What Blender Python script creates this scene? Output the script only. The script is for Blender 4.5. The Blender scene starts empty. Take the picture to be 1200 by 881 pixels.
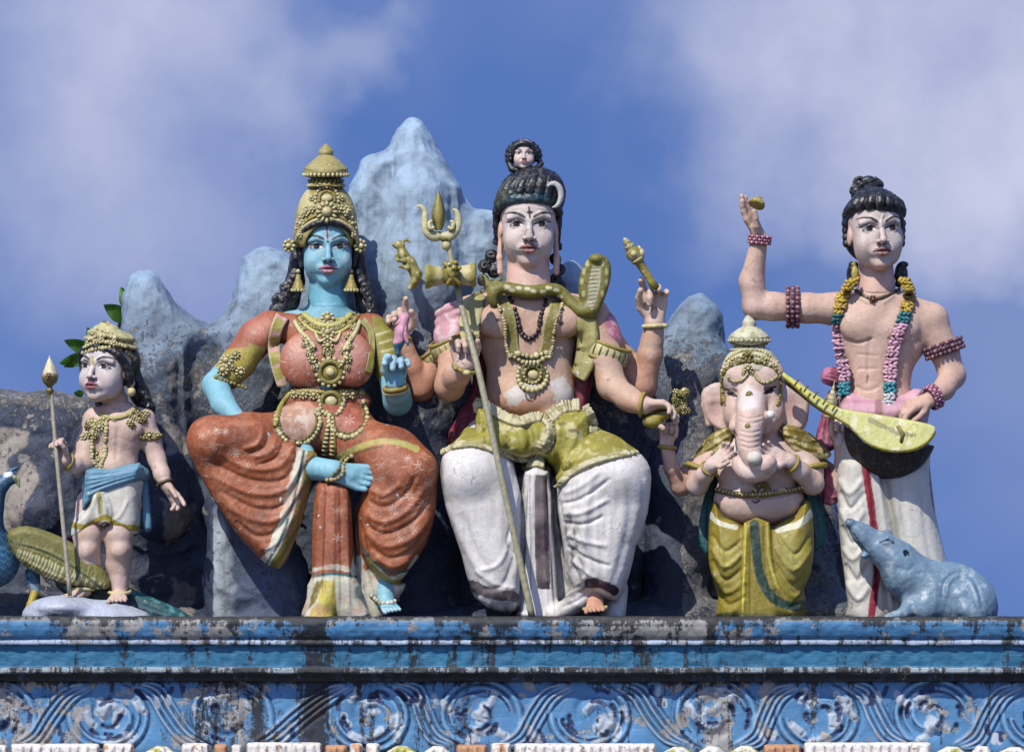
import bpy, math, random, os
import numpy as np
from mathutils import Vector
random.seed(7)
F32 = np.float32
ONLY = set()
def want(n): return (not ONLY) or n in ONLY
# ---------------------------------------------------------------- units
# Sculpting units ("u"): 200 u = 1 m at the statues' distance from the camera; x right, y down, d towards the viewer.
U, DIST, HZ = 200.0, 20.0, 1300.0
def W(P):
    P = np.asarray(P, dtype=np.float64).reshape(-1, 3)
    s = 1.0 - P[:, 2] / (U * DIST)
    return np.stack([(P[:, 0] - 600.0) / U * s, -P[:, 2] / U, (HZ - P[:, 1]) / U * s], 1)
def srgb(r, g, b):
    c = np.array([r, g, b]) / 255.0
    return np.where(c <= 0.04045, c / 12.92, ((c + 0.055) / 1.055) ** 2.4)
scene = bpy.context.scene
COL = scene.collection
# ---------------------------------------------------------------- numpy noise
def _hash(i, j, k, seed):
    n = (i * 374761393 + j * 668265263 + k * 2147483647 + seed * 1274126177) & 0xffffffff
    n = ((n ^ (n >> 13)) * 1274126177) & 0xffffffff
    n = ((n ^ (n >> 16)) * 2246822519) & 0xffffffff
    return ((n ^ (n >> 15)) & 0xffffff) / float(0xffffff)
def vnoise(P, seed=0):
    P = np.asarray(P, dtype=np.float64)
    I = np.floor(P).astype(np.int64); f = P - I; f = f * f * (3 - 2 * f)
    r = 0
    for a in (0, 1):
        for b in (0, 1):
            for c in (0, 1):
                w = (f[:, 0] if a else 1 - f[:, 0]) * (f[:, 1] if b else 1 - f[:, 1]) * (f[:, 2] if c else 1 - f[:, 2])
                r = r + w * _hash(I[:, 0] + a, I[:, 1] + b, I[:, 2] + c, seed)
    return r * 2 - 1
def fbm(P, scale, octs=4, seed=0, rough=0.5):
    P = np.asarray(P) / scale; r = 0; a = 1; t = 0
    for o in range(octs):
        r = r + a * vnoise(P * (2 ** o), seed + o * 17); t += a; a *= rough
    return r / t
# ---------------------------------------------------------------- signed-distance sculpting
def rotm(roll=0, yaw=0, pitch=0):
    # local axes in (x, y-down, d) space; roll in the image plane, yaw about the vertical, pitch about x
    a, b, c = [math.radians(v) for v in (roll, yaw, pitch)]
    Rr = np.array([[math.cos(a), -math.sin(a), 0], [math.sin(a), math.cos(a), 0], [0, 0, 1]])
    Ry = np.array([[math.cos(b), 0, math.sin(b)], [0, 1, 0], [-math.sin(b), 0, math.cos(b)]])
    Rp = np.array([[1, 0, 0], [0, math.cos(c), -math.sin(c)], [0, math.sin(c), math.cos(c)]])
    return Rr @ Ry @ Rp
class Sdf:
    def __init__(s, vox=1.3, name=''):
        s.vox = vox; s.ops = []; s.M = None; s.name = name
    def frame(s, org, scale, R):
        s.M = (np.array(org, float), scale, np.array(R, float)); return s
    def noframe(s): s.M = None
    def _p(s, p):
        p = np.array(p, float)
        if s.M is None: return p
        return s.M[0] + s.M[2] @ (p * s.M[1])
    def _s(s): return 1.0 if s.M is None else s.M[1]
    def c(s, a, b, r1, r2=None, k=4, sub=False, sq=1.0):
        if r2 is None: r2 = r1
        q = s._s(); s.ops.append(('c', s._p(a), s._p(b), r1 * q, r2 * q, k * q, sub, sq)); return s
    def ch(s, pts, k=4, sub=False, sq=1.0, r=None):
        for a, b in zip(pts[:-1], pts[1:]):
            ra = a[3] if len(a) > 3 else r; rb = b[3] if len(b) > 3 else r
            s.c(a[:3], b[:3], ra, rb, k, sub, sq)
        return s
    def e(s, c, r, roll=0, yaw=0, pitch=0, k=6, sub=False):
        q = s._s(); R = rotm(roll, yaw, pitch)
        if s.M is not None: R = s.M[2] @ R
        s.ops.append(('e', s._p(c), np.array(r, float) * q, R, k * q, sub)); return s
    def box(s, c, r, rnd=2, roll=0, yaw=0, pitch=0, k=4, sub=False):
        q = s._s(); R = rotm(roll, yaw, pitch)
        if s.M is not None: R = s.M[2] @ R
        s.ops.append(('b', s._p(c), np.array(r, float) * q, R, k * q, sub, rnd * q)); return s
    def poly(s, pts, d, T, R=None, k=6, sub=False, tilt=(0, 0), smooth=2):
        pts = spline(pts, smooth, closed=True) if smooth else np.array(pts, float)
        s.ops.append(('p', pts, d, T, R or T, k, sub, tilt)); return s
    def _bb(s, o):
        t = o[0]
        if t == 'c':
            r = max(o[3], o[4]); lo = np.minimum(o[1], o[2]) - r; hi = np.maximum(o[1], o[2]) + r
            if o[7] < 1: pass
            m = o[5]
        elif t in 'eb':
            e = np.sqrt(((o[3] * o[2][None, :]) ** 2).sum(1)) if t == 'e' else np.abs(o[3]) @ o[2]
            lo = o[1] - e; hi = o[1] + e; m = o[4]
        else:
            p = o[1]; ti = o[7]; cx, cy = p.mean(0)
            ex = abs(ti[0]) * np.abs(p[:, 0] - cx).max() + abs(ti[1]) * np.abs(p[:, 1] - cy).max()
            lo = np.array([p[:, 0].min(), p[:, 1].min(), o[2] - o[3] - ex]); hi = np.array([p[:, 0].max(), p[:, 1].max(), o[2] + o[3] + ex]); m = o[5]
        return lo, hi, m
    def grid(s):
        v = s.vox
        L = [s._bb(o) for o in s.ops if not o[_subi(o)]]
        lo = np.min([l[0] for l in L], 0) - 3 * v - 1; hi = np.max([l[1] for l in L], 0) + 3 * v + 1
        if getattr(s, 'clipbot', None) is not None: hi[1] = min(hi[1], s.clipbot + 3 * v)
        n = np.ceil((hi - lo) / v).astype(int) + 1
        D = np.full(n, 60.0, F32)
        ax = [(lo[i] + np.arange(n[i]) * v).astype(F32) for i in range(3)]
        for o in s.ops:
            l, h, m = s._bb(o); mg = max(m, 0) + 2.5 * v
            i0 = np.maximum(np.floor((l - mg - lo) / v).astype(int), 0); i1 = np.minimum(np.ceil((h + mg - lo) / v).astype(int) + 1, n)
            if (i1 <= i0).any(): continue
            X = ax[0][i0[0]:i1[0]][:, None, None]; Y = ax[1][i0[1]:i1[1]][None, :, None]; Z = ax[2][i0[2]:i1[2]][None, None, :]
            t = o[0]
            if t == 'c':
                a, b, r1, r2, k, sub, sq = o[1:]
                ba = b - a; iq = 1.0 / sq
                ba2 = np.array([ba[0], ba[1], ba[2] * iq])
                L2 = float(ba2 @ ba2) + 1e-6
                x = X - F32(a[0]); y = Y - F32(a[1]); z = (Z - F32(a[2])) * F32(iq)
                hh = np.clip((x * F32(ba2[0]) + y * F32(ba2[1]) + z * F32(ba2[2])) / F32(L2), 0, 1)
                d = np.sqrt((x - hh * F32(ba2[0])) ** 2 + (y - hh * F32(ba2[1])) ** 2 + (z - hh * F32(ba2[2])) ** 2) - (F32(r1) + hh * F32(r2 - r1))
                if sq < 1: d = d * F32(max(sq, 0.5))
            elif t == 'e':
                c, r, R, k, sub = o[1:]
                x = X - F32(c[0]); y = Y - F32(c[1]); z = Z - F32(c[2])
                q = [(x * F32(R[0, i]) + y * F32(R[1, i]) + z * F32(R[2, i])) for i in range(3)]
                k0 = np.sqrt((q[0] / r[0]) ** 2 + (q[1] / r[1]) ** 2 + (q[2] / r[2]) ** 2)
                k1 = np.sqrt((q[0] / r[0] ** 2) ** 2 + (q[1] / r[1] ** 2) ** 2 + (q[2] / r[2] ** 2) ** 2) + 1e-6
                d = np.where(k0 < 1e-3, -min(r), k0 * (k0 - 1) / k1)
            elif t == 'b':
                c, r, R, k, sub, rnd = o[1:]
                x = X - F32(c[0]); y = Y - F32(c[1]); z = Z - F32(c[2])
                q = [np.abs(x * F32(R[0, i]) + y * F32(R[1, i]) + z * F32(R[2, i])) - F32(r[i] - rnd) for i in range(3)]
                d = np.sqrt(np.maximum(q[0], 0) ** 2 + np.maximum(q[1], 0) ** 2 + np.maximum(q[2], 0) ** 2) + np.minimum(np.maximum(np.maximum(q[0], q[1]), q[2]), 0) - rnd
            else:
                pts, dc, T, R, k, sub, ti = o[1:]
                d2 = polydist(X[:, :, 0], Y[:, :, 0], pts)[:, :, None]
                cx, cy = pts.mean(0)
                zc = Z - F32(dc) - F32(ti[0]) * (X - F32(cx)) - F32(ti[1]) * (Y - F32(cy))
                sc = R / T
                w1 = np.maximum(d2 + R, 0); w2 = np.abs(zc) * F32(sc)
                g = np.sqrt(w1 * w1 + w2 * w2) - R
                d = np.where(w1 > 0, g, w2 - R) / F32(max(1.0, sc))
            sl = D[i0[0]:i1[0], i0[1]:i1[1], i0[2]:i1[2]]
            d = d.astype(F32)
            if sub:
                if k > 0:
                    nd = -d; h = np.maximum(k - np.abs(sl - nd), 0) / k; sl[...] = np.maximum(sl, nd) + h * h * F32(k * .25)
                else: np.maximum(sl, -d, out=sl)
            else:
                if k > 0:
                    h = np.maximum(k - np.abs(sl - d), 0) / k; sl[...] = np.minimum(sl, d) - h * h * F32(k * .25)
                else: np.minimum(sl, d, out=sl)
        D[0] = D[-1] = 60; D[:, 0] = D[:, -1] = 60; D[:, :, 0] = D[:, :, -1] = 60
        s.D, s.lo = D, lo
        return D, lo
    def mesh(s, color=(.5, .5, .5), hm=None):
        D, lo = s.grid(); v = s.vox
        if hm is not None: hm.add(D, lo, v)
        ins = D < 0
        nx, ny, nz = D.shape
        cnt = np.zeros((nx - 1, ny - 1, nz - 1), np.uint8)
        for a in (0, 1):
            for b in (0, 1):
                for c in (0, 1): cnt += ins[a:nx - 1 + a, b:ny - 1 + b, c:nz - 1 + c]
        act = (cnt > 0) & (cnt < 8)
        I = np.argwhere(act); N = len(I)
        idx = np.full(act.shape, -1, np.int32); idx[act] = np.arange(N)
        i, j, k = I.T
        cor = {}
        for a in (0, 1):
            for b in (0, 1):
                for c in (0, 1): cor[a, b, c] = D[i + a, j + b, k + c].astype(np.float64)
        acc = np.zeros((N, 3)); num = np.zeros(N)
        E = [((0, b, c), (1, b, c), 0) for b in (0, 1) for c in (0, 1)] + [((a, 0, c), (a, 1, c), 1) for a in (0, 1) for c in (0, 1)] + [((a, b, 0), (a, b, 1), 2) for a in (0, 1) for b in (0, 1)]
        for p, q, axx in E:
            u, w = cor[p], cor[q]; m = (u < 0) != (w < 0)
            t = np.where(m, u / np.where(np.abs(u - w) < 1e-9, 1, u - w), 0)
            pos = np.tile(np.array(p, float), (N, 1)); pos[:, axx] = t
            acc += pos * m[:, None]; num += m
        V = lo + (I + acc / num[:, None]) * v
        quads = []
        for axx in range(3):
            A = [slice(None)] * 3; B = [slice(None)] * 3; A[axx] = slice(0, -1); B[axx] = slice(1, None)
            m = ins[tuple(A)] != ins[tuple(B)]
            o1, o2 = [x for x in range(3) if x != axx]
            J = np.argwhere(m)
            J = J[(J[:, o1] > 0) & (J[:, o2] > 0)]
            J = J[(J[:, o1] < D.shape[o1] - 1) & (J[:, o2] < D.shape[o2] - 1)]
            def g(d1, d2):
                K = J.copy(); K[:, o1] -= d1; K[:, o2] -= d2
                return idx[K[:, 0], K[:, 1], K[:, 2]]
            Q = np.stack([g(1, 1), g(0, 1), g(0, 0), g(1, 0)], 1)
            first = ins[J[:, 0], J[:, 1], J[:, 2]]
            if axx == 1: first = ~first
            Q = np.where(first[:, None], Q, Q[:, ::-1])
            quads.append(Q)
        F = np.concatenate(quads)
        s.D = None
        return SM(V, F, color)
def _subi(o): return {'c': 6, 'e': 5, 'b': 5, 'p': 6}[o[0]]
def spline(pts, n=4, closed=False):
    P = np.array(pts, float)
    if len(P) < 3 or n <= 1: return P
    out = []; N = len(P); segs = N if closed else N - 1
    for i in range(segs):
        if closed: p0, p1, p2, p3 = P[(i - 1) % N], P[i], P[(i + 1) % N], P[(i + 2) % N]
        else: p0, p1, p2, p3 = P[max(i - 1, 0)], P[i], P[i + 1], P[min(i + 2, N - 1)]
        for t in np.arange(n) / n:
            out.append(.5 * (2 * p1 + (p2 - p0) * t + (2 * p0 - 5 * p1 + 4 * p2 - p3) * t * t + (3 * p1 - p0 - 3 * p2 + p3) * t ** 3))
    if not closed: out.append(P[-1])
    return np.array(out)
def resample(P, step):
    P = np.array(P, float); L = np.linalg.norm(np.diff(P, axis=0), axis=1); c = np.concatenate([[0], np.cumsum(L)])
    n = max(1, int(round(c[-1] / step))); t = np.linspace(0, c[-1], n + 1)
    return np.stack([np.interp(t, c, P[:, i]) for i in range(P.shape[1])], 1)
def polydist(X, Y, pts):
    X, Y = np.broadcast_arrays(X, Y)
    best = np.full(X.shape, 1e9, F32); inside = np.zeros(X.shape, bool); n = len(pts)
    for i in range(n):
        a = pts[i]; b = pts[(i + 1) % n]; e = b - a
        wx = X - F32(a[0]); wy = Y - F32(a[1]); L = float(e @ e) + 1e-9
        t = np.clip((wx * F32(e[0]) + wy * F32(e[1])) / F32(L), 0, 1)
        best = np.minimum(best, (wx - t * F32(e[0])) ** 2 + (wy - t * F32(e[1])) ** 2)
        if a[1] != b[1]:
            c = ((a[1] > Y) != (b[1] > Y)) & (X < (b[0] - a[0]) * (Y - a[1]) / (b[1] - a[1]) + a[0])
            inside ^= c
    r = np.sqrt(best)
    return np.where(inside, -r, r).astype(F32)
def linedist(P2, pts):
    best = np.full(len(P2), 1e9); side = np.zeros(len(P2)); tt = np.zeros(len(P2)); n = len(pts)
    for i in range(n - 1):
        a = pts[i]; e = pts[i + 1] - a; w = P2 - a; L = float(e @ e) + 1e-9
        t = np.clip((w @ e) / L, 0, 1); q = w - t[:, None] * e; d = (q ** 2).sum(1)
        m = d < best; best[m] = d[m]; side[m] = np.sign(e[0] * w[m, 1] - e[1] * w[m, 0]); tt[m] = (i + t[m]) / (n - 1)
    return np.sqrt(best), side, tt
class HMap:      # front-surface depth of what has been sculpted so far
    def __init__(s): s.H = np.full((1300, 1000), -999.0, F32); s.ox = -50
    def add(s, D, lo, v):
        ins = D < 0; any_ = ins.any(2)
        last = D.shape[2] - 1 - np.argmax(ins[:, :, ::-1], axis=2)
        I, J = np.nonzero(any_)
        if not len(I): return
        K = last[I, J]; K = np.minimum(K, D.shape[2] - 2); a = D[I, J, K]; b = D[I, J, K + 1]
        h = lo[2] + (K + a / np.where(np.abs(a - b) < 1e-6, 1, a - b)) * v
        G = np.full(any_.shape, -999.0, F32); G[I, J] = h
        x0, x1 = int(math.ceil(lo[0])), int(lo[0] + (D.shape[0] - 1) * v)
        y0, y1 = int(math.ceil(lo[1])), int(lo[1] + (D.shape[1] - 1) * v)
        x0 = max(x0, s.ox); x1 = min(x1, 1249); y0 = max(y0, 0); y1 = min(y1, 999)
        xs = np.arange(x0, x1); ys = np.arange(y0, y1)
        ii = np.clip(np.round((xs - lo[0]) / v).astype(int), 0, D.shape[0] - 1); jj = np.clip(np.round((ys - lo[1]) / v).astype(int), 0, D.shape[1] - 1)
        sub = G[np.ix_(ii, jj)]
        T = s.H[x0 - s.ox:x1 - s.ox, y0:y1]; np.maximum(T, sub, out=T)
    def __call__(s, x, y, default=None):
        i = int(round(x)) - s.ox; j = int(round(y))
        B = s.H[max(i - 1, 0):i + 2, max(j - 1, 0):j + 2]; B = B[B > -900]
        if not len(B): return default if default is not None else 0.0
        return float(B.mean())
    def normal(s, x, y, r=3):
        c = s(x, y, None)
        a, b = s(x - r, y, c), s(x + r, y, c); u, v = s(x, y - r, c), s(x, y + r, c)
        n = np.array([(a - b) / (2 * r), (u - v) / (2 * r), 1.0]); n[:2] = np.clip(n[:2], -1.5, 1.5)
        return n / np.linalg.norm(n)
class SM:        # a sculpted mesh with a painted colour per vertex
    def __init__(s, V, F, color=(.5, .5, .5)):
        s.V = V; s.F = F; s.C = np.tile(np.array(color, float), (len(V), 1)); s._n = None
    def normals(s):
        if s._n is None:
            V = s.V; F = s.F
            n = np.cross(V[F[:, 2]] - V[F[:, 0]], V[F[:, 3]] - V[F[:, 1]])
            N = np.zeros_like(V)
            for i in range(4): 
                for c in range(3): N[:, c] += np.bincount(F[:, i], n[:, c], len(V))
            s._n = N / (np.linalg.norm(N, axis=1)[:, None] + 1e-9)
            if s._n[np.argmax(V[:, 2]), 2] < 0: s._n = -s._n; s.flip = True
        return s._n
    def _sel(s, lo, hi, front=True, dr=None):
        m = (s.V[:, 0] > lo[0]) & (s.V[:, 0] < hi[0]) & (s.V[:, 1] > lo[1]) & (s.V[:, 1] < hi[1])
        if front: m &= s.normals()[:, 2] > -0.05
        if dr: m &= (s.V[:, 2] > dr[0]) & (s.V[:, 2] < dr[1])
        return np.nonzero(m)[0]
    def ridge(s, pts, w=3, amp=2, n=4, front=True, asym=0, dr=None):
        pts = spline(pts, n); N = s.normals(); R = w * 3
        I = s._sel(pts.min(0) - R, pts.max(0) + R, front, dr)
        if not len(I): return s
        d, sd, t = linedist(s.V[I, :2], pts); env = np.clip(np.minimum(t, 1 - t) * 6, 0, 1) ** .5
        x = d * sd / w
        g = np.exp(-x * x) - asym * np.exp(-(x - 1.6) ** 2)
        s.V[I] += N[I] * (amp * g * env * np.clip(N[I, 2] * 3, 0, 1))[:, None]
        return s
    def folds(s, A, B, n, w=3, amp=2, jit=.6, **k):
        A = spline(A, 4); B = spline(B, 4); A = resample(A, 1e9 if False else np.linalg.norm(np.diff(A, axis=0), axis=1).sum() / 12); B = resample(B, np.linalg.norm(np.diff(B, axis=0), axis=1).sum() / 12)
        m = min(len(A), len(B)); A = A[:m]; B = B[:m]
        for i in range(n):
            t = (i + random.uniform(-jit, jit) * .4) / max(n - 1, 1); P = A * (1 - t) + B * t
            s.ridge(P, w * random.uniform(.8, 1.2), amp * random.uniform(.7, 1.2), n=1, **k)
        return s
    def stroke(s, pts, w, color, n=4, soft=.8, alpha=1, jit=0, front=True, dr=None, wobble=7, seed=3):
        pts = spline(pts, n); R = w + 3 + jit * 3
        I = s._sel(pts.min(0) - R, pts.max(0) + R, front, dr)
        if not len(I): return s
        d, sd, t = linedist(s.V[I, :2], pts)
        if jit: d = d + jit * fbm(s.V[I], wobble, 3, seed)
        a = np.clip((w / 2 - d) / soft + .5, 0, 1) * alpha
        s.C[I] = s.C[I] * (1 - a[:, None]) + np.array(color) * a[:, None]
        return s
    def fill(s, pts, color, soft=1.0, alpha=1, jit=0, n=1, front=False, dr=None, wobble=7, seed=5):
        pts = spline(pts, n, closed=True) if n > 1 else np.array(pts, float); R = 4 + soft + jit * 3
        I = s._sel(pts.min(0) - R, pts.max(0) + R, front, dr)
        if not len(I): return s
        d = polydist(s.V[I, 0].astype(F32), s.V[I, 1].astype(F32), pts)
        if jit: d = d + jit * fbm(s.V[I], wobble, 3, seed)
        a = np.clip(-d / soft + .5, 0, 1) * alpha
        s.C[I] = s.C[I] * (1 - a[:, None]) + np.array(color) * a[:, None]
        return s
    def mask(s, a, color):
        s.C = s.C * (1 - a[:, None]) + np.array(color) * a[:, None]; return s
    def disp(s, a):
        s.V += s.normals() * a[:, None]; s._n = None; return s
    def spots(s, scale, thr, color, seed=0, alpha=1, soft=.08):
        a = np.clip((fbm(s.V, scale, 4, seed) - thr) / soft, 0, 1) * alpha; return s.mask(a, color)
def join(*ms):
    V = []; F = []; C = []; o = 0
    for m in ms:
        m.normals(); V.append(m.V); F.append((m.F[:, ::-1] if getattr(m, 'flip', False) else m.F) + o); C.append(m.C); o += len(m.V)
    r = SM(np.concatenate(V), np.concatenate(F)); r.C = np.concatenate(C); r.split = len(V[0]); return r
# ---------------------------------------------------------------- ornament builder (beads, tubes, lathes ...)
def _sph(nu, nv):
    v = [(0, -1, 0)]; f = []
    for j in range(1, nv):
        t = math.pi * j / nv
        for i in range(nu): p = 2 * math.pi * i / nu; v.append((math.sin(t) * math.cos(p), -math.cos(t), math.sin(t) * math.sin(p)))
    v.append((0, 1, 0)); n = len(v) - 1
    for i in range(nu): f.append((0, 1 + i, 1 + (i + 1) % nu, 1 + (i + 1) % nu)); 
    for j in range(nv - 2):
        for i in range(nu): a = 1 + j * nu; b = a + nu; f.append((a + i, b + i, b + (i + 1) % nu, a + (i + 1) % nu))
    a = 1 + (nv - 2) * nu
    for i in range(nu): f.append((a + i, n, a + (i + 1) % nu, a + (i + 1) % nu))
    return np.array(v, float), np.array(f)
SPH = {q: _sph(*q) for q in ((8, 5), (12, 8), (20, 12))}
def basis(n):
    n = np.array(n, float); n /= np.linalg.norm(n) + 1e-9
    a = np.cross([0, 1, 0], n) if abs(n[1]) < .9 else np.cross([1, 0, 0], n)
    a /= np.linalg.norm(a); b = np.cross(n, a)
    return a, b, n
class MB:
    def __init__(s): s.V = []; s.F = []; s.C = []; s.n = 0
    def add(s, V, F, col):
        V = np.asarray(V, float); s.V.append(V); s.F.append(np.asarray(F) + s.n); s.n += len(V)
        c = np.asarray(col, float); s.C.append(np.tile(c, (len(V), 1)) if c.ndim == 1 else c); return s
    def ball(s, c, r, col, res=(8, 5), R=None):
        V, F = SPH[res]; r = np.array([r, r, r] if np.isscalar(r) else r, float); P = V * r
        if R is not None: P = P @ np.array(R).T
        return s.add(P + np.array(c), F, col)
    def tube(s, pts, r, col, seg=10, sq=1.0, closed=False, cap=True, twist=None, n=1, bump=None):
        """pts: list of (x,y,d[,r]); sq flattens the section along its local normal"""
        P = np.array([list(p[:3]) for p in pts], float); R = np.array([p[3] if len(p) > 3 else r for p in pts], float)
        if n > 1:
            Q = spline(np.hstack([P, R[:, None]]), n, closed); P = Q[:, :3]; R = Q[:, 3]
        m = len(P); T = np.roll(P, -1, 0) - np.roll(P, 1, 0)
        if not closed: T[0] = P[1] - P[0]; T[-1] = P[-1] - P[-2]
        T /= np.linalg.norm(T, axis=1)[:, None] + 1e-9
        up = np.array([0, 0, 1.0]); V = []
        a = np.cross(T[0], up); a = a if np.linalg.norm(a) > .1 else np.array([1.0, 0, 0])
        for i in range(m):
            a = a - T[i] * (a @ T[i]); a /= np.linalg.norm(a) + 1e-9; b = np.cross(T[i], a)
            for j in range(seg):
                q = 2 * math.pi * j / seg; rr = R[i] * (1 if bump is None else bump(i, q))
                V.append(P[i] + a * math.cos(q) * rr + b * math.sin(q) * rr * sq)
        F = []
        for i in range(m if closed else m - 1):
            for j in range(seg):
                A = i * seg; B = ((i + 1) % m) * seg; F.append((A + j, A + (j + 1) % seg, B + (j + 1) % seg, B + j))
        if cap and not closed:
            V.append(P[0]); V.append(P[-1]); c0 = m * seg; 
            for j in range(seg): F.append((c0, (j + 1) % seg, j, j)); F.append((c0 + 1, (m - 1) * seg + j, (m - 1) * seg + (j + 1) % seg, (m - 1) * seg + (j + 1) % seg))
        return s.add(V, F, col)
    def lathe(s, c, prof, col, seg=28, R=None, colf=None, bump=None):
        """prof: (radius, height-up) pairs; axis is vertical unless R is given"""
        V = []; F = []; C = []; m = len(prof)
        for i, (r, h) in enumerate(prof):
            for j in range(seg):
                q = 2 * math.pi * j / seg; rr = r * (1 if bump is None else bump(q, h)); V.append((rr * math.cos(q), -h, rr * math.sin(q)))
                C.append(colf(i, q) if colf else col)
        for i in range(m - 1):
            for j in range(seg): F.append((i * seg + j, (i + 1) * seg + j, (i + 1) * seg + (j + 1) % seg, i * seg + (j + 1) % seg))
        V = np.array(V)
        if R is not None: V = V @ np.array(R).T
        return s.add(V + np.array(c), F, np.array(C))
    def ring(s, c, axis, Ra, r, col, sq=1, seg=26, rs=8, ry=1.0):
        a, b, n = basis(axis); P = [np.array(c) + Ra * (a * math.cos(t) + b * math.sin(t) * ry) for t in np.linspace(0, 2 * math.pi, seg, endpoint=False)]
        V = []; F = []
        for i, t in enumerate(np.linspace(0, 2 * math.pi, seg, endpoint=False)):
            rad = a * math.cos(t) + b * math.sin(t) * ry; rad = rad / np.linalg.norm(rad)
            for j in range(rs): q = 2 * math.pi * j / rs; V.append(P[i] + rad * r * math.cos(q) + n * r * sq * math.sin(q))
        for i in range(seg):
            for j in range(rs): F.append((i * rs + j, ((i + 1) % seg) * rs + j, ((i + 1) % seg) * rs + (j + 1) % rs, i * rs + (j + 1) % rs))
        return s.add(V, F, col)
    def rosette(s, c, nrm, r, col, col2, petals=8, h=.35, ctr=.38):
        a, b, n = basis(nrm); c = np.array(c, float); R = np.stack([a, b, n], 1)
        s.ball(c + n * r * .1, (r * .78, r * .78, r * h * .6), col2, (12, 8), R)
        for i in range(petals):
            t = 2 * math.pi * i / petals; u = a * math.cos(t) + b * math.sin(t); w = -a * math.sin(t) + b * math.cos(t)
            s.ball(c + u * r * .72 + n * r * h * .3, (r * .3, min(r * .3, r * 2.0 / petals), r * h * .7), col, (8, 5), np.stack([u, w, n], 1))
        s.ball(c + n * r * h * .7, (r * ctr, r * ctr, r * h), col, (12, 8), R)
        return s
    def sm(s):
        m = SM(np.concatenate(s.V), np.concatenate(s.F)); m.C = np.concatenate(s.C); m.flip = False; m._n = None; m.orn = True; return m
# ---------------------------------------------------------------- objects
def thing(name, label, cat, base, group=None):
    o = bpy.data.objects.new(name, None); COL.objects.link(o); o.empty_display_size = .1
    o.location = W([base])[0]; o['label'] = label; o['category'] = cat
    if group: o['group'] = group
    o['org'] = list(o.location)
    return o
def wash(m, amt=.10, seed=1, sc=22):
    n = fbm(m.V, sc, 4, seed); m.C = m.C * (1 + amt * n[:, None]); return m
def neck_weld(m, cx, yc, cd, R):
    """cut two overlapping sculpted skins at the neck height and stitch them into one continuous body"""
    nb = m.split; V = m.V; near = (np.abs(V[:, 0] - cx) < R) & (np.abs(V[:, 2] - cd) < R + 10)
    i = np.arange(len(V)); kill = np.where(i < nb, near & (V[:, 1] < yc - 2) & (V[:, 1] > yc - 60), near & (V[:, 1] > yc + 2))
    m.kill = kill; m.weld = (cx, yc, cd, R); return m
def obj(name, m, mat, parent=None, label=None, cat=None, kind=None, group=None, world=False):
    if isinstance(m, MB): m = m.sm()
    V = m.V if world else W(m.V)
    org = np.zeros(3)
    if parent is not None:
        q = parent
        while q is not None: org = org + np.array(q.location); q = q.parent
    elif not world:
        org = np.array([V[:, 0].mean(), V[:, 1].mean(), V[:, 2].min()])
    F = m.F
    me = bpy.data.meshes.new(name)
    tri = F[:, 3] == F[:, 2]
    Fq = F[~tri]; Ft = F[tri][:, :3]
    if not world and not getattr(m, 'orn', False):
        if getattr(m, 'flip', None) is None: m.normals()
        if getattr(m, 'flip', False): Fq = Fq[:, ::-1]
        Fq = Fq[:, ::-1]
    loops = np.concatenate([Fq.ravel(), Ft.ravel()]).astype(np.int32)
    tot = np.concatenate([np.full(len(Fq), 4), np.full(len(Ft), 3)]).astype(np.int32)
    st = np.concatenate([[0], np.cumsum(tot)[:-1]]).astype(np.int32)
    me.vertices.add(len(V)); me.vertices.foreach_set('co', (V - org).astype(F32).ravel())
    me.loops.add(len(loops)); me.loops.foreach_set('vertex_index', loops)
    me.polygons.add(len(tot)); me.polygons.foreach_set('loop_start', st); me.polygons.foreach_set('loop_total', tot)
    me.polygons.foreach_set('use_smooth', np.full(len(tot), not getattr(m, 'flat', False)))
    me.update(calc_edges=True); me.validate()
    if getattr(m, 'orn', False):
        import bmesh
        bm = bmesh.new(); bm.from_mesh(me); bmesh.ops.recalc_face_normals(bm, faces=bm.faces); bm.to_mesh(me); bm.free()
    at = me.color_attributes.new('Col', 'FLOAT_COLOR', 'POINT')
    at.data.foreach_set('color', np.hstack([np.clip(m.C, 0, 1), np.ones((len(V), 1))]).astype(F32).ravel())
    if getattr(m, 'kill', None) is not None:
        import bmesh
        bm = bmesh.new(); bm.from_mesh(me); bm.verts.ensure_lookup_table()
        bmesh.ops.delete(bm, geom=[bm.verts[i] for i in np.nonzero(m.kill)[0]], context='VERTS')
        cx, yc, cd, R = m.weld; w0 = W([(cx, yc, cd)])[0] - org; rr = (R * 1.6) / U
        ed = [e for e in bm.edges if e.is_boundary and abs(e.verts[0].co.z - w0[2]) < 7 / U and abs(e.verts[0].co.x - w0[0]) < rr]
        try:
            r = bmesh.ops.bridge_loops(bm, edges=ed)
            for f_ in r.get('faces', []): f_.smooth = True

        except Exception: pass
        bm.to_mesh(me); bm.free()
    me.materials.append(mat)
    o = bpy.data.objects.new(name, me); COL.objects.link(o)
    if parent is not None:
        o.parent = parent
    else: o.location = org if not world else (0, 0, 0)
    for k_, v_ in (('label', label), ('category', cat), ('kind', kind), ('group', group)):
        if v_: o[k_] = v_
    return o
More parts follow.
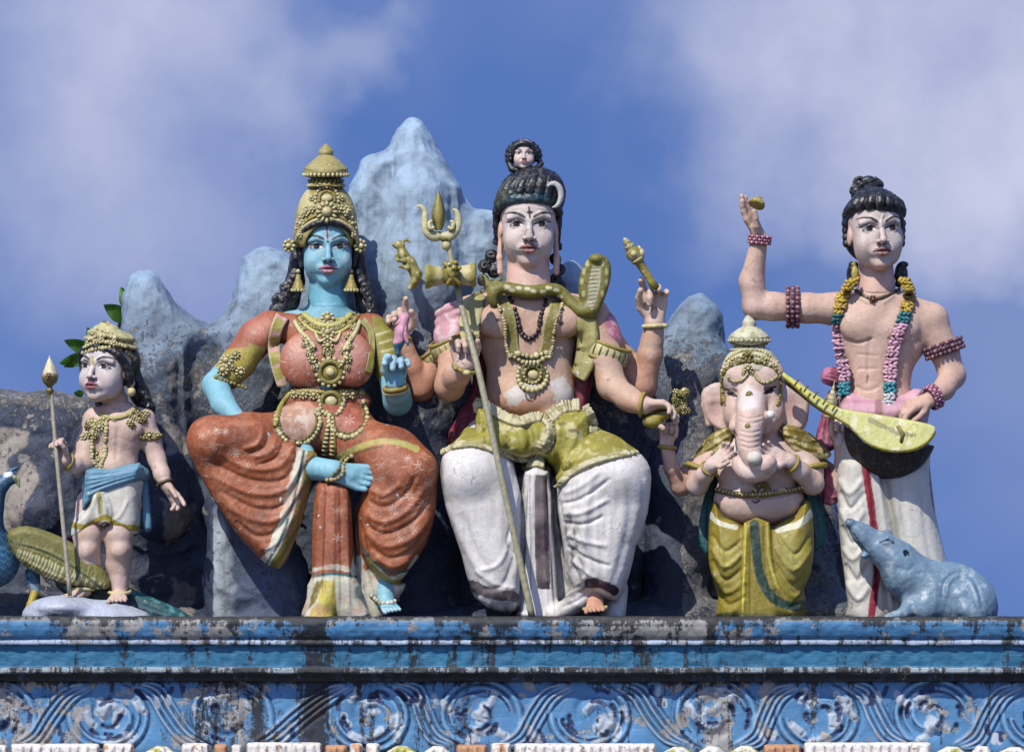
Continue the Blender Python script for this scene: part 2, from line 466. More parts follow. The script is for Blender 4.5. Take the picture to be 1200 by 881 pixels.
# ---------------------------------------------------------------- materials
class NT:
    def __init__(s, tree): s.t = tree; s.n = tree.nodes; s.l = tree.links
    def __call__(s, typ, ins=None, **kw):
        n = s.n.new(typ)
        for k, v in kw.items(): setattr(n, k, v)
        for k, v in (ins or {}).items():
            if hasattr(v, 'is_linked') or isinstance(v, bpy.types.NodeSocket): s.l.new(v, n.inputs[k])
            else: n.inputs[k].default_value = v
        return n
    def ramp(s, fac, stops, interp='LINEAR'):
        n = s('ShaderNodeValToRGB', {0: fac}); e = n.color_ramp.elements; n.color_ramp.interpolation = interp
        while len(e) < len(stops): e.new(.5)
        for i, (p, c) in enumerate(stops): e[i].position = p; e[i].color = (c, c, c, 1) if np.isscalar(c) else (*c, 1)
        return n.outputs[0]
    def mix(s, f, a, b, mode='MIX'):
        n = s('ShaderNodeMix', data_type='RGBA', blend_type=mode)
        for k, v in ((0, f), (6, a), (7, b)):
            if isinstance(v, bpy.types.NodeSocket): s.l.new(v, n.inputs[k])
            else: n.inputs[k].default_value = (*v, 1) if (k > 0 and len(v) == 3) else v
        return n.outputs[2]
    def math(s, op, a, b=0.0, c=0.0):
        n = s('ShaderNodeMath', {0: a, 1: b, 2: c}, operation=op); return n.outputs[0]
def weathered(name, rough=.45, chip=.0, chipcol=(.30, .28, .25), dirt=.5, dirtcol=(.025, .022, .018), streak=.25, bump=.25, fine=1.0, crack=0.6, chipscale=14, grime=.35, aod=.07):
    m = bpy.data.materials.new(name); m.use_nodes = True; t = NT(m.node_tree); t.n.clear()
    out = t('ShaderNodeOutputMaterial'); b = t('ShaderNodeBsdfPrincipled', {'Roughness': rough}); t.l.new(b.outputs[0], out.inputs[0])
    col = t('ShaderNodeAttribute', attribute_name='Col').outputs['Color']
    geo = t('ShaderNodeNewGeometry'); pos = geo.outputs['Position']
    n1 = t('ShaderNodeTexNoise', {'Vector': pos, 'Scale': 7, 'Detail': 6, 'Roughness': .62}).outputs[0]
    v = t.ramp(n1, [(.25, .78), (.75, 1.12)])
    col = t.mix(1.0, col, v, 'MULTIPLY')
    # worn lighter wash
    n4 = t('ShaderNodeTexNoise', {'Vector': pos, 'Scale': 34, 'Detail': 5, 'Roughness': .7}).outputs[0]
    col = t.mix(t.math('MULTIPLY', t.ramp(n4, [(.5, 0), (.8, 1)]), .22), col, (.55, .52, .47))
    # rain streaks
    mp = t('ShaderNodeMapping', {'Vector': pos, 'Scale': (16, 16, 1.6)})
    n2 = t('ShaderNodeTexNoise', {'Vector': mp.outputs[0], 'Scale': 1.4, 'Detail': 5, 'Roughness': .6}).outputs[0]
    col = t.mix(t.math('MULTIPLY', t.ramp(n2, [(.52, 0), (.78, 1)]), streak), col, dirtcol)
    # grime specks
    n5 = t('ShaderNodeTexNoise', {'Vector': pos, 'Scale': 60, 'Detail': 8, 'Roughness': .75}).outputs[0]
    col = t.mix(t.math('MULTIPLY', t.math('MULTIPLY', t.ramp(n5, [(.54, 0), (.66, 1)]), t.ramp(n1, [(.42, .12), (.62, 1)])), grime), col, dirtcol)
    hgt = n5
    if crack > 0:      # hairline cracks in the plaster
        wv = t('ShaderNodeTexNoise', {'Vector': pos, 'Scale': 9, 'Detail': 4}); sv = t('ShaderNodeVectorMath', {0: wv.outputs['Color'], 1: (.16, .16, .16)}, operation='MULTIPLY'); av = t('ShaderNodeVectorMath', {0: pos, 1: sv.outputs[0]}, operation='ADD')
        vo = t('ShaderNodeTexVoronoi', {'Vector': av.outputs[0], 'Scale': 3.2}, feature='DISTANCE_TO_EDGE').outputs['Distance']
        ck = t.math('MULTIPLY', t.ramp(vo, [(0, 1), (.009, 0)]), t.ramp(n1, [(.48, 0), (.6, 1)]))
        col = t.mix(t.math('MULTIPLY', ck, crack), col, dirtcol)
    if chip > 0:
        n3 = t('ShaderNodeTexNoise', {'Vector': pos, 'Scale': chipscale, 'Detail': 7, 'Roughness': .62, 'Distortion': .3}).outputs[0]
        th = .74 - .26 * chip
        cm = t.ramp(n3, [(th, 0), (th + .012, 1)])
        edge = t.ramp(n3, [(th - .02, 0), (th, 1), (th + .02, 0)])
        cc = t.mix(n4, chipcol, tuple(min(1, c * 1.7) for c in chipcol))
        col = t.mix(cm, col, cc); col = t.mix(t.math('MULTIPLY', edge, .5), col, dirtcol)
        hgt = t.math('ADD', t.math('MULTIPLY', n5, .35), t.math('MULTIPLY', cm, -.5))
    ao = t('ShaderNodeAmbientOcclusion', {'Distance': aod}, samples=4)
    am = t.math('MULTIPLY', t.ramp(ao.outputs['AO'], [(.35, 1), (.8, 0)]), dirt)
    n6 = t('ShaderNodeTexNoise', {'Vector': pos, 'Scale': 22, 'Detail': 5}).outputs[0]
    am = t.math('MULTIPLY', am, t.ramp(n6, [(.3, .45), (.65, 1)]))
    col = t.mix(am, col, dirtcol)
    t.l.new(col, b.inputs['Base Color'])
    rr = t.ramp(n4, [(.3, max(rough - .12, .05)), (.7, min(rough + .2, 1))]); t.l.new(rr, b.inputs['Roughness'])
    n7 = t('ShaderNodeTexNoise', {'Vector': pos, 'Scale': 28, 'Detail': 3}).outputs[0]
    hh = t.math('ADD', t.math('MULTIPLY', hgt, .5 * fine), n7)
    bp = t('ShaderNodeBump', {'Height': hh, 'Strength': bump, 'Distance': .02}); t.l.new(bp.outputs[0], b.inputs['Normal'])
    return m
# ---------------------------------------------------------------- world, sun, camera
def build_world():
    w = bpy.data.worlds.new('World'); scene.world = w; w.use_nodes = True; t = NT(w.node_tree); t.n.clear()
    SUN_EL, SUN_AZ = math.radians(49), math.radians(-30)      # azimuth measured from the viewer's side, negative to the left
    sky = t('ShaderNodeTexSky', sky_type='NISHITA', sun_disc=False, sun_elevation=SUN_EL, sun_rotation=math.pi - SUN_AZ, air_density=1.0, dust_density=.6, ozone_density=3.0)
    tc = t('ShaderNodeTexCoord').outputs['Generated']
    lift = t('ShaderNodeVectorMath', {0: tc, 1: (0, 0, .55)}, operation='ADD')
    t.l.new(lift.outputs[0], sky.inputs['Vector'])
    blue = t.mix(1.0, sky.outputs[0], (1.18, 1.36, 1.86), 'MULTIPLY')
    # soft high clouds, fixed to directions of the sky
    def direction(px, py):
        v = Vector(((px - 600) / U, DIST, (HZ - py) / U)); v.normalize(); return tuple(v)
    nz = t('ShaderNodeTexNoise', {'Vector': tc, 'Scale': 13, 'Detail': 5, 'Roughness': .52})
    warp = t('ShaderNodeVectorMath', {0: nz.outputs['Color'], 1: (.5, .5, .5)}, operation='SUBTRACT')
    warp = t('ShaderNodeVectorMath', {0: warp.outputs[0], 1: (.10, .10, .10)}, operation='MULTIPLY')
    dirv = t('ShaderNodeVectorMath', {0: tc, 1: warp.outputs[0]}, operation='ADD').outputs[0]
    tot = None
    for px, py, rad, a in ((150, 40, .08, .72), (330, 60, .04, .4), (40, 200, .065, .5), (250, 330, .05, .35), (470, 40, .022, .35), (1110, 60, .085, .8), (930, 50, .065, .6), (1130, 190, .05, .5), (1200, 130, .05, .6), (1010, 130, .035, .4), (780, 20, .04, .3)):
        d = t('ShaderNodeVectorMath', {0: dirv, 1: direction(px, py)}, operation='DISTANCE').outputs['Value']
        f = t('ShaderNodeMapRange', {'Value': d, 'From Min': rad, 'From Max': rad * .1, 'To Min': 0, 'To Max': a}, interpolation_type='SMOOTHSTEP').outputs[0]
        tot = f if tot is None else t.math('ADD', tot, t.math('MULTIPLY', f, t.math('SUBTRACT', 1.0, tot)))
    n2 = t('ShaderNodeTexNoise', {'Vector': tc, 'Scale': 16, 'Detail': 7, 'Roughness': .58, 'Distortion': 0.0}).outputs[0]
    tot = t.math('MULTIPLY', tot, t.ramp(n2, [(.25, .5), (.7, 1)]))
    # thin veil everywhere
    n3 = t('ShaderNodeTexNoise', {'Vector': tc, 'Scale': 6, 'Detail': 4}).outputs[0]
    tot = t.math('MAXIMUM', tot, t.ramp(n3, [(.42, 0), (.8, .36)]))
    cl = t.mix(t.math('MULTIPLY', tot, .8), blue, (7.3, 7.2, 8.3))
    bg = t('ShaderNodeBackground', {'Color': cl, 'Strength': .118}); out = t('ShaderNodeOutputWorld'); t.l.new(bg.outputs[0], out.inputs[0])
    L = bpy.data.lights.new('sun', 'SUN'); L.energy = 4.7; L.angle = math.radians(.55); L.color = (1, .955, .87)
    so = bpy.data.objects.new('sun', L); COL.objects.link(so)
    dv = Vector((math.sin(SUN_AZ) * math.cos(SUN_EL), -math.cos(SUN_AZ) * math.cos(SUN_EL), math.sin(SUN_EL)))
    so.rotation_euler = dv.to_track_quat('Z', 'Y').to_euler(); so.location = (3, -10, 15)
    c = bpy.data.cameras.new('camera'); c.sensor_width = 36; c.lens = 120; c.shift_y = (HZ - 440.5) / 1200; c.clip_start = .5; c.clip_end = 5000
    co = bpy.data.objects.new('camera', c); COL.objects.link(co); co.location = (0, -DIST, 0); co.rotation_euler = (math.radians(90), 0, 0); scene.camera = co
    scene.view_settings.view_transform = 'Standard'; scene.view_settings.look = 'None'; scene.view_settings.exposure = 0; scene.view_settings.gamma = 1
    scene.cycles.max_bounces = 5; scene.cycles.use_denoising = True
build_world()
# ---------------------------------------------------------------- ground far below, reaching the horizon
def build_ground():
    m = SM(np.array([[-1500, -1500, -1.7], [1500, -1500, -1.7], [1500, 1500, -1.7], [-1500, 1500, -1.7]], float), np.array([[0, 1, 2, 3]]), (.10, .095, .085)); m.flip = False; m.orn = True
    obj('ground', m, weathered('dusty_courtyard', .9, dirt=0, streak=0), kind='structure', world=True)
build_ground()
# ---------------------------------------------------------------- the painted parapet
def ledge_material():
    m = bpy.data.materials.new('mildewed_blue_plaster'); m.use_nodes = True; t = NT(m.node_tree); t.n.clear()
    out = t('ShaderNodeOutputMaterial'); b = t('ShaderNodeBsdfPrincipled', {'Roughness': .6}); t.l.new(b.outputs[0], out.inputs[0])
    col = t('ShaderNodeAttribute', attribute_name='Col').outputs['Color']; pos = t('ShaderNodeNewGeometry').outputs['Position']
    def noise(sc, scale, det=6, ro=.6, dist=0, off=(0, 0, 0)):
        mp = t('ShaderNodeMapping', {'Vector': pos, 'Scale': sc, 'Location': off}); return t('ShaderNodeTexNoise', {'Vector': mp.outputs[0], 'Scale': scale, 'Detail': det, 'Roughness': ro, 'Distortion': dist}).outputs[0]
    v = t.ramp(noise((1, 1, 1), 5), [(.25, .72), (.75, 1.2)]); col = t.mix(1.0, col, v, 'MULTIPLY')
    br = noise((3, 3, 60), 3, 5, .6); col = t.mix(t.math('MULTIPLY', t.ramp(br, [(.5, 0), (.8, 1)]), .35), col, (.30, .42, .60))
    # bare plaster patches
    n3 = noise((1, 1, 1), 7.5, 9, .68, .2, (3, 0, 1)); attr = t('ShaderNodeAttribute', attribute_name='Wear').outputs['Fac']
    pm = t.math('ADD', n3, t.math('MULTIPLY', t.math('SUBTRACT', attr, .5), .22)); cm = t.ramp(pm, [(.575, 0), (.59, 1)])
    pc = t.mix(noise((1, 1, 1), 40), (.40, .385, .36), (.20, .195, .19)); col = t.mix(cm, col, pc)
    # black mildew: broad patches x drips x specks
    drip = noise((14, 14, 1.2), 1.0, 6, .7, 0, (.7, 0, 0)); spk = noise((1, 1, 1.0), 42, 8, .78); broad = noise((1, 1, .5), 1.9, 3, .5, 0, (9.3, 0, 0))
    mil = t('ShaderNodeAttribute', attribute_name='Mildew').outputs['Fac']
    s = t.math('ADD', t.math('ADD', t.math('MULTIPLY', drip, 1.35), t.math('MULTIPLY', spk, .95)), t.math('ADD', t.math('MULTIPLY', broad, .6), mil))
    bm = t.ramp(s, [(.72, 0), (.80, 1)]) if False else t('ShaderNodeMapRange', {'Value': s, 'From Min': 1.53, 'From Max': 1.64}).outputs[0]
    col = t.mix(t.math('MULTIPLY', bm, .95), col, (.010, .010, .012))
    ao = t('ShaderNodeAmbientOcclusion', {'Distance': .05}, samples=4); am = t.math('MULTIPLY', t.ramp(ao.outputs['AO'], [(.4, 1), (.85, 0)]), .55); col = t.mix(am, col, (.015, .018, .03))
    t.l.new(col, b.inputs['Base Color'])
    h = t.math('ADD', t.math('MULTIPLY', cm, -.6), t.math('MULTIPLY', spk, .5)); bp = t('ShaderNodeBump', {'Height': h, 'Strength': .45, 'Distance': .02}); t.l.new(bp.outputs[0], b.inputs['Normal'])
    return m
def fattr(o, name, arr):
    a = o.data.attributes.new(name, 'FLOAT', 'POINT'); a.data.foreach_set('value', np.asarray(arr, F32))
def gridmesh(xs, prof, fn=None):
    """prof: list of (py, d); a sheet extruded along x"""
    X, J = np.meshgrid(xs, np.arange(len(prof)), indexing='ij'); pr = np.array(prof, float)
    V = np.stack([X.ravel(), pr[J.ravel(), 0], pr[J.ravel(), 1]], 1); n = len(prof); m = len(xs)
    i, j = np.meshgrid(np.arange(m - 1), np.arange(n - 1), indexing='ij'); a = (i * n + j).ravel()
    return SM(V, np.stack([a, a + 1, a + n + 1, a + n], 1))
LEDGE = None
def build_ledge():
    global LEDGE
    mat = ledge_material()
    root = thing('temple_ledge', 'long blue temple parapet streaked with black mildew below the painted statues', 'parapet', (600, 980, 60)); LEDGE = root
    xs = np.concatenate([np.arange(-700, -40, 30), np.arange(-40, 1240, 2.0), np.arange(1240, 1930, 30)])
    def dens(p, st=1.5):
        out = []
        for (a, b) in zip(p[:-1], p[1:]):
            k = max(1, int(max(abs(a[0] - b[0]), abs(a[1] - b[1])) / st)); out += [(a[0] + (b[0] - a[0]) * q / k, a[1] + (b[1] - a[1]) * q / k) for q in range(k)]
        return out + [p[-1]]
    # cornice: top slab, rounded nose, light fillet, deep flat band, fillet, gap coloured dark to stand for its shadow
    pr = [(736, -330), (722, 60), (722.0, 96), (723, 101), (727, 103), (731, 104), (738, 103), (745, 100), (749, 96), (750, 97), (754.5, 97.5), (755.5, 96), (756.5, 92), (781, 90), (782, 94), (788, 94), (789, 88), (790, 82), (797.5, 81), (798.5, 74)]
    m = gridmesh(xs, dens(pr, 1.6)); P = m.V
    m.V = P + np.stack([0 * P[:, 0], .9 * fbm(P, 60, 3, 4) + .8 * fbm(P, 9, 4, 9), 1.6 * fbm(P, 9, 4, 5)], 1)
    y = P[:, 1]; C = m.C
    C[:] = srgb(66, 126, 170); C[y < 728] = srgb(120, 125, 125); C[(y > 749.4) & (y < 755)] = srgb(165, 180, 200); C[(y >= 755) & (y < 782)] = srgb(36, 108, 142); C[(y >= 781.8) & (y < 788.5)] = srgb(150, 165, 170); C[y >= 788.5] = srgb(30, 62, 84)
    C[P[:, 2] < 90] = srgb(36, 100, 152) if False else C[P[:, 2] < 90]
    o = obj('cornice', m, mat, root)
    x = P[:, 0]
    sp = .38 * np.exp(-((x - 372) / 14) ** 2) + .1 * np.exp(-((x - 240) / 40) ** 2) + .1 * np.exp(-((x - 560) / 50) ** 2) + .08 * np.exp(-((x - 800) / 60) ** 2)
    fattr(o, 'Mildew', np.where(y < 727, .30, np.where(y < 733, .10, np.where((y > 745) & (y < 756), .08, np.where(y > 789, .24, np.where(y > 781, .17, .0))))) + sp)
    fattr(o, 'Wear', .5 + .9 * (y < 750) * (np.exp(-((x - 110) / 30) ** 2) + np.exp(-((x - 770) / 90) ** 2) + .6 * np.exp(-((x - 250) / 60) ** 2)) - .75 * ((y > 755) & (y < 781)))
    # frieze with carved scrolls
    xs = np.concatenate([np.arange(-700, -40, 30), np.arange(-40, 1240, 1.2), np.arange(1240, 1930, 30)]); fr = gridmesh(xs, dens([(798.5, 74.5), (899, 72)], 1.15)); fr.C[:] = srgb(74, 128, 172)
    dk = srgb(18, 36, 82); pale = srgb(170, 180, 190); mid = srgb(120, 162, 194)
    cx = [-10, 130, 268, 435, 560, 695, 835, 962, 1092, 1225]; yc = 838
    random.seed(11)
    def spir(cx, cy, r0, r1, a0, a1, n=22, fl=1): return [(cx + fl * (r0 + (r1 - r0) * q) * math.cos(math.radians(a0 + (a1 - a0) * q)), cy + (r0 + (r1 - r0) * q) * math.sin(math.radians(a0 + (a1 - a0) * q)) * .92) for q in np.linspace(0, 1, n)]
    for i, c in enumerate(cx):
        fl = 1 if i % 2 else -1; up = 1 if i % 2 == 0 else -1
        for (r0, r1, a, b, w, amp) in ((50, 38, 165, 430, 3.2, 1.9), (40, 30, 185, 400, 2.2, 1.6), (30, 8, 250, 560, 5.0, 2.2)):
            P1 = [(p[0], yc + up * (p[1] - yc)) for p in spir(c, yc, r0, r1, a, b, fl=fl)]
            fr.ridge(P1, w, amp * 1.35, n=1, asym=.6); fr.stroke(P1, w * 1.1, mid, n=1, alpha=.75, jit=1.2); fr.stroke([(a_ + (a_ - c) * .1, b_ + (b_ - yc) * .1) for a_, b_ in P1], 1.6, dk, n=1, alpha=.9, jit=1.0, wobble=4)
        P2 = [(p[0], yc + up * (p[1] - yc)) for p in spir(c, yc, 38, 24, 190, 330, fl=fl)]
        fr.stroke(P2, 2.8, dk, n=1, alpha=.9, jit=1.4)
        # sweeping leaf ribs towards the next scroll
        x2 = cx[i + 1] if i + 1 < len(cx) else c + 135
        for q in range(4):
            o_ = (q - 1.5) * 5.4; k_ = abs(q - 1.5) * 2
            P3 = [(c + 30 + o_ * .5, yc + up * (36 + o_ * .4)), (c + 52 + o_ * .8, yc + up * (27 + o_ * .9)), ((c + x2) / 2 + o_ * .9, yc + up * o_ * .9), (x2 - 50 + o_ * .8, yc - up * (24 - o_ * .8)), (x2 - 28 + o_ * .5, yc - up * (34 - o_ * .4))]
            fr.ridge(P3, 2.2, 2.8, asym=.35); fr.stroke(P3, 2.4, mid if q % 2 else pale, alpha=.75, jit=.8); fr.stroke([(a + 2.2, b + 2.2 * up) for a, b in P3], 1.5, dk, alpha=.7, jit=1.0)
        # raised leaf lobes and dark cut holes
        for q in range(9):
            a = math.radians(random.uniform(0, 360)); r = random.uniform(4, 40); x, y_ = c + fl * r * math.cos(a), yc + r * math.sin(a)
            L = random.uniform(5, 10); th = a + 1.2; P4 = [(x - L * math.cos(th), y_ - L * math.sin(th)), (x + random.uniform(-2, 2), y_ + 2), (x + L * math.cos(th), y_ + L * math.sin(th))]
            fr.ridge(P4, 4.0, 2.4); fr.stroke(P4, 9, pale, alpha=.9, jit=1.2, seed=q + i)
        for q in range(8):
            a = math.radians(random.uniform(0, 360)); r = random.uniform(8, 44); x, y_ = c + r * math.cos(a), yc + r * math.sin(a) * .9; L = random.uniform(4, 8); th = a + 1.5
            P5 = [(x - L * math.cos(th), y_ - L * math.sin(th)), (x + 2 * math.cos(a), y_ + 2 * math.sin(a)), (x + L * math.cos(th), y_ + L * math.sin(th))]
            fr.ridge(P5, 3, -2.2); fr.stroke(P5, random.uniform(4, 6.5), dk, alpha=.95, jit=1)
        for q in range(5):
            x, y_ = (c + x2) / 2 + random.uniform(-16, 16), yc + (22 if up < 0 else -22) * (-1) + random.uniform(-8, 8); fr.stroke([(x, y_ - 4), (x + random.uniform(-4, 4), y_ + 4)], 6, pale if q % 2 else dk, jit=1.2)
    fr.V[:, 2] += .6 * fbm(fr.V, 10, 4, 3)
    o = obj('carved_frieze', fr, mat, root); x, y = fr.V[:, 0], fr.V[:, 1]
    fattr(o, 'Mildew', .0 + .42 * np.exp(-((x - 372) / 15) ** 2) + .2 * np.exp(-((y - 798) / 5) ** 2) + .14 * np.exp(-((x - 270) / 60) ** 2) + .17 * np.exp(-((x - 830) / 60) ** 2) - .05)
    fattr(o, 'Wear', .40 + .55 * (np.exp(-((x - 30) / 60) ** 2) + np.exp(-((x - 830) / 70) ** 2) * .8 + .7 * np.exp(-((x - 270) / 50) ** 2)))
    # the wall below and behind, so the parapet is solid
    w = MB(); x0, x1 = -700, 1900
    V = [(x0, 899, 72), (x1, 899, 72), (x1, 1660, 72), (x0, 1660, 72), (x0, 740, -330), (x1, 740, -330), (x1, 1660, -330), (x0, 1660, -330)]
    w.add(V, [(0, 1, 2, 3), (4, 5, 6, 7), (0, 3, 7, 4), (1, 2, 6, 5)], srgb(120, 130, 140)); ms = w.sm(); ms.flat = True; obj('lower_wall', ms, mat, root)
    # row of painted plaster leaf ends along the foot of the frieze
    lm = weathered('flaking_white_plaster', .7, chip=.45, chipcol=(.30, .17, .09), dirt=.5, grime=.7, bump=.5, chipscale=24)
    random.seed(5)
    segs = [(-14, 10, 'c'), (12, 118, 'f'), (120, 158, 'l'), (168, 208, 't'), (212, 246, 'l'), (250, 268, 'o'), (270, 285, 'l'), (288, 378, 'f'), (380, 408, 'o'), (409, 426, 'l'), (428, 446, 'l'), (450, 490, 't'), (494, 530, 'w'), (534, 572, 'o'), (574, 600, 'l'), (602, 770, 'f'), (774, 814, 't'), (816, 852, 'w'), (853, 892, 't'), (894, 940, 'o'), (941, 1092, 'f'), (1094, 1134, 't'), (1136, 1164, 'w'), (1166, 1210, 't')]
    for (a, b, k) in segs:
        q = Sdf(1.6); top = {'f': 870, 'l': 871, 'o': 872, 't': 874, 'w': 873, 'c': 872}[k] + random.uniform(-1, 1)
        if k in 'tw': pts = [(a, 900), (a + 3, top + 7), ((a + b) / 2 - 4, top), ((a + b) / 2 + 8, top + 1), (b - 2, top + 8), (b, 900)]
        else: pts = [(a, 900), (a + 1, top + 1.5), (a + 4, top), (b - 4, top), (b - 1, top + 2), (b, 900)]
        q.poly(pts, 92, 20, 5, k=0, smooth=1)
        for s_ in range(int((b - a) / 11)): x = a + 6 + s_ * 11; q.ch([(x, top + 3, 111, 2.2), (x + random.uniform(-5, 5), 898, 113, 3.2)], k=2, sub=True)
        sm = q.mesh(srgb(225, 220, 210) if k != 'o' else srgb(190, 140, 100)); sm.disp(.7 * fbm(sm.V, 6, 3, int(a) + 50))
        if k in 't': sm.spots(14, .05, srgb(180, 178, 90), int(a) + 80)
        if k == 'l': sm.spots(12, .15, srgb(200, 150, 110), int(a) + 80)
        obj('plaster_tile', sm, lm, root)
if want('ledge'): build_ledge()
# ---------------------------------------------------------------- the sculpted mountain behind the figures
def mountain_material():
    m = bpy.data.materials.new('peeling_blue_grey_paint'); m.use_nodes = True; t = NT(m.node_tree); t.n.clear()
    out = t('ShaderNodeOutputMaterial'); b = t('ShaderNodeBsdfPrincipled', {'Roughness': .5}); t.l.new(b.outputs[0], out.inputs[0])
    col = t('ShaderNodeAttribute', attribute_name='Col').outputs['Color']; pos = t('ShaderNodeNewGeometry').outputs['Position']
    wear = t('ShaderNodeAttribute', attribute_name='Wear').outputs['Fac']
    def noise(scale, det=6, ro=.6, sc=(1, 1, 1), dist=0, off=(0, 0, 0)):
        mp = t('ShaderNodeMapping', {'Vector': pos, 'Scale': sc, 'Location': off}); return t('ShaderNodeTexNoise', {'Vector': mp.outputs[0], 'Scale': scale, 'Detail': det, 'Roughness': ro, 'Distortion': dist}).outputs[0]
    col = t.mix(1.0, col, t.ramp(noise(4, 7, .65), [(.25, .62), (.75, 1.3)]), 'MULTIPLY')
    col = t.mix(t.math('MULTIPLY', t.ramp(noise(1.5, 6, .65, (11, 11, 1.3)), [(.48, 0), (.75, 1)]), .55), col, (.03, .04, .06))
    a = t.math('ADD', noise(5.5, 9, .66, dist=.4), t.math('MULTIPLY', t.math('SUBTRACT', wear, .5), .3))
    cm = t.ramp(a, [(.62, 0), (.63, 1)])
    a2 = t.math('ADD', noise(24, 8, .7, dist=.6, off=(4, 4, 4)), t.math('MULTIPLY', t.math('SUBTRACT', wear, .5), .3)); c2 = t.ramp(a2, [(.64, 0), (.65, 1)])
    curl = t.ramp(a2, [(.605, 0), (.638, 1), (.65, 0)])
    pc = t.mix(noise(30, 6, .7), (.09, .09, .09), (.36, .33, .285))
    col = t.mix(cm, col, pc); col = t.mix(c2, col, t.mix(noise(20), (.05, .055, .07), (.26, .26, .27)))
    col = t.mix(t.math('MULTIPLY', curl, .35), col, (.50, .53, .55))
    spk = noise(48, 8, .76); col = t.mix(t.math('MULTIPLY', t.ramp(spk, [(.58, 0), (.66, 1)]), t.math('MULTIPLY', wear, .8)), col, (.012, .014, .02))
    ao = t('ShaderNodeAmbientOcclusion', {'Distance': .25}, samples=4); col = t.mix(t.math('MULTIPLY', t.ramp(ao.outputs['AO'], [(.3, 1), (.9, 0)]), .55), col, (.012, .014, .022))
    t.l.new(col, b.inputs['Base Color'])
    h = t.math('ADD', t.math('ADD', t.math('MULTIPLY', cm, -.8), t.math('MULTIPLY', c2, -1.0)), t.math('ADD', t.math('MULTIPLY', spk, .35), t.math('MULTIPLY', curl, 1.3)))
    bp = t('ShaderNodeBump', {'Height': h, 'Strength': .8, 'Distance': .03}); t.l.new(bp.outputs[0], b.inputs['Normal'])
    return m
def build_mountain():
    s = Sdf(2.2)
    out = [(-420, 470), (-200, 455), (-60, 452), (0, 457), (60, 462), (100, 465), (128, 455), (142, 396), (151, 349), (160, 329), (170, 325), (181, 330), (204, 351), (220, 367), (244, 377), (259, 371), (273, 349), (281, 315), (287, 302), (305, 297), (330, 297), (352, 309), (385, 290), (404, 235), (414, 212), (426, 192), (438, 188), (452, 178), (470, 155), (482, 145), (491, 147), (505, 170), (522, 200), (540, 228), (556, 247), (574, 254), (584, 275), (600, 310), (640, 322), (668, 314), (684, 328), (702, 375), (728, 404), (750, 412), (772, 392), (792, 365), (808, 351), (820, 349), (832, 362), (846, 400), (880, 440), (930, 500), (968, 555), (988, 610), (1000, 690), (1006, 760), (-420, 760)]
    s.poly(out, -150, 42, 15, k=0, smooth=1)
    # buttresses and hollows
    for p in ([(482.5, 148, -146, 4), (485, 172, -138, 15), (488, 230, -122, 40), (484, 330, -118, 62), (480, 460, -108, 66), (470, 700, -95, 66)], [(306, 312, -140, 16), (300, 420, -118, 30), (285, 600, -100, 40), (280, 740, -60, 30)], [(168, 332, -144, 8), (170, 352, -138, 16), (180, 430, -122, 32), (190, 600, -115, 40)], [(820, 354, -146, 5), (822, 376, -136, 16), (812, 440, -122, 32), (800, 560, -112, 40), (790, 740, -90, 40)], [(574, 262, -140, 9), (560, 320, -120, 20)], [(440, 198, -136, 12), (438, 230, -130, 22)], [(668, 325, -140, 12), (690, 430, -125, 26)], [(930, 560, -135, 30), (950, 740, -80, 45)], [(60, 480, -140, 20), (40, 600, -120, 40)]):
        s.ch(p, k=26)
    s.e((450, 208, -100), (7, 12, 8), k=12, sub=True); s.ch([(236, 420, -100, 10), (240, 560, -84, 12)], k=26, sub=True)
    s.poly([(246, 600), (270, 594), (300, 620), (352, 640), (362, 760), (246, 760)], -30, 30, 22, k=10)
    s.poly([(-60, 735), (-30, 690), (260, 715), (1000, 700), (1010, 760), (-60, 760)], -70, 50, 20, k=14)
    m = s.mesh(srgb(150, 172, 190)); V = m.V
    lo_ = np.clip((V[:, 1] - 150) / 160, .25, 1); m.disp(lo_ * 5.5 * fbm(V, 55, 3, 21) + lo_ * 2.2 * fbm(V, 20, 4, 8) + .9 * fbm(V, 7, 3, 2) - 5.0 * np.abs(fbm(V, 34, 3, 44)) + 1.0); V = m.V
    # light blue-grey heights, midnight-blue foot
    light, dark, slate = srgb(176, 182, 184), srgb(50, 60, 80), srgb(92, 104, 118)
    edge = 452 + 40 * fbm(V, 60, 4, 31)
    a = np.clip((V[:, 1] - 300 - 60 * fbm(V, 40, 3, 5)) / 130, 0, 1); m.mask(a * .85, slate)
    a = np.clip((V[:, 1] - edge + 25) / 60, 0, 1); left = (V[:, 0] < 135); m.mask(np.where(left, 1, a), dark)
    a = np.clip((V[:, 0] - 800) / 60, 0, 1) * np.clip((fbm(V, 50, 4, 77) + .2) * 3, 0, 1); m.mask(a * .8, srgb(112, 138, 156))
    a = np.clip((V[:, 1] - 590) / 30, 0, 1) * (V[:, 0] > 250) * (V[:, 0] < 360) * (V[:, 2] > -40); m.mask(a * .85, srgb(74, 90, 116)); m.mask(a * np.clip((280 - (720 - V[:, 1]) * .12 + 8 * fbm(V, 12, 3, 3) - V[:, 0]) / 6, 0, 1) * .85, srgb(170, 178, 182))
    # big bare patches at the left
    m.fill([(-40, 495), (34, 505), (32, 520), (10, 540), (20, 560), (30, 535), (48, 560), (30, 590), (20, 640), (-10, 630), (-40, 640)], srgb(150, 140, 128), jit=6, soft=1.2, wobble=14)
    m.fill([(190, 585), (225, 590), (232, 612), (205, 630), (195, 640)], srgb(150, 140, 130), jit=8, wobble=9); m.fill([(205, 680), (230, 690), (225, 722), (200, 718)], srgb(140, 130, 120), jit=8, wobble=9)
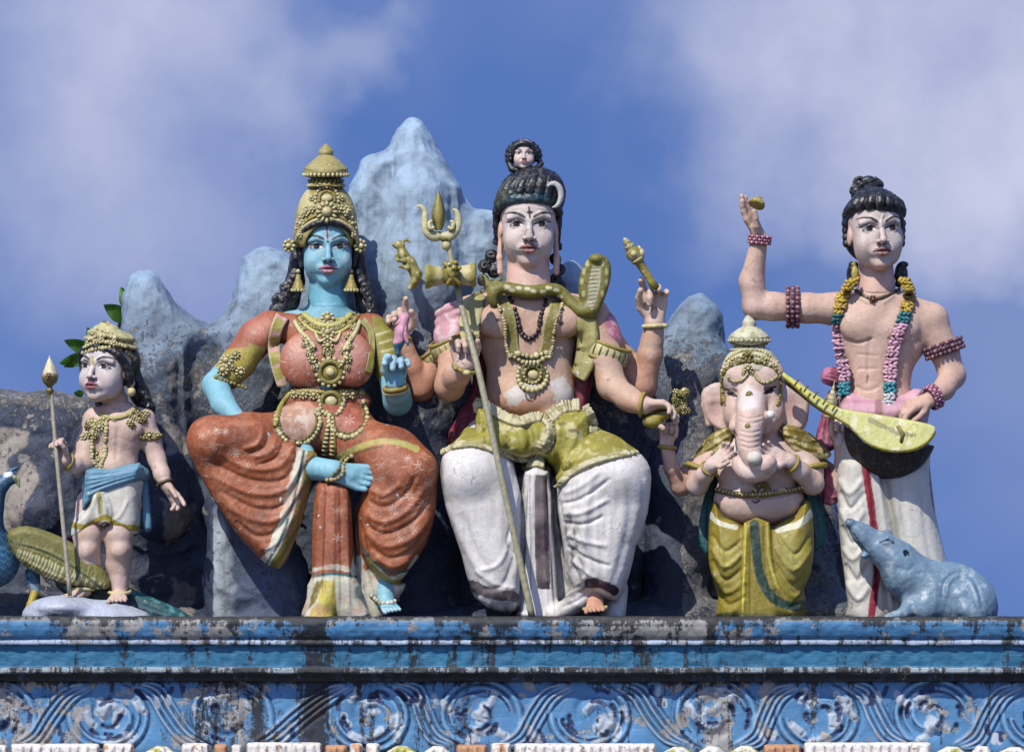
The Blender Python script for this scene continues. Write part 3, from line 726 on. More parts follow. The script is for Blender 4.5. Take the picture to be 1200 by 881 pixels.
    m.fill([(190, 485), (215, 500), (218, 530), (195, 530)], srgb(150, 145, 138), jit=8, wobble=9); m.fill([(0, 455), (70, 458), (105, 462), (100, 478), (0, 474)], srgb(110, 102, 92), jit=4, wobble=12)
    m.fill([(800, 630), (838, 620), (840, 660), (815, 665)], srgb(120, 115, 108), jit=8, wobble=9)
    root = thing('mountain_backdrop', 'jagged blue grey plaster mountain with peeling paint behind all the statues', 'sculpted mountain', (480, 735, -120))
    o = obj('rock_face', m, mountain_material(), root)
    V = m.V
    fattr(o, 'Wear', .30 + .50 * np.clip((V[:, 1] - 360) / 60, 0, 1) - .3 * (V[:, 1] < 330) - .25 * np.clip((V[:, 1] - 480) / 40, 0, 1) * (V[:, 0] <= 230) - .5 * np.clip((V[:, 1] - 480) / 60, 0, 1) * ((V[:, 0] > 230) & (V[:, 0] < 800)) * .6 + .2 * (V[:, 0] > 800) * (V[:, 1] > 430))
if want('mountain'): build_mountain()
# ---------------------------------------------------------------- anatomy helpers
def head_sdf(S, org, H, R, wide=1.0, ear=True, jaw=1.0, lobe=0):
    """local axes: x right, y down from the eye line, z out of the face; unit = head height (chin at y=.5)"""
    S.frame(org, H, R); w = wide
    S.e((0, -.14, -.06), (.335 * w, .34, .38), k=.05)
    S.e((0, .10, .06), (.30 * w, .36, .27), k=.08)
    S.e((0, .36, .15), (.135 * w * jaw, .13, .13), k=.10)
    S.e((0, .425, .235), (.085, .062, .07), k=.08)
    for q in (-1, 1):
        S.e((q * .165 * w, .18, .20), (.115, .13, .105), k=.08)
        S.e((q * .175 * w, .26, .07), (.10 * jaw, .16, .15), k=.08)
    S.e((0, -.17, .13), (.25 * w, .17, .20), k=.08)
    for q in (-1, 1):
        S.ch([(q * .03, -.062, .325, .022), (q * .13, -.105, .318, .026), (q * .24 * w, -.075, .235, .022)], k=.05)
        S.e((q * .148 * w, -.004, .375), (.088, .050, .066), k=.045, sub=True, roll=q * 2)
        S.e((q * .148 * w, .0, .245), (.075, .052, .062), k=.012)
        lid = [(-.085, .012, .268), (-.05, -.028, .300), (0, -.042, .310), (.05, -.028, .296), (.08, -.004, .262)]
        S.ch([(q * .148 * w + q * a, b, c) for a, b, c in lid], k=.010, r=.0125)
        lo = [(-.06, .026, .268), (-.03, .038, .284), (.03, .038, .280), (.055, .028, .262)]
        S.ch([(q * .148 * w + q * a, b, c) for a, b, c in lo], k=.016, r=.009)
    S.ch([(0, -.055, .322, .029), (0, .05, .362, .030), (0, .13, .402, .036)], k=.035)
    S.e((0, .15, .402), (.043, .034, .042), k=.025)
    for q in (-1, 1):
        S.e((q * .056, .160, .362), (.030, .025, .034), k=.018)
    for q in (-1, 1): S.e((q * .027, .192, .408), (.015, .010, .02), k=.008, sub=True)
    S.e((0, .275, .285), (.13, .075, .07), k=.06)
    S.ch([(0, .20, .37, .012), (0, .235, .372, .012)], k=.02, sub=True)
    S.ch([(-.105, .278, .318, .010), (-.055, .258, .352, .017), (-.018, .247, .368, .018), (0, .254, .366, .015), (.018, .247, .368, .018), (.055, .258, .352, .017), (.105, .278, .318, .010)], k=.014)
    S.ch([(-.075, .297, .332, .013), (-.03, .312, .356, .024), (.03, .312, .356, .024), (.075, .297, .332, .013)], k=.016)
    S.ch([(-.10, .281, .345, .005), (0, .278, .392, .006), (.10, .281, .345, .005)], k=.008, sub=True)
    S.e((0, .352, .345), (.07, .018, .03), k=.03, sub=True)
    if ear:
        for q in (-1, 1):
            S.e((q * .325 * w, .06, -.04), (.035, .12, .07), k=.03, roll=-q * 6)
            if lobe: S.ch([(q * .325 * w, .14, -.03, .028), (q * (.33 * w + .01), .14 + lobe * .6, 0, .036), (q * (.33 * w + .005), .14 + lobe, .01, .036)], k=.02)
    S.noframe(); return S
def head_paint(m, org, H, R, face, lip, brow=srgb(18, 12, 14), iris=srgb(36, 20, 16), wide=1.0, blush=None, lash=True, gaze=0.0, angry=0.0, under=None, region=None, browth=.022):
    L = (m.V - np.array(org)) @ np.array(R) / H; x, y, z = L.T; N = m.normals() @ np.array(R)
    fr = (z > .05)
    if face is not None:
        a = np.clip((z - .02 - .05 * fbm(m.V, 14, 3, 6)) / .10, 0, 1) * np.clip((.50 - y + .05 * fbm(m.V, 8, 3, 7)) / .14, 0, 1); m.mask(a, face)
    if blush is not None:
        a = np.exp(-(((np.abs(x) - .17) / .09) ** 2 + ((y - .19) / .07) ** 2)) * fr * .35; m.mask(a, blush)
        a = np.clip((y - .40) / .08, 0, 1) * fr * .5; m.mask(a, blush)
    a = np.clip((fbm(m.V, 9, 4, 71) - .12) * 3, 0, 1) * fr * .3; m.mask(a, np.array(m.C.mean(0)) * .78); a = np.clip((fbm(m.V, 4, 4, 72) - .3) * 6, 0, 1) * fr * .5; m.mask(a, srgb(176, 168, 158))
    y = y + .006 * fbm(m.V, 11, 2, 5); x = x + .005 * fbm(m.V, 9, 2, 15)
    s = .012
    def soft(d): return np.clip(.5 - d / s, 0, 1)
    for q in (-1, 1):
        u = (x * q - .148 * wide)                      # + towards the outside
        inn = fr & (np.abs(u) < .2) & (x * q > .02)
        # shadowed lid crease
        crv = -.062 + 1.6 * (u + .005) ** 2; m.mask(soft(np.abs(y - crv) - .006) * inn * (np.abs(u) < .10) * .35, brow)
        top = -.036 + 4.0 * (u - .0) ** 2 - .10 * u; bot = .026 - 2.4 * u ** 2 - .06 * u
        lens = np.maximum(np.maximum(top - y, y - bot), np.abs(u) - .095)
        m.mask(soft(lens) * inn, srgb(236, 230, 224))
        ir = np.sqrt((u - gaze * q) ** 2 + (y + .003) ** 2) - .041
        m.mask(soft(np.maximum(ir, lens)) * inn, iris); m.mask(soft(np.maximum(np.sqrt((u - gaze * q) ** 2 + (y + .003) ** 2) - .017, lens)) * inn, srgb(4, 3, 4))
        uu = np.minimum(u, .082); top2 = -.036 + 4.0 * uu ** 2 - .10 * uu - .25 * np.maximum(u - .082, 0); line = np.abs(y - top2 + .003) - .0105 * np.clip((.135 - u) / .05, .2, 1); m.mask(soft(np.maximum(line, np.maximum(-.092 - u, u - .13))) * inn, brow)
        line = np.abs(y - bot) - .004; m.mask(soft(np.maximum(line, np.abs(u) - .078)) * inn * .7, brow)
        # brow
        bu = (u + .105) / .235; bc = -.098 - .050 * np.sin(np.clip(bu, 0, 1) * math.pi * .8) + .012 + angry * (.045 * (1 - bu) - .02) ; th = browth * np.clip(1.3 - bu, .35, 1) * np.clip(bu * 6 + .4, 0, 1)
        m.mask(soft(np.maximum(np.abs(y - bc) - th, np.maximum(-bu, bu - 1) * .235)) * inn, brow)
        m.mask(soft(np.sqrt(((x - q * .028) / .016) ** 2 + ((y - .196) / .008) ** 2) * .009 - .009) * fr * .45, srgb(60, 30, 24))
    up = np.maximum(np.abs(x) - .105, np.maximum((.262 - .018 * np.exp(-((np.abs(x) - .03) / .03) ** 2) + .10 * np.maximum(np.abs(x) - .03, 0)) - .022 - y, y - .282))
    m.mask(soft(up) * fr, lip * .82)
    lo = np.maximum(np.abs(x) - .09, np.maximum(.278 - y, y - (.338 - 5.0 * x ** 2))); m.mask(soft(lo) * fr, lip)
    m.mask(soft(np.maximum(np.abs(y - .281) - .0075, np.abs(x) - .115)) * fr, srgb(30, 8, 12))
    for q in (-1, 1): m.mask(soft(np.sqrt((x - q * .112) ** 2 + (y - .279) ** 2) - .010) * fr * .9, srgb(25, 8, 12))
    return L
def norm(v): v = np.array(v, float); return v / (np.linalg.norm(v) + 1e-9)
def hand(S, w, u, n, L, thumb=1, curls=None, spread=6, th=None, fat=1.0, k=1.2):
    """w wrist, u finger direction, n palm normal; thumb=+1 puts the thumb on the n x u side"""
    w = np.array(w, float); u = norm(u); n = np.array(n, float); n = norm(n - u * (n @ u)); v = np.cross(n, u) * thumb
    if isinstance(curls, (int, float)) or curls is None: curls = [(curls or 15,) * 3] * 4
    curls = [c if isinstance(c, (tuple, list)) else (c, c, c) for c in curls]
    bases = []
    for i in range(4):
        b = w + u * L * (.50 - .025 * abs(i - 1) - (.02 if i == 3 else 0)) + v * L * (.165 - .112 * i)
        bases.append(b); S.c(w + v * L * (.05 - .045 * i), b, .085 * L * fat, .072 * L * fat, k=3)
    S.c(w - u * L * .05, w + u * L * .2, .10 * L * fat, .10 * L * fat, k=4)
    S.c(w + v * L * .09 + n * L * .03, w + u * L * .26 + v * L * .14 + n * L * .045, .075 * L * fat, .06 * L * fat, k=3)
    for i, b in enumerate(bases):
        ln = (.40, .45, .41, .33)[i] * L; a = 0; p = b; r = (.062, .064, .060, .052)[i] * L * fat; s = math.radians((1.2 - i) * spread)
        for q, (f, ang) in enumerate(zip((.44, .31, .25), curls[i])):
            a += math.radians(ang); d = u * math.cos(a) + n * math.sin(a); d = norm(d * math.cos(s) + v * math.sin(s))
            p2 = p + d * ln * f; S.c(p, p2, r, r * .93, k=k if q else 2.0); p = p2; r *= .93
    th = th or [(.55, .75, .30, .22), (.85, .35, .25, .18), (.95, .1, .1, .14)]
    p = w + u * L * .12 + v * L * .12 + n * L * .02; r = .072 * L * fat
    for (a, b, c, ln) in th:
        d = norm(u * a + v * b + n * c); p2 = p + d * ln * L; S.c(p, p2, r, r * .9, k=2 if r > .07 * L * fat else 1); p = p2; r *= .9
    return S
def surf(hm, pts, lift=0, default=0, n=1, step=None):
    P = spline([p[:2] for p in pts], n) if n > 1 else np.array([p[:2] for p in pts], float)
    if step: P = resample(P, step)
    return [(x, y, hm(x, y, default) + lift) for x, y in P]
def smoothd(P, it=2):
    P = np.array(P, float)
    for _ in range(it): Q = P.copy(); Q[1:-1, 2] = np.maximum((P[:-2, 2] + P[2:, 2]) / 2, P[1:-1, 2] - 1) * .5 + P[1:-1, 2] * .5; P = Q
    return P
def beads(mb, hm, pts, r, col, gap=2.1, lift=.3, col2=None, jit=.26, sq=1):
    for i, p in enumerate(smoothd(surf(hm, pts, (lift - .25) * r, n=4, step=r * gap * .9))):
        if random.random() < .04: continue
        p = p + np.array([random.uniform(-.22, .22) * r, random.uniform(-.22, .22) * r, 0])
        c = col if (col2 is None or i % 2) else col2; q = r * random.uniform(1 - jit, 1 + jit)
        mb.ball(p, (q * random.uniform(.9, 1.2), q * random.uniform(.9, 1.2), q * sq), np.array(c) * random.uniform(.68, 1.12))
def cord(mb, hm, pts, r, col, lift=0, sq=.8, n=4, seg=8, step=3):
    P = smoothd(surf(hm, pts, lift, n=n, step=step), 3); mb.tube([tuple(p) + (r,) for p in P], r, col, seg, sq)
GOLD = srgb(150, 132, 52); CREAM = srgb(198, 186, 132); OLIVE = srgb(120, 110, 38); DKOL = srgb(84, 76, 22); BLACKH = srgb(22, 22, 26)
M_SKIN = weathered('painted_plaster_skin', .58, aod=.035, chip=.22, chipscale=20, chipcol=(.42, .40, .36), dirt=.6, dirtcol=(.07, .035, .02), streak=.16, bump=.22, fine=1.6, grime=.34)
M_FACE = weathered('painted_plaster_face', .55, aod=.03, chip=.0, dirt=.55, dirtcol=(.08, .04, .025), streak=.06, bump=.10, grime=.10)
M_CLOTH = weathered('painted_plaster_cloth', .55, chip=.25, chipcol=(.42, .40, .36), dirt=.75, streak=.25, bump=.3, grime=.5)
M_WHITE = weathered('whitewashed_plaster_cloth', .6, chip=.12, chipcol=(.30, .28, .26), dirt=.9, dirtcol=(.035, .032, .03), streak=.3, bump=.2, grime=.4)
M_GOLD = weathered('flaking_gold_paint', .5, chip=.45, chipcol=(.42, .40, .30), chipscale=38, aod=.045, dirt=1.0, dirtcol=(.035, .03, .008), streak=.1, bump=.35, grime=.5)
M_HAIR = weathered('black_painted_plaster', .38, chip=.1, chipcol=(.12, .12, .12), dirt=.6, dirtcol=(.004, .004, .005), streak=.15, bump=.3, grime=.3)
M_BLUE = weathered('pale_blue_painted_plaster', .42, chip=.2, chipcol=(.36, .37, .36), dirt=.7, dirtcol=(.02, .03, .04), streak=.3, bump=.28, grime=.45)
def strands(S, roots, tips, r0=4, r1=2.5, k=1.2, bow=(0, 0, 0), wig=0, n=6):
    for a, b in zip(roots, tips):
        a = np.array(a, float); b = np.array(b, float); pts = []
        for t in np.linspace(0, 1, n):
            p = a * (1 - t) + b * t + np.array(bow) * math.sin(math.pi * t) + np.array([math.sin(t * 9) * wig, 0, math.cos(t * 9) * wig]); pts.append((*p, r0 * (1 - t) + r1 * t))
        S.ch(pts, k=k)
def curl(S, c, r, rr, turns=1.4, a0=0, k=.8, dz=3, fl=1):
    pts = []
    for t in np.linspace(0, 1, 14):
        a = a0 + fl * t * turns * 2 * math.pi; q = r * (1 - .75 * t); pts.append((c[0] + q * math.cos(a), c[1] + q * math.sin(a), c[2] + dz * t, rr * (1 - .2 * t)))
    S.ch(pts, k=k)
def band(mb, hm, pts, w, th, col, lift=0, edge=None, n=4, step=3, rows=6, colf=None):
    """a flat strap lying on what is already sculpted; pts (x,y) with local width w or (x,y,w)"""
    P = spline([tuple(p) if len(p) > 2 else (*p, w) for p in pts], n); P = resample(P, step); V = []; m = len(P)
    T = np.gradient(P[:, :2], axis=0); T /= np.linalg.norm(T, axis=1)[:, None] + 1e-9
    dd = np.array([hm(x, y) for x, y in P[:, :2]])
    for _ in range(4): dd[1:-1] = np.maximum(dd[1:-1] - .5, (dd[:-2] + dd[2:]) / 2) if False else (dd[:-2] + dd[2:]) * .25 + dd[1:-1] * .5
    rng = np.linspace(-1, 1, rows)
    for i in range(m):
        nx, ny = -T[i, 1], T[i, 0]; c = []
        for s in rng:
            x = P[i, 0] + nx * s * P[i, 2] / 2; y = P[i, 1] + ny * s * P[i, 2] / 2; h = hm(x, y, dd[i]); h = dd[i] * .5 + np.clip(h, dd[i] - 12, dd[i] + 4) * .5
            c.append((x, y, h + lift + th * (1 if abs(s) > .75 and edge is not None else .7)))
        V += c; V += [(x, y, z - th * 2.2 - 2) for x, y, z in reversed(c)]
    q = 2 * rows; F = []; C = []
    for i in range(m):
        for j in range(q):
            jj = j if j < rows else q - 1 - j; s = rng[jj]; C.append(edge if (edge is not None and abs(s) > .7) else (colf(i / m, s) if colf else col))
    for i in range(m - 1):
        for j in range(q): F.append((i * q + j, (i + 1) * q + j, (i + 1) * q + (j + 1) % q, i * q + (j + 1) % q))
    F.append((0, rows - 1, rows, q - 1)); e = (m - 1) * q; F.append((e, e + rows - 1, e + rows, e + q - 1))
    mb.add(V, F, np.array(C, float)); return mb

def ring_part(name, root, c, axis, Ra, r, col, mat=None, gem=None, **k):
    g = MB(); g.ring(c, axis, Ra, r, col, **k)
    if gem:
        for (a, rr, cc) in gem:
            u, v, n = basis(axis); # a: angle from straight towards the viewer
            f = np.array([0, 0, 1.0]); f = norm(f - n * (f @ n)); s_ = np.cross(n, f); p = np.array(c) + (f * math.cos(a) + s_ * math.sin(a)) * (Ra + r * .6)
            g.ball(p, rr, cc, (12, 8))
    return obj(name, g, mat or M_GOLD, root)
def crown_tower(S, cx, cd, prof, k=2):
    """stack of round discs: (y, radius) pairs from bottom to top"""
    for (y0, r0), (y1, r1) in zip(prof[:-1], prof[1:]):
        n = max(1, int(abs(y1 - y0) / 1.5))
        for i in range(n):
            t = i / n; S.e((cx, y0 + (y1 - y0) * t, cd), (r0 + (r1 - r0) * t, 2.6, (r0 + (r1 - r0) * t)), k=k)
    return S
def star(m, x, y, r, col, w=1.0, n=8):
    for i in range(n):
        a = math.pi * 2 * i / n + x; m.stroke([(x + r * .25 * math.cos(a), y + r * .25 * math.sin(a)), (x + r * math.cos(a), y + r * math.sin(a))], w, col, n=1, alpha=.85)
def foot_sdf(S, ankle, u, n, L, toes=1, k=3):
    """ankle, u towards the toes, n up from the top of the foot"""
    a = np.array(ankle, float); u = norm(u); n = np.array(n, float); n = norm(n - u * (n @ u)); v = np.cross(n, u) * toes
    S.c(a, a + u * L * .35 - n * L * .04, .17 * L, .15 * L, k=k + 2)
    for i in range(5):
        o = v * L * (.22 - .11 * i); b = a + u * L * (.70 - .05 * i) + o - n * L * .05; S.c(a + u * L * .15 + o * .4, b, .115 * L, .06 * L, k=k)
        S.ch([(*b, .056 * L), (*(b + u * L * (.20 if i == 0 else .16) - n * L * .01), .066 * L if i == 0 else .052 * L)], k=.6)
    return S
# ---------------------------------------------------------------- the blue seated woman
def build_seated_woman():
    random.seed(30); hm = HMap()
    root = thing('deity_statue', 'blue skinned seated woman statue with tall gold crown and orange dress', 'statue', (385, 728, 20))
    blue = srgb(124, 178, 190)
    b = Sdf(1.1)
    b.e((384, 410, -26), (44, 44, 24), k=8); b.c((384, 380, -30), (384, 330, -30), 25, 20, k=8); b.ch([(320, 382, -32, 15), (384, 376, -32, 18), (438, 386, -32, 15)], k=10)
    b.ch([(308, 386, -30, 17), (276, 424, -22, 16), (253, 452, -8, 16)], k=6); b.ch([(253, 452, -8, 16), (262, 474, 18, 14), (282, 496, 44, 9.5)], k=5)
    b.ch([(441, 388, -30, 16), (456, 432, -15, 15), (466, 470, 2, 16)], k=6); b.ch([(466, 470, 2, 16.5), (466, 460, 20, 14), (463, 449, 36, 9.5)], k=5)
    hand(b, (281, 496, 44), (1, .22, .12), (0, 1, -.2), 44, thumb=-1, curls=[(5, 15, 15)] * 4, spread=5, fat=1.25)
    hand(b, (463, 450, 36), (.05, -1, .1), (0, .1, 1), 56, thumb=-1, curls=[(55, 60, 20), (75, 55, 30), (62, 60, 35), (50, 50, 35)], spread=9, th=[(.7, .45, .5, .24), (.9, -.1, .6, .22), (.8, -.3, .5, .16)], fat=1.3)
    b.ch([(362, 548, 50, 14), (392, 552, 60, 13)], k=4); foot_sdf(b, (390, 553, 60), (1, .16, .10), (-.1, -.25, 1), 62, toes=-1)
    b.ch([(452, 680, 30, 13), (452, 704, 40, 11)], k=4); foot_sdf(b, (452, 706, 40), (.25, .22, 1), (0, -1, .2), 44, toes=1)
    b.ch([(384, 425, -22, 26), (380, 500, -8, 24), (350, 520, 10, 14), (362, 548, 50, 13)], k=6); b.ch([(385, 505, -5, 20), (450, 560, 30, 15), (452, 680, 30, 13)], k=6)
    bm = b.mesh(blue, hm); V = bm.V
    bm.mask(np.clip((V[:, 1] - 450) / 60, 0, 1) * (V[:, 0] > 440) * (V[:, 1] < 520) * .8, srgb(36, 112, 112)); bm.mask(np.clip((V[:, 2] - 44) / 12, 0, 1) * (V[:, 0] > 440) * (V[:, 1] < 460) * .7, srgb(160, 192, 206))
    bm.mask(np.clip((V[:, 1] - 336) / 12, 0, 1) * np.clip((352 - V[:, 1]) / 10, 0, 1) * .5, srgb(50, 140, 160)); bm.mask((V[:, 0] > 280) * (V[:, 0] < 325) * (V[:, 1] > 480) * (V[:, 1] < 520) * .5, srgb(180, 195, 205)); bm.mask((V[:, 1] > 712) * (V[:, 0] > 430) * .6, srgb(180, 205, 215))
    HO, H, R = (384, 289, -30), 93, rotm(0, 1, 0)
    f = Sdf(.6); head_sdf(f, HO, H, R, wide=1.0, jaw=1.08); f.c((384, 320, -36), (384, 366, -30), 21, 24, k=6)
    fm = f.mesh(blue); head_paint(fm, HO, H, R, srgb(130, 182, 196), srgb(186, 126, 142), wide=1.0, browth=.016, brow=srgb(14, 22, 34), iris=srgb(24, 24, 30))
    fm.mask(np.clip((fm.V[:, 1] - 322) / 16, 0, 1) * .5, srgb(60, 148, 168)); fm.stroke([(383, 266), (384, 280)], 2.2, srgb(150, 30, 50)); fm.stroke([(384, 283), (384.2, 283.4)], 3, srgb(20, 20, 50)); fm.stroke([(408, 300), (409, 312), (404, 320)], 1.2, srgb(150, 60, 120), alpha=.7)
    fm.fill([(402, 298), (410, 296), (411, 312), (404, 314)], srgb(158, 190, 196), jit=2.5, wobble=5)
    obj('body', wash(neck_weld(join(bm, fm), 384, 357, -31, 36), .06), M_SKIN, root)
    f2 = f.grid(); hm.add(f2[0], f2[1], f.vox)
    # hair
    s = Sdf(1.1); s.e((384, 286, -50), (36, 40, 26), k=4)
    s.ch([(352, 270, -24, 4), (349.5, 290, -26, 3.6), (353, 312, -26, 3)], k=2); s.ch([(415, 270, -24, 4), (418, 290, -26, 3.6), (414, 312, -26, 3)], k=2)
    s.ch(spline([(353, 280, -16, 3.4), (362, 266, -2, 3.2), (384, 259.5, 4, 3.2), (405, 266, -2, 3.2), (415, 280, -16, 3.4)], 4), k=2)
    s.ch([(348, 300, -44, 8), (346, 330, -44, 11), (338, 352, -42, 13), (326, 364, -36, 11)], k=4); s.ch([(420, 300, -44, 8), (422, 330, -44, 11), (428, 356, -42, 12), (434, 368, -34, 9)], k=4)
    for i in range(10): t = i / 9; curl(s, (346 - 26 * t + random.uniform(-3, 3), 322 + 42 * t + random.uniform(-4, 4), -30), 5.5, 2.6, 1.2, random.uniform(0, 6), fl=1 if i % 2 else -1)
    for i in range(10): t = i / 9; curl(s, (421 + 14 * t + random.uniform(-3, 3), 320 + 46 * t + random.uniform(-3, 3), -30), 5, 2.6, 1.2, random.uniform(0, 6), fl=1 if i % 2 else -1)
    obj('hair', s.mesh(BLACKH, hm), M_HAIR, root)
    # crown
    c = Sdf(1.1); c.e((382, 262, -30), (36.5, 50, 33), k=0); c.e((382, 276, -30), (38, 26, 34), k=6); c.box((382, 330, -28), (60, 40, 60), sub=True, k=1)
    crown_tower(c, 382, -28, [(218, 24), (213, 19), (209, 18), (207, 24), (202, 26.5), (198, 26), (196, 24), (190, 18), (184, 10), (182, 7.5), (180, 8.8), (177, 8.6), (174, 6), (171, 2.5), (168.5, .8)], k=1.2)
    c.ring = None; c.e((384, 306, 8), (31.5, 44, 46), k=2, sub=True)
    cm = c.mesh(srgb(160, 148, 88), hm); V = cm.V; cm.mask(np.clip(fbm(V, 7, 4, 3) * 2 + .2, 0, 1) * .6, GOLD); cm.fill([(350, 250), (352, 225), (362, 215), (366, 240), (356, 262)], CREAM, alpha=.8, jit=2)  # cream fill paints the sunlit highlight on the crown's left side
    cm.stroke([(357, 204), (382, 209), (408, 204)], 3, DKOL, jit=.6); cm.stroke([(362, 213), (382, 218), (402, 213)], 2, DKOL); cm.stroke([(356, 198), (382, 203), (408, 198)], 1, DKOL)
    co = obj('crown', cm, M_GOLD, root)
    g = MB()
    def arc(x0, y0, xm, ym, x1, y1, r, col=CREAM, **k): beads(g, hm, [(x0, y0), ((x0 + xm) / 2 - (x1 - x0) * .06, (y0 + ym) / 2 - abs(y0 - ym) * .18), (xm, ym), ((x1 + xm) / 2 + (x1 - x0) * .06, (y1 + ym) / 2 - abs(y0 - ym) * .18), (x1, y1)], r, col, **k)
    cord(g, hm, [(347, 289), (350, 274), (364, 261), (382, 256), (402, 261), (415, 274), (419, 289)], 2.6, CREAM, .4); cord(g, hm, [(347, 276), (358, 260), (382, 250), (406, 260), (418, 276)], 1.6, GOLD, 1)
    for i in range(13):
        a = math.pi * (1 + i / 12); x, y = 382 + 33 * math.cos(a), 268 + 26 * math.sin(a); y = max(y, 244); 
        if abs(x - 382) > 13: P = (x, y, hm(x, y)); g.rosette(P, hm.normal(x, y), 5.2, CREAM, OLIVE, 6, .5)
    g.rosette((383, 249, hm(383, 249)), hm.normal(383, 249), 13.5, CREAM, OLIVE, 12, .45, .45); g.ball((383, 249, hm(383, 249) + 4), (4.5, 4.5, 4), CREAM, (12, 8))
    for rr, br in ((13.5, 2.2), (9, 2)):
        for i in range(13): a = math.pi * (.95 + 1.1 * i / 12); x, y = 383 + rr * math.cos(a), 234 + rr * math.sin(a) * 1.1; g.ball((x, y, hm(x, y) + .8), br, CREAM if rr > 10 else GOLD)
    g.ball((383, 233, hm(383, 233)), (7, 5, 3), CREAM, (12, 8))
    for x, y, r in ((354, 262, 4), (411, 262, 4), (360, 247, 4.4), (406, 247, 4.4), (366, 232, 3.4), (400, 232, 3.4), (352, 275, 3.4), (414, 275, 3.4)): g.rosette((x, y, hm(x, y)), hm.normal(x, y), r * 1.4, CREAM, DKOL, 7, .5)
    for i in range(30): a = math.pi * 2 * i / 30; g.ball((382 + 26 * math.cos(a), 205, -28 + 26 * math.sin(a)), (2.2, 2.6, 2.2), CREAM)
    for i in range(24): a = math.pi * 2 * i / 24; g.ball((382 + 20 * math.cos(a), 212, -28 + 20 * math.sin(a)), 1.8, GOLD)
    obj('crown_relief', g, M_GOLD, co)
    for x, q in ((339.5, -1), (421.5, 1)): g = MB(); g.rosette((x, 288, -18), (q * .5, 0, 1), 8.5, CREAM, OLIVE, 8, .5); g.ring((x, 288, -20), (q * .5, 0, 1), 6, 2, GOLD); obj('ear_flower', g, M_GOLD, root)
    for x in (349.5, 411.5):
        g = MB(); g.ball((x, 318, -16), 2.6, CREAM); g.lathe((x, 336, -14), [(0, 15), (2.5, 14), (3, 10), (5.5, 3), (8, -2), (8, -4), (0, -5)], GOLD, 18)
        for i in range(12): a = i * math.pi / 6; g.ball((x + 7.2 * math.cos(a), 340, -14 + 7.2 * math.sin(a)), 2, CREAM)
        obj('earring', g, M_GOLD, root)
    # blouse
    t = Sdf(1.2); t.e((384, 414, -22), (50, 46, 30), k=0); t.e((356, 424, 4), (29, 31, 14), k=18); t.e((411, 424, 4), (28, 31, 14), k=18); t.ch([(322, 384, -30, 18), (384, 384, -26, 18), (436, 386, -30, 18)], k=10)
    t.ch([(316, 384, -30, 20), (300, 396, -26, 20.5), (280, 424, -20, 19), (268, 438, -14, 18.5)], k=6); t.ch([(432, 386, -30, 18), (445, 400, -25, 19), (456, 432, -13, 18)], k=6)
    t.e((378, 468, -14), (44, 26, 26), k=6); t.e((384, 352, -26), (28, 16, 30), k=3, sub=True)
    t.ch([(340, 470, -10, 10), (425, 470, -10, 10)], k=6); tm = t.mesh(srgb(158, 84, 52), hm); V = tm.V
    tm.mask(np.exp(-(((V[:, 0] - 356) / 24) ** 2 + ((V[:, 1] - 410) / 22) ** 2)) * (V[:, 2] > 0) * .8, srgb(206, 156, 138)); tm.mask(np.exp(-(((V[:, 0] - 412) / 22) ** 2 + ((V[:, 1] - 412) / 24) ** 2)) * (V[:, 2] > 0) * .75, srgb(196, 146, 130))  # whitish-pink highlights painted onto the bust
    tm.mask(np.exp(-(((V[:, 0] - 305) / 14) ** 2 + ((V[:, 1] - 388) / 12) ** 2)) * .6, srgb(212, 150, 128))
    tm.fill([(262, 410), (300, 405), (303, 430), (290, 455), (250, 450), (250, 430)], srgb(160, 140, 42), jit=1.5); tm.fill([(292, 402), (312, 408), (300, 436), (276, 456), (268, 446), (284, 428)], srgb(172, 156, 66), jit=1.5)
    tm.fill([(436, 370), (462, 376), (480, 440), (474, 455), (440, 450), (436, 410)], srgb(140, 130, 44), jit=1.5)
    for i in range(5): tm.stroke([(442 + i * 3, 392 + i * 10), (456 + i * 3, 388 + i * 10)], 2.4, srgb(190, 182, 130), jit=1.2)
    tm.fill([(338, 452), (420, 452), (424, 462), (334, 462)], srgb(60, 22, 18), jit=1, soft=3); tm.stroke([(252, 447), (270, 455), (288, 458)], 2, srgb(20, 60, 56))
    random.seed(8)
    for i in range(46):
        sx = random.choice((352, 414)); a = random.uniform(0, 6.28); r = random.uniform(9, 26); x, y = sx + r * math.cos(a), 424 + r * math.sin(a) * 1.1; tm.stroke([(x, y), (x + 4 * math.cos(a + .3), y + 4 * math.sin(a + .3))], .9, srgb(226, 190, 170), alpha=.6)
    tm.fill([(362, 368), (404, 368), (400, 380), (384, 386), (366, 380)], srgb(170, 160, 70), jit=1)
    tm.ridge([(384, 395), (383, 440)], 5, -2.5); obj('blouse', wash(tm, .06), M_CLOTH, root)
    # jewellery on the chest
    g = MB(); 
    for (P, r) in (([(356, 368), (368, 378), (384, 382), (400, 378), (412, 368)], 3.6), ([(350, 372), (364, 386), (384, 392), (404, 386), (418, 373)], 2.2)): cord(g, hm, P, r, srgb(186, 178, 96), 1)
    for P in ([(345, 376), (352, 388), (362, 398), (369, 408)], [(422, 376), (416, 390), (408, 402), (402, 412)]): cord(g, hm, P, 2.8, CREAM, 1.5)
    for x, y, r in ((384, 374, 9), (384, 391, 9), (358, 396, 5), (408, 394, 5.5), (364, 408, 5), (404, 410, 6), (366, 420, 6), (407, 420, 6), (384, 405, 7), (370, 382, 4), (398, 382, 4), (358, 384, 4.5), (412, 384, 4.5), (385, 416, 4)): g.rosette((x, y, hm(x, y)), hm.normal(x, y, 5), r, CREAM, OLIVE, 8, .5)
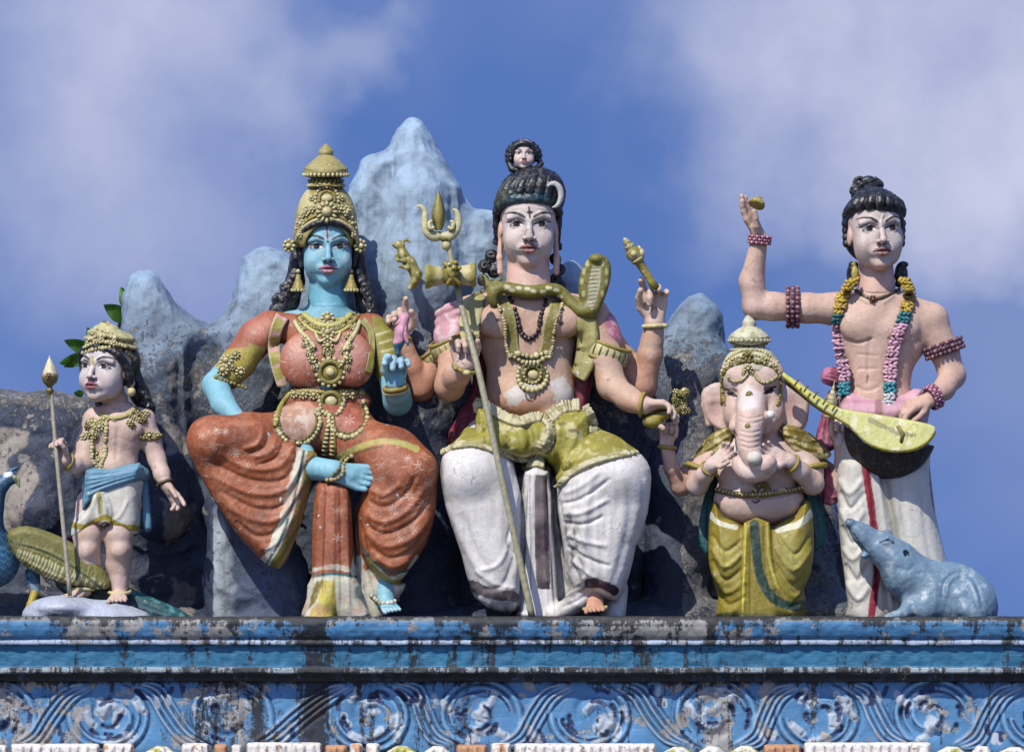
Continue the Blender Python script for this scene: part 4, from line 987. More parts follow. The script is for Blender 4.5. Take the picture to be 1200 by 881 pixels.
    beads(g, hm, [(352, 380), (358, 398), (364, 416), (372, 430)], 1.9, CREAM, 2.0, 1.5); beads(g, hm, [(416, 380), (410, 398), (406, 416), (398, 430)], 1.9, CREAM, 2.0, 1.5)
    P = (387, 436); d = hm(*P); g.ring((*P, d + 2), (0, 0, 1), 12.5, 3.4, OLIVE); g.ball((*P, d + 1), (10, 10, 3), GOLD, (12, 8)); g.ball((*P, d + 3), (5.5, 5.5, 4), CREAM, (12, 8))
    for i in range(15): a = i * 2 * math.pi / 15; x, y = P[0] + 16 * math.cos(a), P[1] + 16 * math.sin(a); g.ball((x, y, d + 2), 2.7, CREAM, (12, 8))
    for q in (-1, 1): g.tube([(384 + q * 2, 396, hm(384, 396) + 4, 1.5), (384 + q * 9, 400, hm(384, 396) + 4, 2.2), (384 + q * 13, 394, hm(384, 394) + 4, 2.0), (384 + q * 15, 388, hm(384, 390) + 4, 1)], 2, CREAM, 8, 1, n=3)
    beads(g, hm, [(348, 370), (362, 382), (384, 388), (406, 382), (420, 370)], 2.0, GOLD, 1.8, .8); beads(g, hm, [(352, 367), (366, 374), (384, 378), (402, 374), (416, 367)], 1.8, CREAM, 1.8, 1.2)
    for i in range(9): a = math.pi * (.12 + .76 * i / 8); x, y = 384 + 33 * math.cos(a), 366 + 20 * math.sin(a); g.rosette((x, y, hm(x, y)), hm.normal(x, y, 5), 3.6, CREAM, DKOL, 6, .6)
    for x, y in ((356, 404), (361, 414), (411, 406), (407, 430), (368, 430), (384, 422), (380, 412), (389, 411)): g.rosette((x, y, hm(x, y)), hm.normal(x, y, 5), 3.8, CREAM, OLIVE, 7, .6)
    obj('necklace', g, M_GOLD, root)
    g = MB()
    for x, y, r in ((266, 424, 9), (276, 416, 6), (262, 434, 8), (281, 436, 7), (272, 430, 5)): g.rosette((x, y, hm(x, y)), hm.normal(x, y, 4), r, CREAM, OLIVE, 9, .55)
    beads(g, hm, [(253, 442), (268, 448), (288, 454)], 2.2, GOLD, 1.8, .6); obj('armlet', g, M_GOLD, root)
    ring_part('bracelet', root, (463.5, 454, 33), (-.15, -1, .25), 13, 2.8, GOLD, ry=1); ring_part('bracelet', root, (464, 458, 29), (-.15, -1, .25), 14, 2.2, CREAM)
    g = MB(); band(g, hm, [(331, 370, 16), (323, 388, 14), (321, 410, 14), (325, 432, 13), (331, 452, 12)], 14, 3, srgb(150, 140, 56), lift=3, edge=srgb(188, 176, 140), colf=lambda a, s_: srgb(196, 150, 140) if int(a * 18) % 4 == 0 else srgb(150, 140, 56)); obj('shoulder_sash', g, M_CLOTH, root)
    g = MB(); band(g, hm, [(424, 374, 8), (434, 388, 7), (436, 410, 7), (432, 436, 8)], 8, 2, srgb(130, 122, 40), lift=2, edge=srgb(176, 168, 110)); obj('shoulder_sash', g, M_CLOTH, root)
    # dress
    terra = srgb(150, 80, 40); k = Sdf(1.3)
    k.e((378, 498, -8), (60, 34, 36), k=0)
    k.ch([(345, 510, 5, 30), (290, 512, 38, 26), (250, 515, 50, 25), (246, 517, 52, 25)], k=14)
    k.poly([(221, 514), (226, 499), (238, 491), (264, 491), (300, 502), (332, 514), (358, 528), (372, 533), (360, 590), (345, 635), (327, 667), (300, 650), (272, 618), (252, 588), (236, 560), (224, 535)], 46, 21, 18, k=8)
    k.ch([(410, 515, 5, 32), (460, 535, 38, 32), (484, 550, 50, 29)], k=14)
    k.poly([(436, 530), (462, 519), (486, 524), (504, 538), (513, 560), (511, 595), (500, 636), (478, 670), (462, 684), (440, 672), (424, 650), (420, 600), (428, 560)], 40, 30, 24, k=10)
    k.poly([(370, 570), (380, 564), (398, 564), (410, 574), (413, 620), (416, 680), (414, 722), (366, 722), (366, 680), (366, 620)], 52, 17, 14, k=6)
    k.poly([(366, 676), (416, 676), (422, 700), (432, 735), (356, 735), (360, 700)], 50, 20, 10, k=5)
    k.poly([(413, 600), (428, 600), (440, 665), (470, 682), (474, 690), (440, 735), (400, 735)], 28, 14, 10, k=5)
    k.ch([(386, 690, 64, 8), (378, 712, 70, 14), (374, 728, 74, 19)], k=4)
    km = k.mesh(terra, hm)
    # folds of the raised thigh sweep from the hip round under the knee
    for pts, w, a in (([(346, 512), (330, 545), (290, 548), (256, 530)], 4, 2.6), ([(352, 520), (336, 560), (292, 562), (246, 540)], 3.2, -2.6), ([(356, 530), (336, 572), (295, 578), (246, 556)], 4, 2.8), ([(358, 545), (334, 590), (300, 596), (256, 574)], 3.2, -2.6), ([(356, 560), (332, 604), (300, 610), (266, 592)], 4, 2.6), ([(350, 580), (326, 620), (300, 628), (276, 610)], 3.2, -2.4), ([(344, 600), (324, 636), (304, 642)], 3.6, 2.2), ([(324, 508), (318, 528), (296, 536)], 3.4, 2), ([(334, 512), (324, 536), (300, 546)], 2.4, -2.2), ([(308, 505), (302, 520), (284, 526)], 3, 1.8), ([(316, 506), (310, 524), (290, 532)], 2.4, -1.8),
        ([(428, 600), (450, 612), (480, 596), (500, 566)], 4, 2.6), ([(426, 612), (450, 626), (486, 610), (506, 580)], 3.2, -2.8), ([(428, 622), (452, 640), (486, 628), (506, 600)], 4, 2.6), ([(434, 640), (456, 654), (484, 644), (500, 620)], 3.2, -2.4), ([(440, 652), (460, 664), (480, 656)], 3.4, 2), ([(430, 585), (450, 594), (474, 580), (488, 556)], 3.2, -2.2), ([(432, 572), (450, 580), (470, 566)], 3.6, 2),
        ([(376, 572), (372, 640), (368, 720)], 2.6, 1.8), ([(383, 568), (381, 640), (379, 700)], 2, -2.2), ([(391, 566), (391, 640), (388, 700)], 2.6, 1.6), ([(399, 568), (400, 640), (400, 720)], 2, -2.2), ([(406, 572), (407, 640), (409, 720)], 2.4, 1.6), ([(416, 610), (422, 670), (430, 722)], 2.6, 2), ([(422, 610), (434, 670), (448, 720)], 2.2, -2), ([(362, 690), (358, 730)], 2.5, 1.8)):
        km.ridge(pts, w, a)
    cream2 = srgb(206, 200, 178); teal = srgb(20, 92, 92); V = km.V
    km.mask(np.exp(-(((V[:, 0] - 455) / 22) ** 2 + ((V[:, 1] - 545) / 22) ** 2)) * (V[:, 2] > 30) * .5, srgb(196, 128, 96)); km.mask(np.exp(-(((V[:, 0] - 385) / 10) ** 2 + ((V[:, 1] - 600) / 40) ** 2)) * (V[:, 2] > 40) * .5, srgb(190, 118, 90))
    # borders
    B = [(372, 533), (360, 590), (345, 635), (327, 667)]; off = lambda P, q: [(x - q, y - q * .25) for x, y in P]
    km.stroke(off(B, 21), 9, cream2, jit=3.4, wobble=5); km.stroke(off(B, 16), 3, teal, jit=.6); km.stroke(off(B, 13), 3, cream2, jit=.8); km.stroke(off(B, 7.5), 9, OLIVE, jit=1.2); km.stroke(off(B, 1), 4, srgb(150, 142, 84), jit=.6); km.spots(5, .24, cream2, 41, .5) if False else None
    km.fill([(428, 672), (438, 655), (456, 676), (476, 668), (488, 650), (494, 655), (476, 684), (470, 700), (440, 735), (400, 735), (414, 650), (424, 650)], cream2, jit=2.6, dr=(-20, 80)); km.stroke([(424, 640), (440, 660), (458, 670), (478, 668), (492, 655)], 2.4, teal, jit=.6); km.stroke([(430, 655), (444, 672), (462, 682), (474, 680)], 6, srgb(150, 140, 60), jit=2.0)
    km.fill([(360, 673), (420, 673), (426, 735), (352, 735)], srgb(190, 186, 164), jit=1.4, dr=(25, 110)); km.stroke([(363, 668), (390, 664), (416, 668)], 5, cream2, jit=3, dr=(25, 110)); km.stroke([(362, 676), (390, 672), (418, 676)], 3.4, teal, dr=(25, 110)); km.fill([(378, 680), (392, 680), (396, 728), (358, 728), (372, 705)], srgb(178, 166, 66), jit=1.5, dr=(30, 110)); km.fill([(370, 680), (378, 680), (370, 706), (362, 712)], OLIVE, jit=1.5, dr=(30, 110)); km.stroke([(358, 728), (385, 722), (400, 728)], 4, srgb(196, 186, 90), dr=(30, 110))
    km.stroke([(409, 565), (414, 600), (416, 660)], 3, srgb(70, 66, 34), jit=.8)
    km.stroke([(396, 536), (420, 524), (446, 517), (470, 519), (488, 526)], 7, srgb(168, 160, 84), jit=1); km.stroke([(400, 542), (422, 530), (446, 523)], 2, DKOL)
    fl = srgb(214, 186, 164)
    for x, y in ((254, 505), (236, 510), (276, 530), (250, 522), (289, 545), (264, 506)): star(km, x, y, random.uniform(4, 6), fl, random.uniform(.7, 1.2), random.choice((6, 7, 8)))
    for x, y in ((395, 598), (395, 630), (477, 537), (490, 545), (502, 565), (481, 580), (461, 597), (496, 592), (468, 630), (484, 620), (446, 545)): star(km, x + random.uniform(-1, 1), y, random.uniform(4.4, 6.6), fl, random.uniform(.7, 1.3), random.choice((5, 6, 7, 8)))
    random.seed(4)
    for i in range(110):
        t = random.random(); q = i % 2; x = random.uniform(232, 340) if q else random.uniform(436, 505); y = random.uniform(520, 625); km.stroke([(x, y), (x + random.uniform(4, 7), y - random.uniform(-2, 5))], .8, fl, alpha=.55)
    # hip panels
    for (cx_, cy_, rx, ry) in ((349, 492, 24, 26), (407, 486, 21, 24)):
        pts = [(cx_ + rx * math.cos(a), cy_ + ry * math.sin(a)) for a in np.linspace(0, 2 * math.pi, 20, endpoint=False)]; km.fill(pts, srgb(180, 138, 112) if cx_ < 380 else srgb(150, 76, 54), jit=1, dr=(0, 60))
    km.spots(9, .3, srgb(216, 200, 186), 61, .6) if False else None
    star(km, 410, 492, 6, fl, .9, 6)
    V = km.V; a_ = np.exp(-(((V[:, 0] - 350) / 20) ** 2 + ((V[:, 1] - 492) / 20) ** 2)) * (V[:, 2] > 0) * np.clip(fbm(V, 7, 4, 33) * 4 + .2, 0, 1); km.mask(a_ * .8, srgb(214, 196, 176)); a_ = np.clip((fbm(V, 13, 4, 35) - .12) * 5, 0, 1) * .35; km.mask(a_, srgb(196, 130, 96)); a_ = np.clip((fbm(V, 17, 4, 37) - .15) * 5, 0, 1) * .35; km.mask(a_, srgb(96, 44, 26))
    obj('dress', wash(km, .08), M_CLOTH, root)
    g = MB()
    for i, x in enumerate((346, 356, 368, 402, 412, 422)): y = 464 + 3 * abs(x - 384) / 40 * -1; g.rosette((x, y, hm(x, y)), hm.normal(x, y, 5), 6.5, CREAM, OLIVE, 8, .5)
    cord(g, hm, [(332, 462), (356, 458), (384, 460), (410, 458), (428, 462)], 3, GOLD, .6); g.ring((388, 471, hm(388, 471) + 2), (0, .1, 1), 11, 3.2, OLIVE); g.ball((388, 470, hm(388, 470) + 3), (8, 7, 4), CREAM, (12, 8)); beads(g, hm, [(374, 466), (376, 480), (388, 488), (400, 480), (402, 466)], 3, CREAM, 1.7, .6)
    for (cx_, cy_, rx, ry, a0, a1) in ((349, 492, 26, 28, -.4, 3.6), (407, 486, 23, 26, -.6, 3.2)):
        P = [(cx_ + rx * math.cos(a), cy_ + ry * math.sin(a)) for a in np.linspace(a0, a1, 10)]; beads(g, hm, P, 3, CREAM, 1.7, .3); P = [(cx_ + (rx - 4) * math.cos(a), cy_ + (ry - 4) * math.sin(a)) for a in np.linspace(a0, a1, 10)]; beads(g, hm, P, 1.6, OLIVE, 2, .3)
    for q in (-1, 1): cord(g, hm, [(388 + q * 2, 486), (387 + q * 5, 505), (385 + q * 8, 532)], 1.8, OLIVE, 1)
    for i in range(10):
        y = 490 + i * 4.7; w_ = 3 + i * .35
        for q in (-1, 1): g.box = None; x = 387.5 - i * .25 + q * (2.2 + i * .3); g.ball((x, y, hm(x, y) + 1.5), (w_ * .75, 2, 1.8), CREAM)
    cord(g, hm, [(342, 458), (328, 478), (322, 500)], 3.2, srgb(150, 142, 60), 1)
    obj('girdle', g, M_GOLD, root)
    P0 = [(404 + 13 * math.sin(a) * .35 - 8 * math.cos(a), 552 + 15 * math.cos(a + .5)) for a in np.linspace(0, 3, 8)]
    g = MB(); cord(g, hm, [(412, 535), (404, 541), (402, 552), (396, 560), (384, 562)], 2, OLIVE, .2); cord(g, hm, [(412, 535), (408, 533), (400, 540), (397, 550), (390, 557)], 1.6, OLIVE, .2); beads(g, hm, [(412, 535), (404, 541), (402, 552), (396, 560), (384, 562)], 2.7, srgb(190, 170, 110), 1.8, .5); beads(g, hm, [(408, 533), (400, 540), (397, 550), (390, 557)], 1.8, OLIVE, 1.8, .5); obj('anklet', g, M_GOLD, root)
    g = MB(); cord(g, hm, [(436, 698), (446, 706), (458, 706), (466, 702)], 2.2, OLIVE, .2); beads(g, hm, [(436, 698), (446, 706), (458, 706), (466, 702)], 2.8, srgb(200, 194, 176), 1.7, .5); obj('anklet', g, M_GOLD, root)
    return hm
HM_WOMAN = build_seated_woman() if want('woman') else None
# ---------------------------------------------------------------- the central seated man
def build_seated_man():
    random.seed(31); hm = HMap()
    root = thing('deity_statue', 'large seated four armed man with snake collar and baggy white trousers', 'statue', (620, 728, 20))
    pink, pale, tan = srgb(190, 158, 134), srgb(200, 186, 176), srgb(186, 142, 116)
    # --- body
    b = Sdf(1.05)
    b.e((619, 396, -24), (57, 60, 32), k=8); b.e((622, 452, -20), (52, 50, 29), k=14); b.e((622, 466, -10), (47, 26, 27), k=12)
    b.ch([(556, 366, -28, 21), (619, 360, -30, 24), (690, 368, -28, 21)], k=16)
    b.e((585, 376, 0), (27, 20, 12), roll=-6, k=9); b.e((659, 376, 0), (25, 20, 12), roll=6, k=9)
    b.c((619, 362, -28), (619, 318, -26), 27, 24, k=10)
    b.c((600, 346, -12), (612, 366, -4), 5, 4, k=5); b.c((640, 346, -12), (628, 366, -4), 5, 4, k=5)
    b.e((624, 466, 19), (3.4, 4.5, 5), k=2, sub=True)
    b.ch([(621, 395, 12, 2), (622, 440, 12, 2)], k=6, sub=True)
    # lower pair of arms
    b.ch([(545, 372, -22, 22), (534, 415, -10, 19), (527, 452, 6, 17)], k=8); b.ch([(527, 452, 6, 17), (535, 440, 28, 14.5), (544, 428, 44, 11)], k=6)
    b.ch([(694, 374, -22, 22), (709, 418, -8, 18.5), (717, 452, 4, 16.5)], k=8); b.ch([(717, 452, 4, 16.5), (735, 466, 24, 14), (755, 475, 38, 10.5)], k=6)
    # upper pair of arms, behind
    b.ch([(548, 380, -40, 19), (512, 425, -45, 17), (493, 455, -40, 15)], k=6); b.ch([(493, 455, -40, 15), (482, 430, -34, 13), (470, 398, -30, 11)], k=5)
    b.ch([(700, 385, -42, 20), (728, 425, -42, 19), (752, 452, -36, 18)], k=6); b.ch([(752, 452, -36, 17), (762, 415, -30, 14.5), (767, 380, -26, 10.5)], k=5)
    # feet
    b.ch([(640, 480, -15, 24), (700, 555, 30, 20), (700, 620, 34, 15), (697, 690, 44, 11)], k=6)
    b.ch([(697, 690, 48, 11), (697, 706, 52, 11)], k=4); foot_sdf(b, (697, 706, 52), (0, .22, 1), (0, -1, .2), 44, toes=1)
    # --- hands, sculpted finer, one body with the arms
    h = b
    h.ch([(537, 438, 34, 13), (544, 428, 44, 10.5)], k=4)
    hand(h, (543, 430, 44), (-.12, -1, .05), (.15, 0, 1), 54, thumb=1, curls=[(20, 30, 20), (70, 75, 50), (60, 80, 50), (12, 40, 30)], spread=7, th=[(.5, .7, .5, .24), (.8, .3, .6, .2), (.95, -.1, .5, .16)], fat=1.12)
    h.ch([(472, 408, -32, 12), (469, 396, -30, 10)], k=4)
    hand(h, (468, 397, -30), (-.10, -1, .05), (.1, 0, 1), 56, thumb=1, curls=[(10, 20, 10), (60, 80, 60), (70, 85, 60), (70, 85, 60)], spread=5, th=[(.6, .7, .5, .24), (.8, .2, .5, .2), (.9, -.3, .5, .16)], fat=1.15)
    h.ch([(764, 400, -28, 13), (767, 380, -26, 10)], k=4)
    hand(h, (767, 379, -26), (.0, -1, .05), (-.1, 0, 1), 62, thumb=-1, curls=[(5, 25, 15), (60, 80, 40), (15, 55, 40), (10, 55, 40)], spread=9, th=[(.75, .6, .3, .24), (.95, .1, .5, .22), (.9, -.3, .6, .18)], fat=1.12)
    h.ch([(742, 471, 30, 13), (755, 475, 38, 10)], k=4)
    hand(h, (754, 474, 38), (1, .04, .06), (0, .96, .3), 54, thumb=1, curls=[(25, 35, 30), (30, 35, 30), (30, 35, 30), (25, 45, 30)], spread=7, th=[(.45, .2, 1, .22), (.6, -.1, .9, .2), (.8, 0, .6, .16)], fat=1.15)
    bm = b.mesh(pink, hm)
    V = bm.V; bm.spots(26, .05, tan, 3, .6, .25)
    bm.mask(np.clip((V[:, 1] - 455) / 30, 0, 1) * .45, srgb(190, 120, 84)); bm.mask((V[:, 0] < 545) * .35 * np.ones(len(V)), srgb(200, 140, 112)); bm.mask((V[:, 2] < -15) * np.clip((V[:, 1] - 395) / 30, 0, 1) * .5 * ((V[:, 0] < 530) | (V[:, 0] > 720)), srgb(178, 108, 74))
    bm.fill([(600, 452), (628, 446), (633, 462), (612, 470), (598, 480), (590, 462)], srgb(196, 186, 176), jit=5, wobble=6)
    bm.fill([(645, 448), (660, 440), (672, 458), (676, 476), (655, 478), (648, 464)], srgb(205, 196, 186), jit=4, wobble=6)
    bm.stroke([(591, 471), (600, 482), (620, 486), (640, 484)], 3, srgb(184, 100, 50), alpha=.6, jit=1.5); bm.stroke([(577, 470), (581, 480), (596, 488)], 5, srgb(180, 98, 50), alpha=.6, jit=1.5)
    bm.stroke([(616, 462), (618, 468), (624, 470), (628, 466), (628, 462)], 2.2, srgb(70, 28, 20)); bm.stroke([(583, 375), (585, 375)], 4, srgb(60, 40, 34), jit=.4); bm.stroke([(657, 379), (659, 379)], 4, srgb(60, 40, 34), jit=.4)
    bm.ridge([(565, 393), (585, 399), (605, 392)], 2.2, -1.5); bm.ridge([(640, 392), (658, 398), (676, 390)], 2.2, -1.5)
    bm.ridge([(601, 388), (606, 396), (606, 420)], 3, -1.0)
    for (hx, hy, hr) in ((540, 415, 26), (465, 368, 30), (767, 350, 32), (778, 478, 28)):
        V = bm.V; bm.mask(np.clip((hr - np.hypot(V[:, 0] - hx, V[:, 1] - hy)) / 6, 0, 1) * ((V[:, 2] > 30) if hx in (540, 778) else (V[:, 2] < 10)) * .75, srgb(200, 176, 160))
    bm.stroke([(534, 412), (540, 417), (536, 424)], 1.2, srgb(50, 24, 20)); bm.stroke([(540, 424), (546, 428)], 1.0, srgb(50, 24, 20))
    bm.stroke([(759, 352), (765, 360), (761, 368)], 1.0, srgb(70, 34, 26)); bm.stroke([(768, 360), (772, 366)], 1.0, srgb(70, 34, 26))
    bm.stroke([(458, 372), (464, 370), (468, 374)], 1.0, srgb(50, 24, 20))
    # --- head
    HO, H, R = (619, 263, -26), 100, rotm(0, 2, 0)
    f = Sdf(.6); head_sdf(f, HO, H, R, wide=.98, lobe=.42, jaw=1.0); f.c((619, 300, -32), (619, 350, -26), 24, 27.5, k=6)
    fm = f.mesh(srgb(212, 172, 152)); L = head_paint(fm, HO, H, R, pale, srgb(164, 104, 98), blush=srgb(214, 176, 158), browth=.019, angry=.2)
    fm.stroke([(620, 243), (621, 255)], 2.2, srgb(30, 26, 50)); fm.stroke([(619, 249), (623, 249)], 3, srgb(50, 30, 50))
    for q in (244.5, 247.5): fm.ridge([(600, q + 1), (612, q - .5)], 1.1, .5); fm.ridge([(628, q - .5), (641, q + 1)], 1.1, .5)
    fm.stroke([(587, 276), (589, 300), (594, 318)], 1.4, srgb(120, 60, 40), alpha=.5)
    body = join(bm, fm); neck_weld(body, 619, 340, -27, 45); obj('body', wash(body, .06), M_SKIN, root)
    hmf = HMap(); hmf.H[:] = hm.H; f2 = f.grid(); hmf.add(f2[0], f2[1], f.vox)
    # --- hair
    s = Sdf(1.0); s.e((618, 226, -42), (33, 28, 28), k=5); s.e((617, 262, -56), (34, 46, 24), k=6)
    n = 11
    for i in range(n):
        t = i / (n - 1); a = math.pi * (1 - t); x0 = 618 + 35 * math.cos(a); y0 = 235 + 12 * (abs(t - .5) * 2) ** 2; z0 = -26 + 28 * math.sin(a)
        x1 = 606 + 28 * t; y1 = 199 + 3 * abs(t - .5)
        s.ch(spline([(x0, y0, z0, 4.6), (x0 + 4, y0 - 17, z0 + 2 - 2 * (t > .8), 6.0), (x0 * .55 + x1 * .45 + 9, y0 - 33, z0 * .6 - 10, 5.6), (x1, y1, -34, 4.2)], 3), k=.6)
    s.ch(spline([(581, 250, -28, 4.5), (590, 238, -10, 4.5), (604, 233.5, 2, 4.5), (619, 232.5, 5, 4.5), (634, 233.5, 2, 4.5), (647, 238, -10, 4.5), (656, 250, -28, 4.5)], 4), k=2.5)
    s.ch([(582, 246, -34, 4.6), (582, 265, -38, 4.6), (584, 284, -44, 4.6)], k=1.5); s.ch([(655, 246, -36, 4.4), (654, 265, -38, 4.4), (652, 284, -44, 4.4)], k=1.5)
    for (x, y, r, fl) in ((582, 282, 4.5, 1), (576, 300, 8, 1), (568, 312, 8, -1), (579, 318, 8, 1), (566, 328, 7, 1), (577, 336, 8, -1), (568, 343, 6, 1), (583, 345, 7, 1), (654, 288, 5, 1), (651, 304, 7, -1), (656, 316, 7, 1), (651, 328, 8, -1), (658, 335, 6, 1)):
        s.e((x, y, -50), (r, r, 7), k=2); curl(s, (x, y, -44), r * .8, 2.4, 1.3, random.uniform(0, 6), fl=fl)
    sm = s.mesh(BLACKH); sm.disp(.5 * fbm(sm.V, 3.5, 2, 4)); sm.fill([(588, 244), (590, 226), (600, 222), (622, 227), (642, 224), (652, 232), (650, 246), (620, 238)], srgb(26, 66, 74), jit=5, alpha=.7, front=True, dr=(-30, 60)); sm.fill([(576, 235), (584, 214), (600, 208), (596, 228), (585, 245)], srgb(72, 74, 50), jit=5, alpha=.6)
    obj('hair', sm, M_HAIR, root)
    c = MB(); c.tube([(648 + 9.5 * math.cos(a), 229 + 14 * math.sin(a), 2 - 3 * math.cos(a), 4.0 * max(.15, math.sin((a + 2.5) / 4.2 * math.pi) ** .6)) for a in np.linspace(-2.4, 1.7, 18)][::1], 3, srgb(190, 186, 178), 10, .8)
    obj('crescent_moon', c, M_WHITE, root)
    # --- small face above the topknot
    H2, R2, O2 = 36, rotm(0, 0, 6), (614, 181, -26)
    q = Sdf(.5); head_sdf(q, O2, H2, R2, wide=1.12, ear=False); qm = q.mesh(srgb(205, 180, 165)); head_paint(qm, O2, H2, R2, srgb(206, 186, 176), srgb(180, 120, 110), wide=1.12, browth=.022, blush=srgb(200, 150, 130))
    o1 = obj('small_face', qm, M_FACE, root)
    s = Sdf(.8); s.e((613.5, 180, -35), (18, 16, 13), k=2); s.ch(spline([(601, 182, -22, 2.6), (603, 172, -18, 2.8), (613.5, 167.5, -15, 3), (624, 172, -18, 2.8), (626, 182, -22, 2.6)], 4), k=1)
    for i in range(13):
        a = math.pi * (.92 + i / 12 * 1.16); s.ch([(613.5 + 15 * math.cos(a), 183 + 14.5 * math.sin(a), -27, 3), (613.5 + 19 * math.cos(a), 183 + 17 * math.sin(a), -31, 3.2), (613.5 + 17 * math.cos(a), 184 + 15 * math.sin(a), -38, 3)], k=.8)
    s.ch([(596, 190, -30, 3.5), (600, 198, -28, 4), (614, 201, -24, 3), (630, 198, -28, 4), (634, 192, -30, 3.5)], k=2); o = obj('small_hair', s.mesh(BLACKH), M_HAIR, root)
    # --- trousers
    p = Sdf(1.35)
    p.ch([(575, 520, -10, 34), (560, 548, 40, 36), (553, 556, 52, 34)], k=14); p.ch([(665, 520, -10, 34), (705, 550, 40, 38), (722, 560, 52, 35)], k=14)
    p.poly([(518, 545), (524, 531), (548, 525), (588, 533), (606, 560), (612, 610), (610, 690), (604, 716), (572, 712), (552, 690), (541, 650), (528, 612), (519, 580)], 40, 36, 30, k=10)
    p.poly([(652, 560), (678, 540), (705, 532), (742, 529), (758, 541), (763, 560), (759, 600), (749, 632), (745, 640), (738, 672), (722, 704), (690, 694), (670, 690), (660, 640)], 42, 37, 32, k=10)
    p.poly([(600, 560), (655, 560), (668, 640), (690, 690), (660, 716), (600, 722), (580, 700), (596, 640)], 2, 22, 16, k=8)
    p.poly([(614, 552), (643, 552), (648, 620), (654, 700), (652, 730), (608, 730), (609, 700), (611, 620)], 38, 16, 10, k=3)
    p.ch([(690, 690, 46, 12), (676, 705, 50, 12), (650, 722, 52, 10)], k=8)
    p.ch([(722, 690, 20, 14), (716, 735, 22, 16)], k=8)
    white = srgb(214, 210, 204)
    pm = p.mesh(white, hm)
    for pts, w, a in (([(606, 560), (600, 610), (602, 660), (598, 708)], 3.5, 2.6), ([(612, 556), (604, 620), (606, 690), (596, 722)], 2.4, 2.2), ([(618, 556), (613, 640), (613, 722)], 1.7, -2), ([(641, 556), (646, 640), (652, 722)], 1.7, -2), ([(648, 575), (656, 640), (672, 700)], 3, 2.5), ([(655, 585), (664, 640), (682, 690)], 2.6, -2.5), ([(625, 560), (622, 640), (622, 720)], 1.5, 1.4), ([(636, 560), (638, 640), (642, 720)], 1.5, 1.4),
        ([(660, 578), (680, 570), (704, 552)], 3, 1.6), ([(658, 590), (682, 584), (716, 560)], 2.4, -2.4), ([(660, 602), (684, 600), (714, 584)], 3, 2.2), ([(660, 612), (684, 614), (708, 604)], 2.2, -2.6), ([(664, 626), (684, 634), (712, 640)], 3, 2.4), ([(664, 640), (684, 652), (716, 664)], 2.2, -2.8), ([(668, 654), (684, 668), (700, 678)], 2.6, 2.2), ([(666, 600), (672, 640), (684, 676)], 3.4, -3.4), ([(674, 596), (684, 630), (700, 660)], 2.6, 1.8),
        ([(700, 545), (688, 590), (684, 640), (694, 684)], 5, 1.6), ([(735, 560), (738, 600), (728, 650), (716, 690)], 5, -1.5), ([(756, 560), (757, 600), (744, 640)], 3, 1.5),
        ([(524, 590), (545, 640), (566, 676)], 4, 1.5), ([(540, 600), (560, 650), (590, 690)], 5, -1.7), ([(600, 625), (585, 660), (562, 668)], 3, 1.8), ([(606, 645), (590, 685), (565, 690)], 3, -1.6), ([(560, 700), (590, 716), (640, 722)], 3, 2.2), ([(556, 668), (580, 684), (606, 690)], 2.6, 1.6), ([(605, 600), (596, 635), (606, 650)], 3, -2.5),
        ([(662, 700), (680, 690), (700, 682)], 3, 2.2), ([(655, 712), (676, 704), (690, 694)], 2.4, -2)):
        pm.ridge(pts, w, a)
    pm.folds([(690, 560), (688, 620), (696, 680)], [(752, 560), (748, 610), (722, 690)], 5, 4, .7)
    pm._n = None
    purple = srgb(52, 28, 44)
    pm.fill([(627, 556), (641, 556), (643, 620), (645, 690), (629, 690), (626, 620)], purple, jit=1.2, dr=(42, 90)); 
    for x in (621, 646): pm.stroke([(x, 556), (x + .5, 620), (x + 1, 690)], 1.4, srgb(80, 78, 90), alpha=.8, jit=.6)
    pm.stroke([(552, 685), (575, 695), (603, 699)], 13, purple, jit=2.2, alpha=.92); pm.stroke([(690, 683), (704, 684), (720, 692)], 11, purple, jit=1.6); pm.stroke([(655, 704), (672, 694), (690, 686)], 3, purple, jit=1, alpha=.7)
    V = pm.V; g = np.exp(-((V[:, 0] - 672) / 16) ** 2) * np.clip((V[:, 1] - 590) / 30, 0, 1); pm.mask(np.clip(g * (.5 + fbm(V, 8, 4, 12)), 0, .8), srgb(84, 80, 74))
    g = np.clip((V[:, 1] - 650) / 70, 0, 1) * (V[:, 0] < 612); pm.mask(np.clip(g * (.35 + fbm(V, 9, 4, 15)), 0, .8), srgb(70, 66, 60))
    pm.mask(np.clip((fbm(V, 30, 3, 17) * .6), 0, .35), srgb(190, 180, 170))
    for P in ([(656, 570), (668, 556), (690, 543), (716, 537), (742, 532), (752, 524), (700, 500), (640, 500), (646, 550)], [(520, 530), (546, 522), (584, 531), (612, 540), (614, 505), (540, 500)]):
        pm.fill(P, srgb(140, 130, 44), jit=1.5, dr=(0, 120)); pm.fill(P, CREAM, jit=1.5, alpha=.0)
    sel = pm._sel((520, 500), (760, 575)); okk = np.abs(pm.C[sel] - srgb(140, 130, 44)).sum(1) < .05; sp_ = sel[okk]; a_ = np.clip((fbm(pm.V[sp_], 8, 4, 29) - .1) * 5, 0, 1) * .7; pm.C[sp_] = pm.C[sp_] * (1 - a_[:, None]) + srgb(186, 178, 116) * a_[:, None]; pm.V[sp_] += pm.normals()[sp_] * 1.6
    obj('trousers', wash(pm, .05), M_WHITE, root)
    # --- tiger skin around the hips with its furry hem
    t = Sdf(1.35)
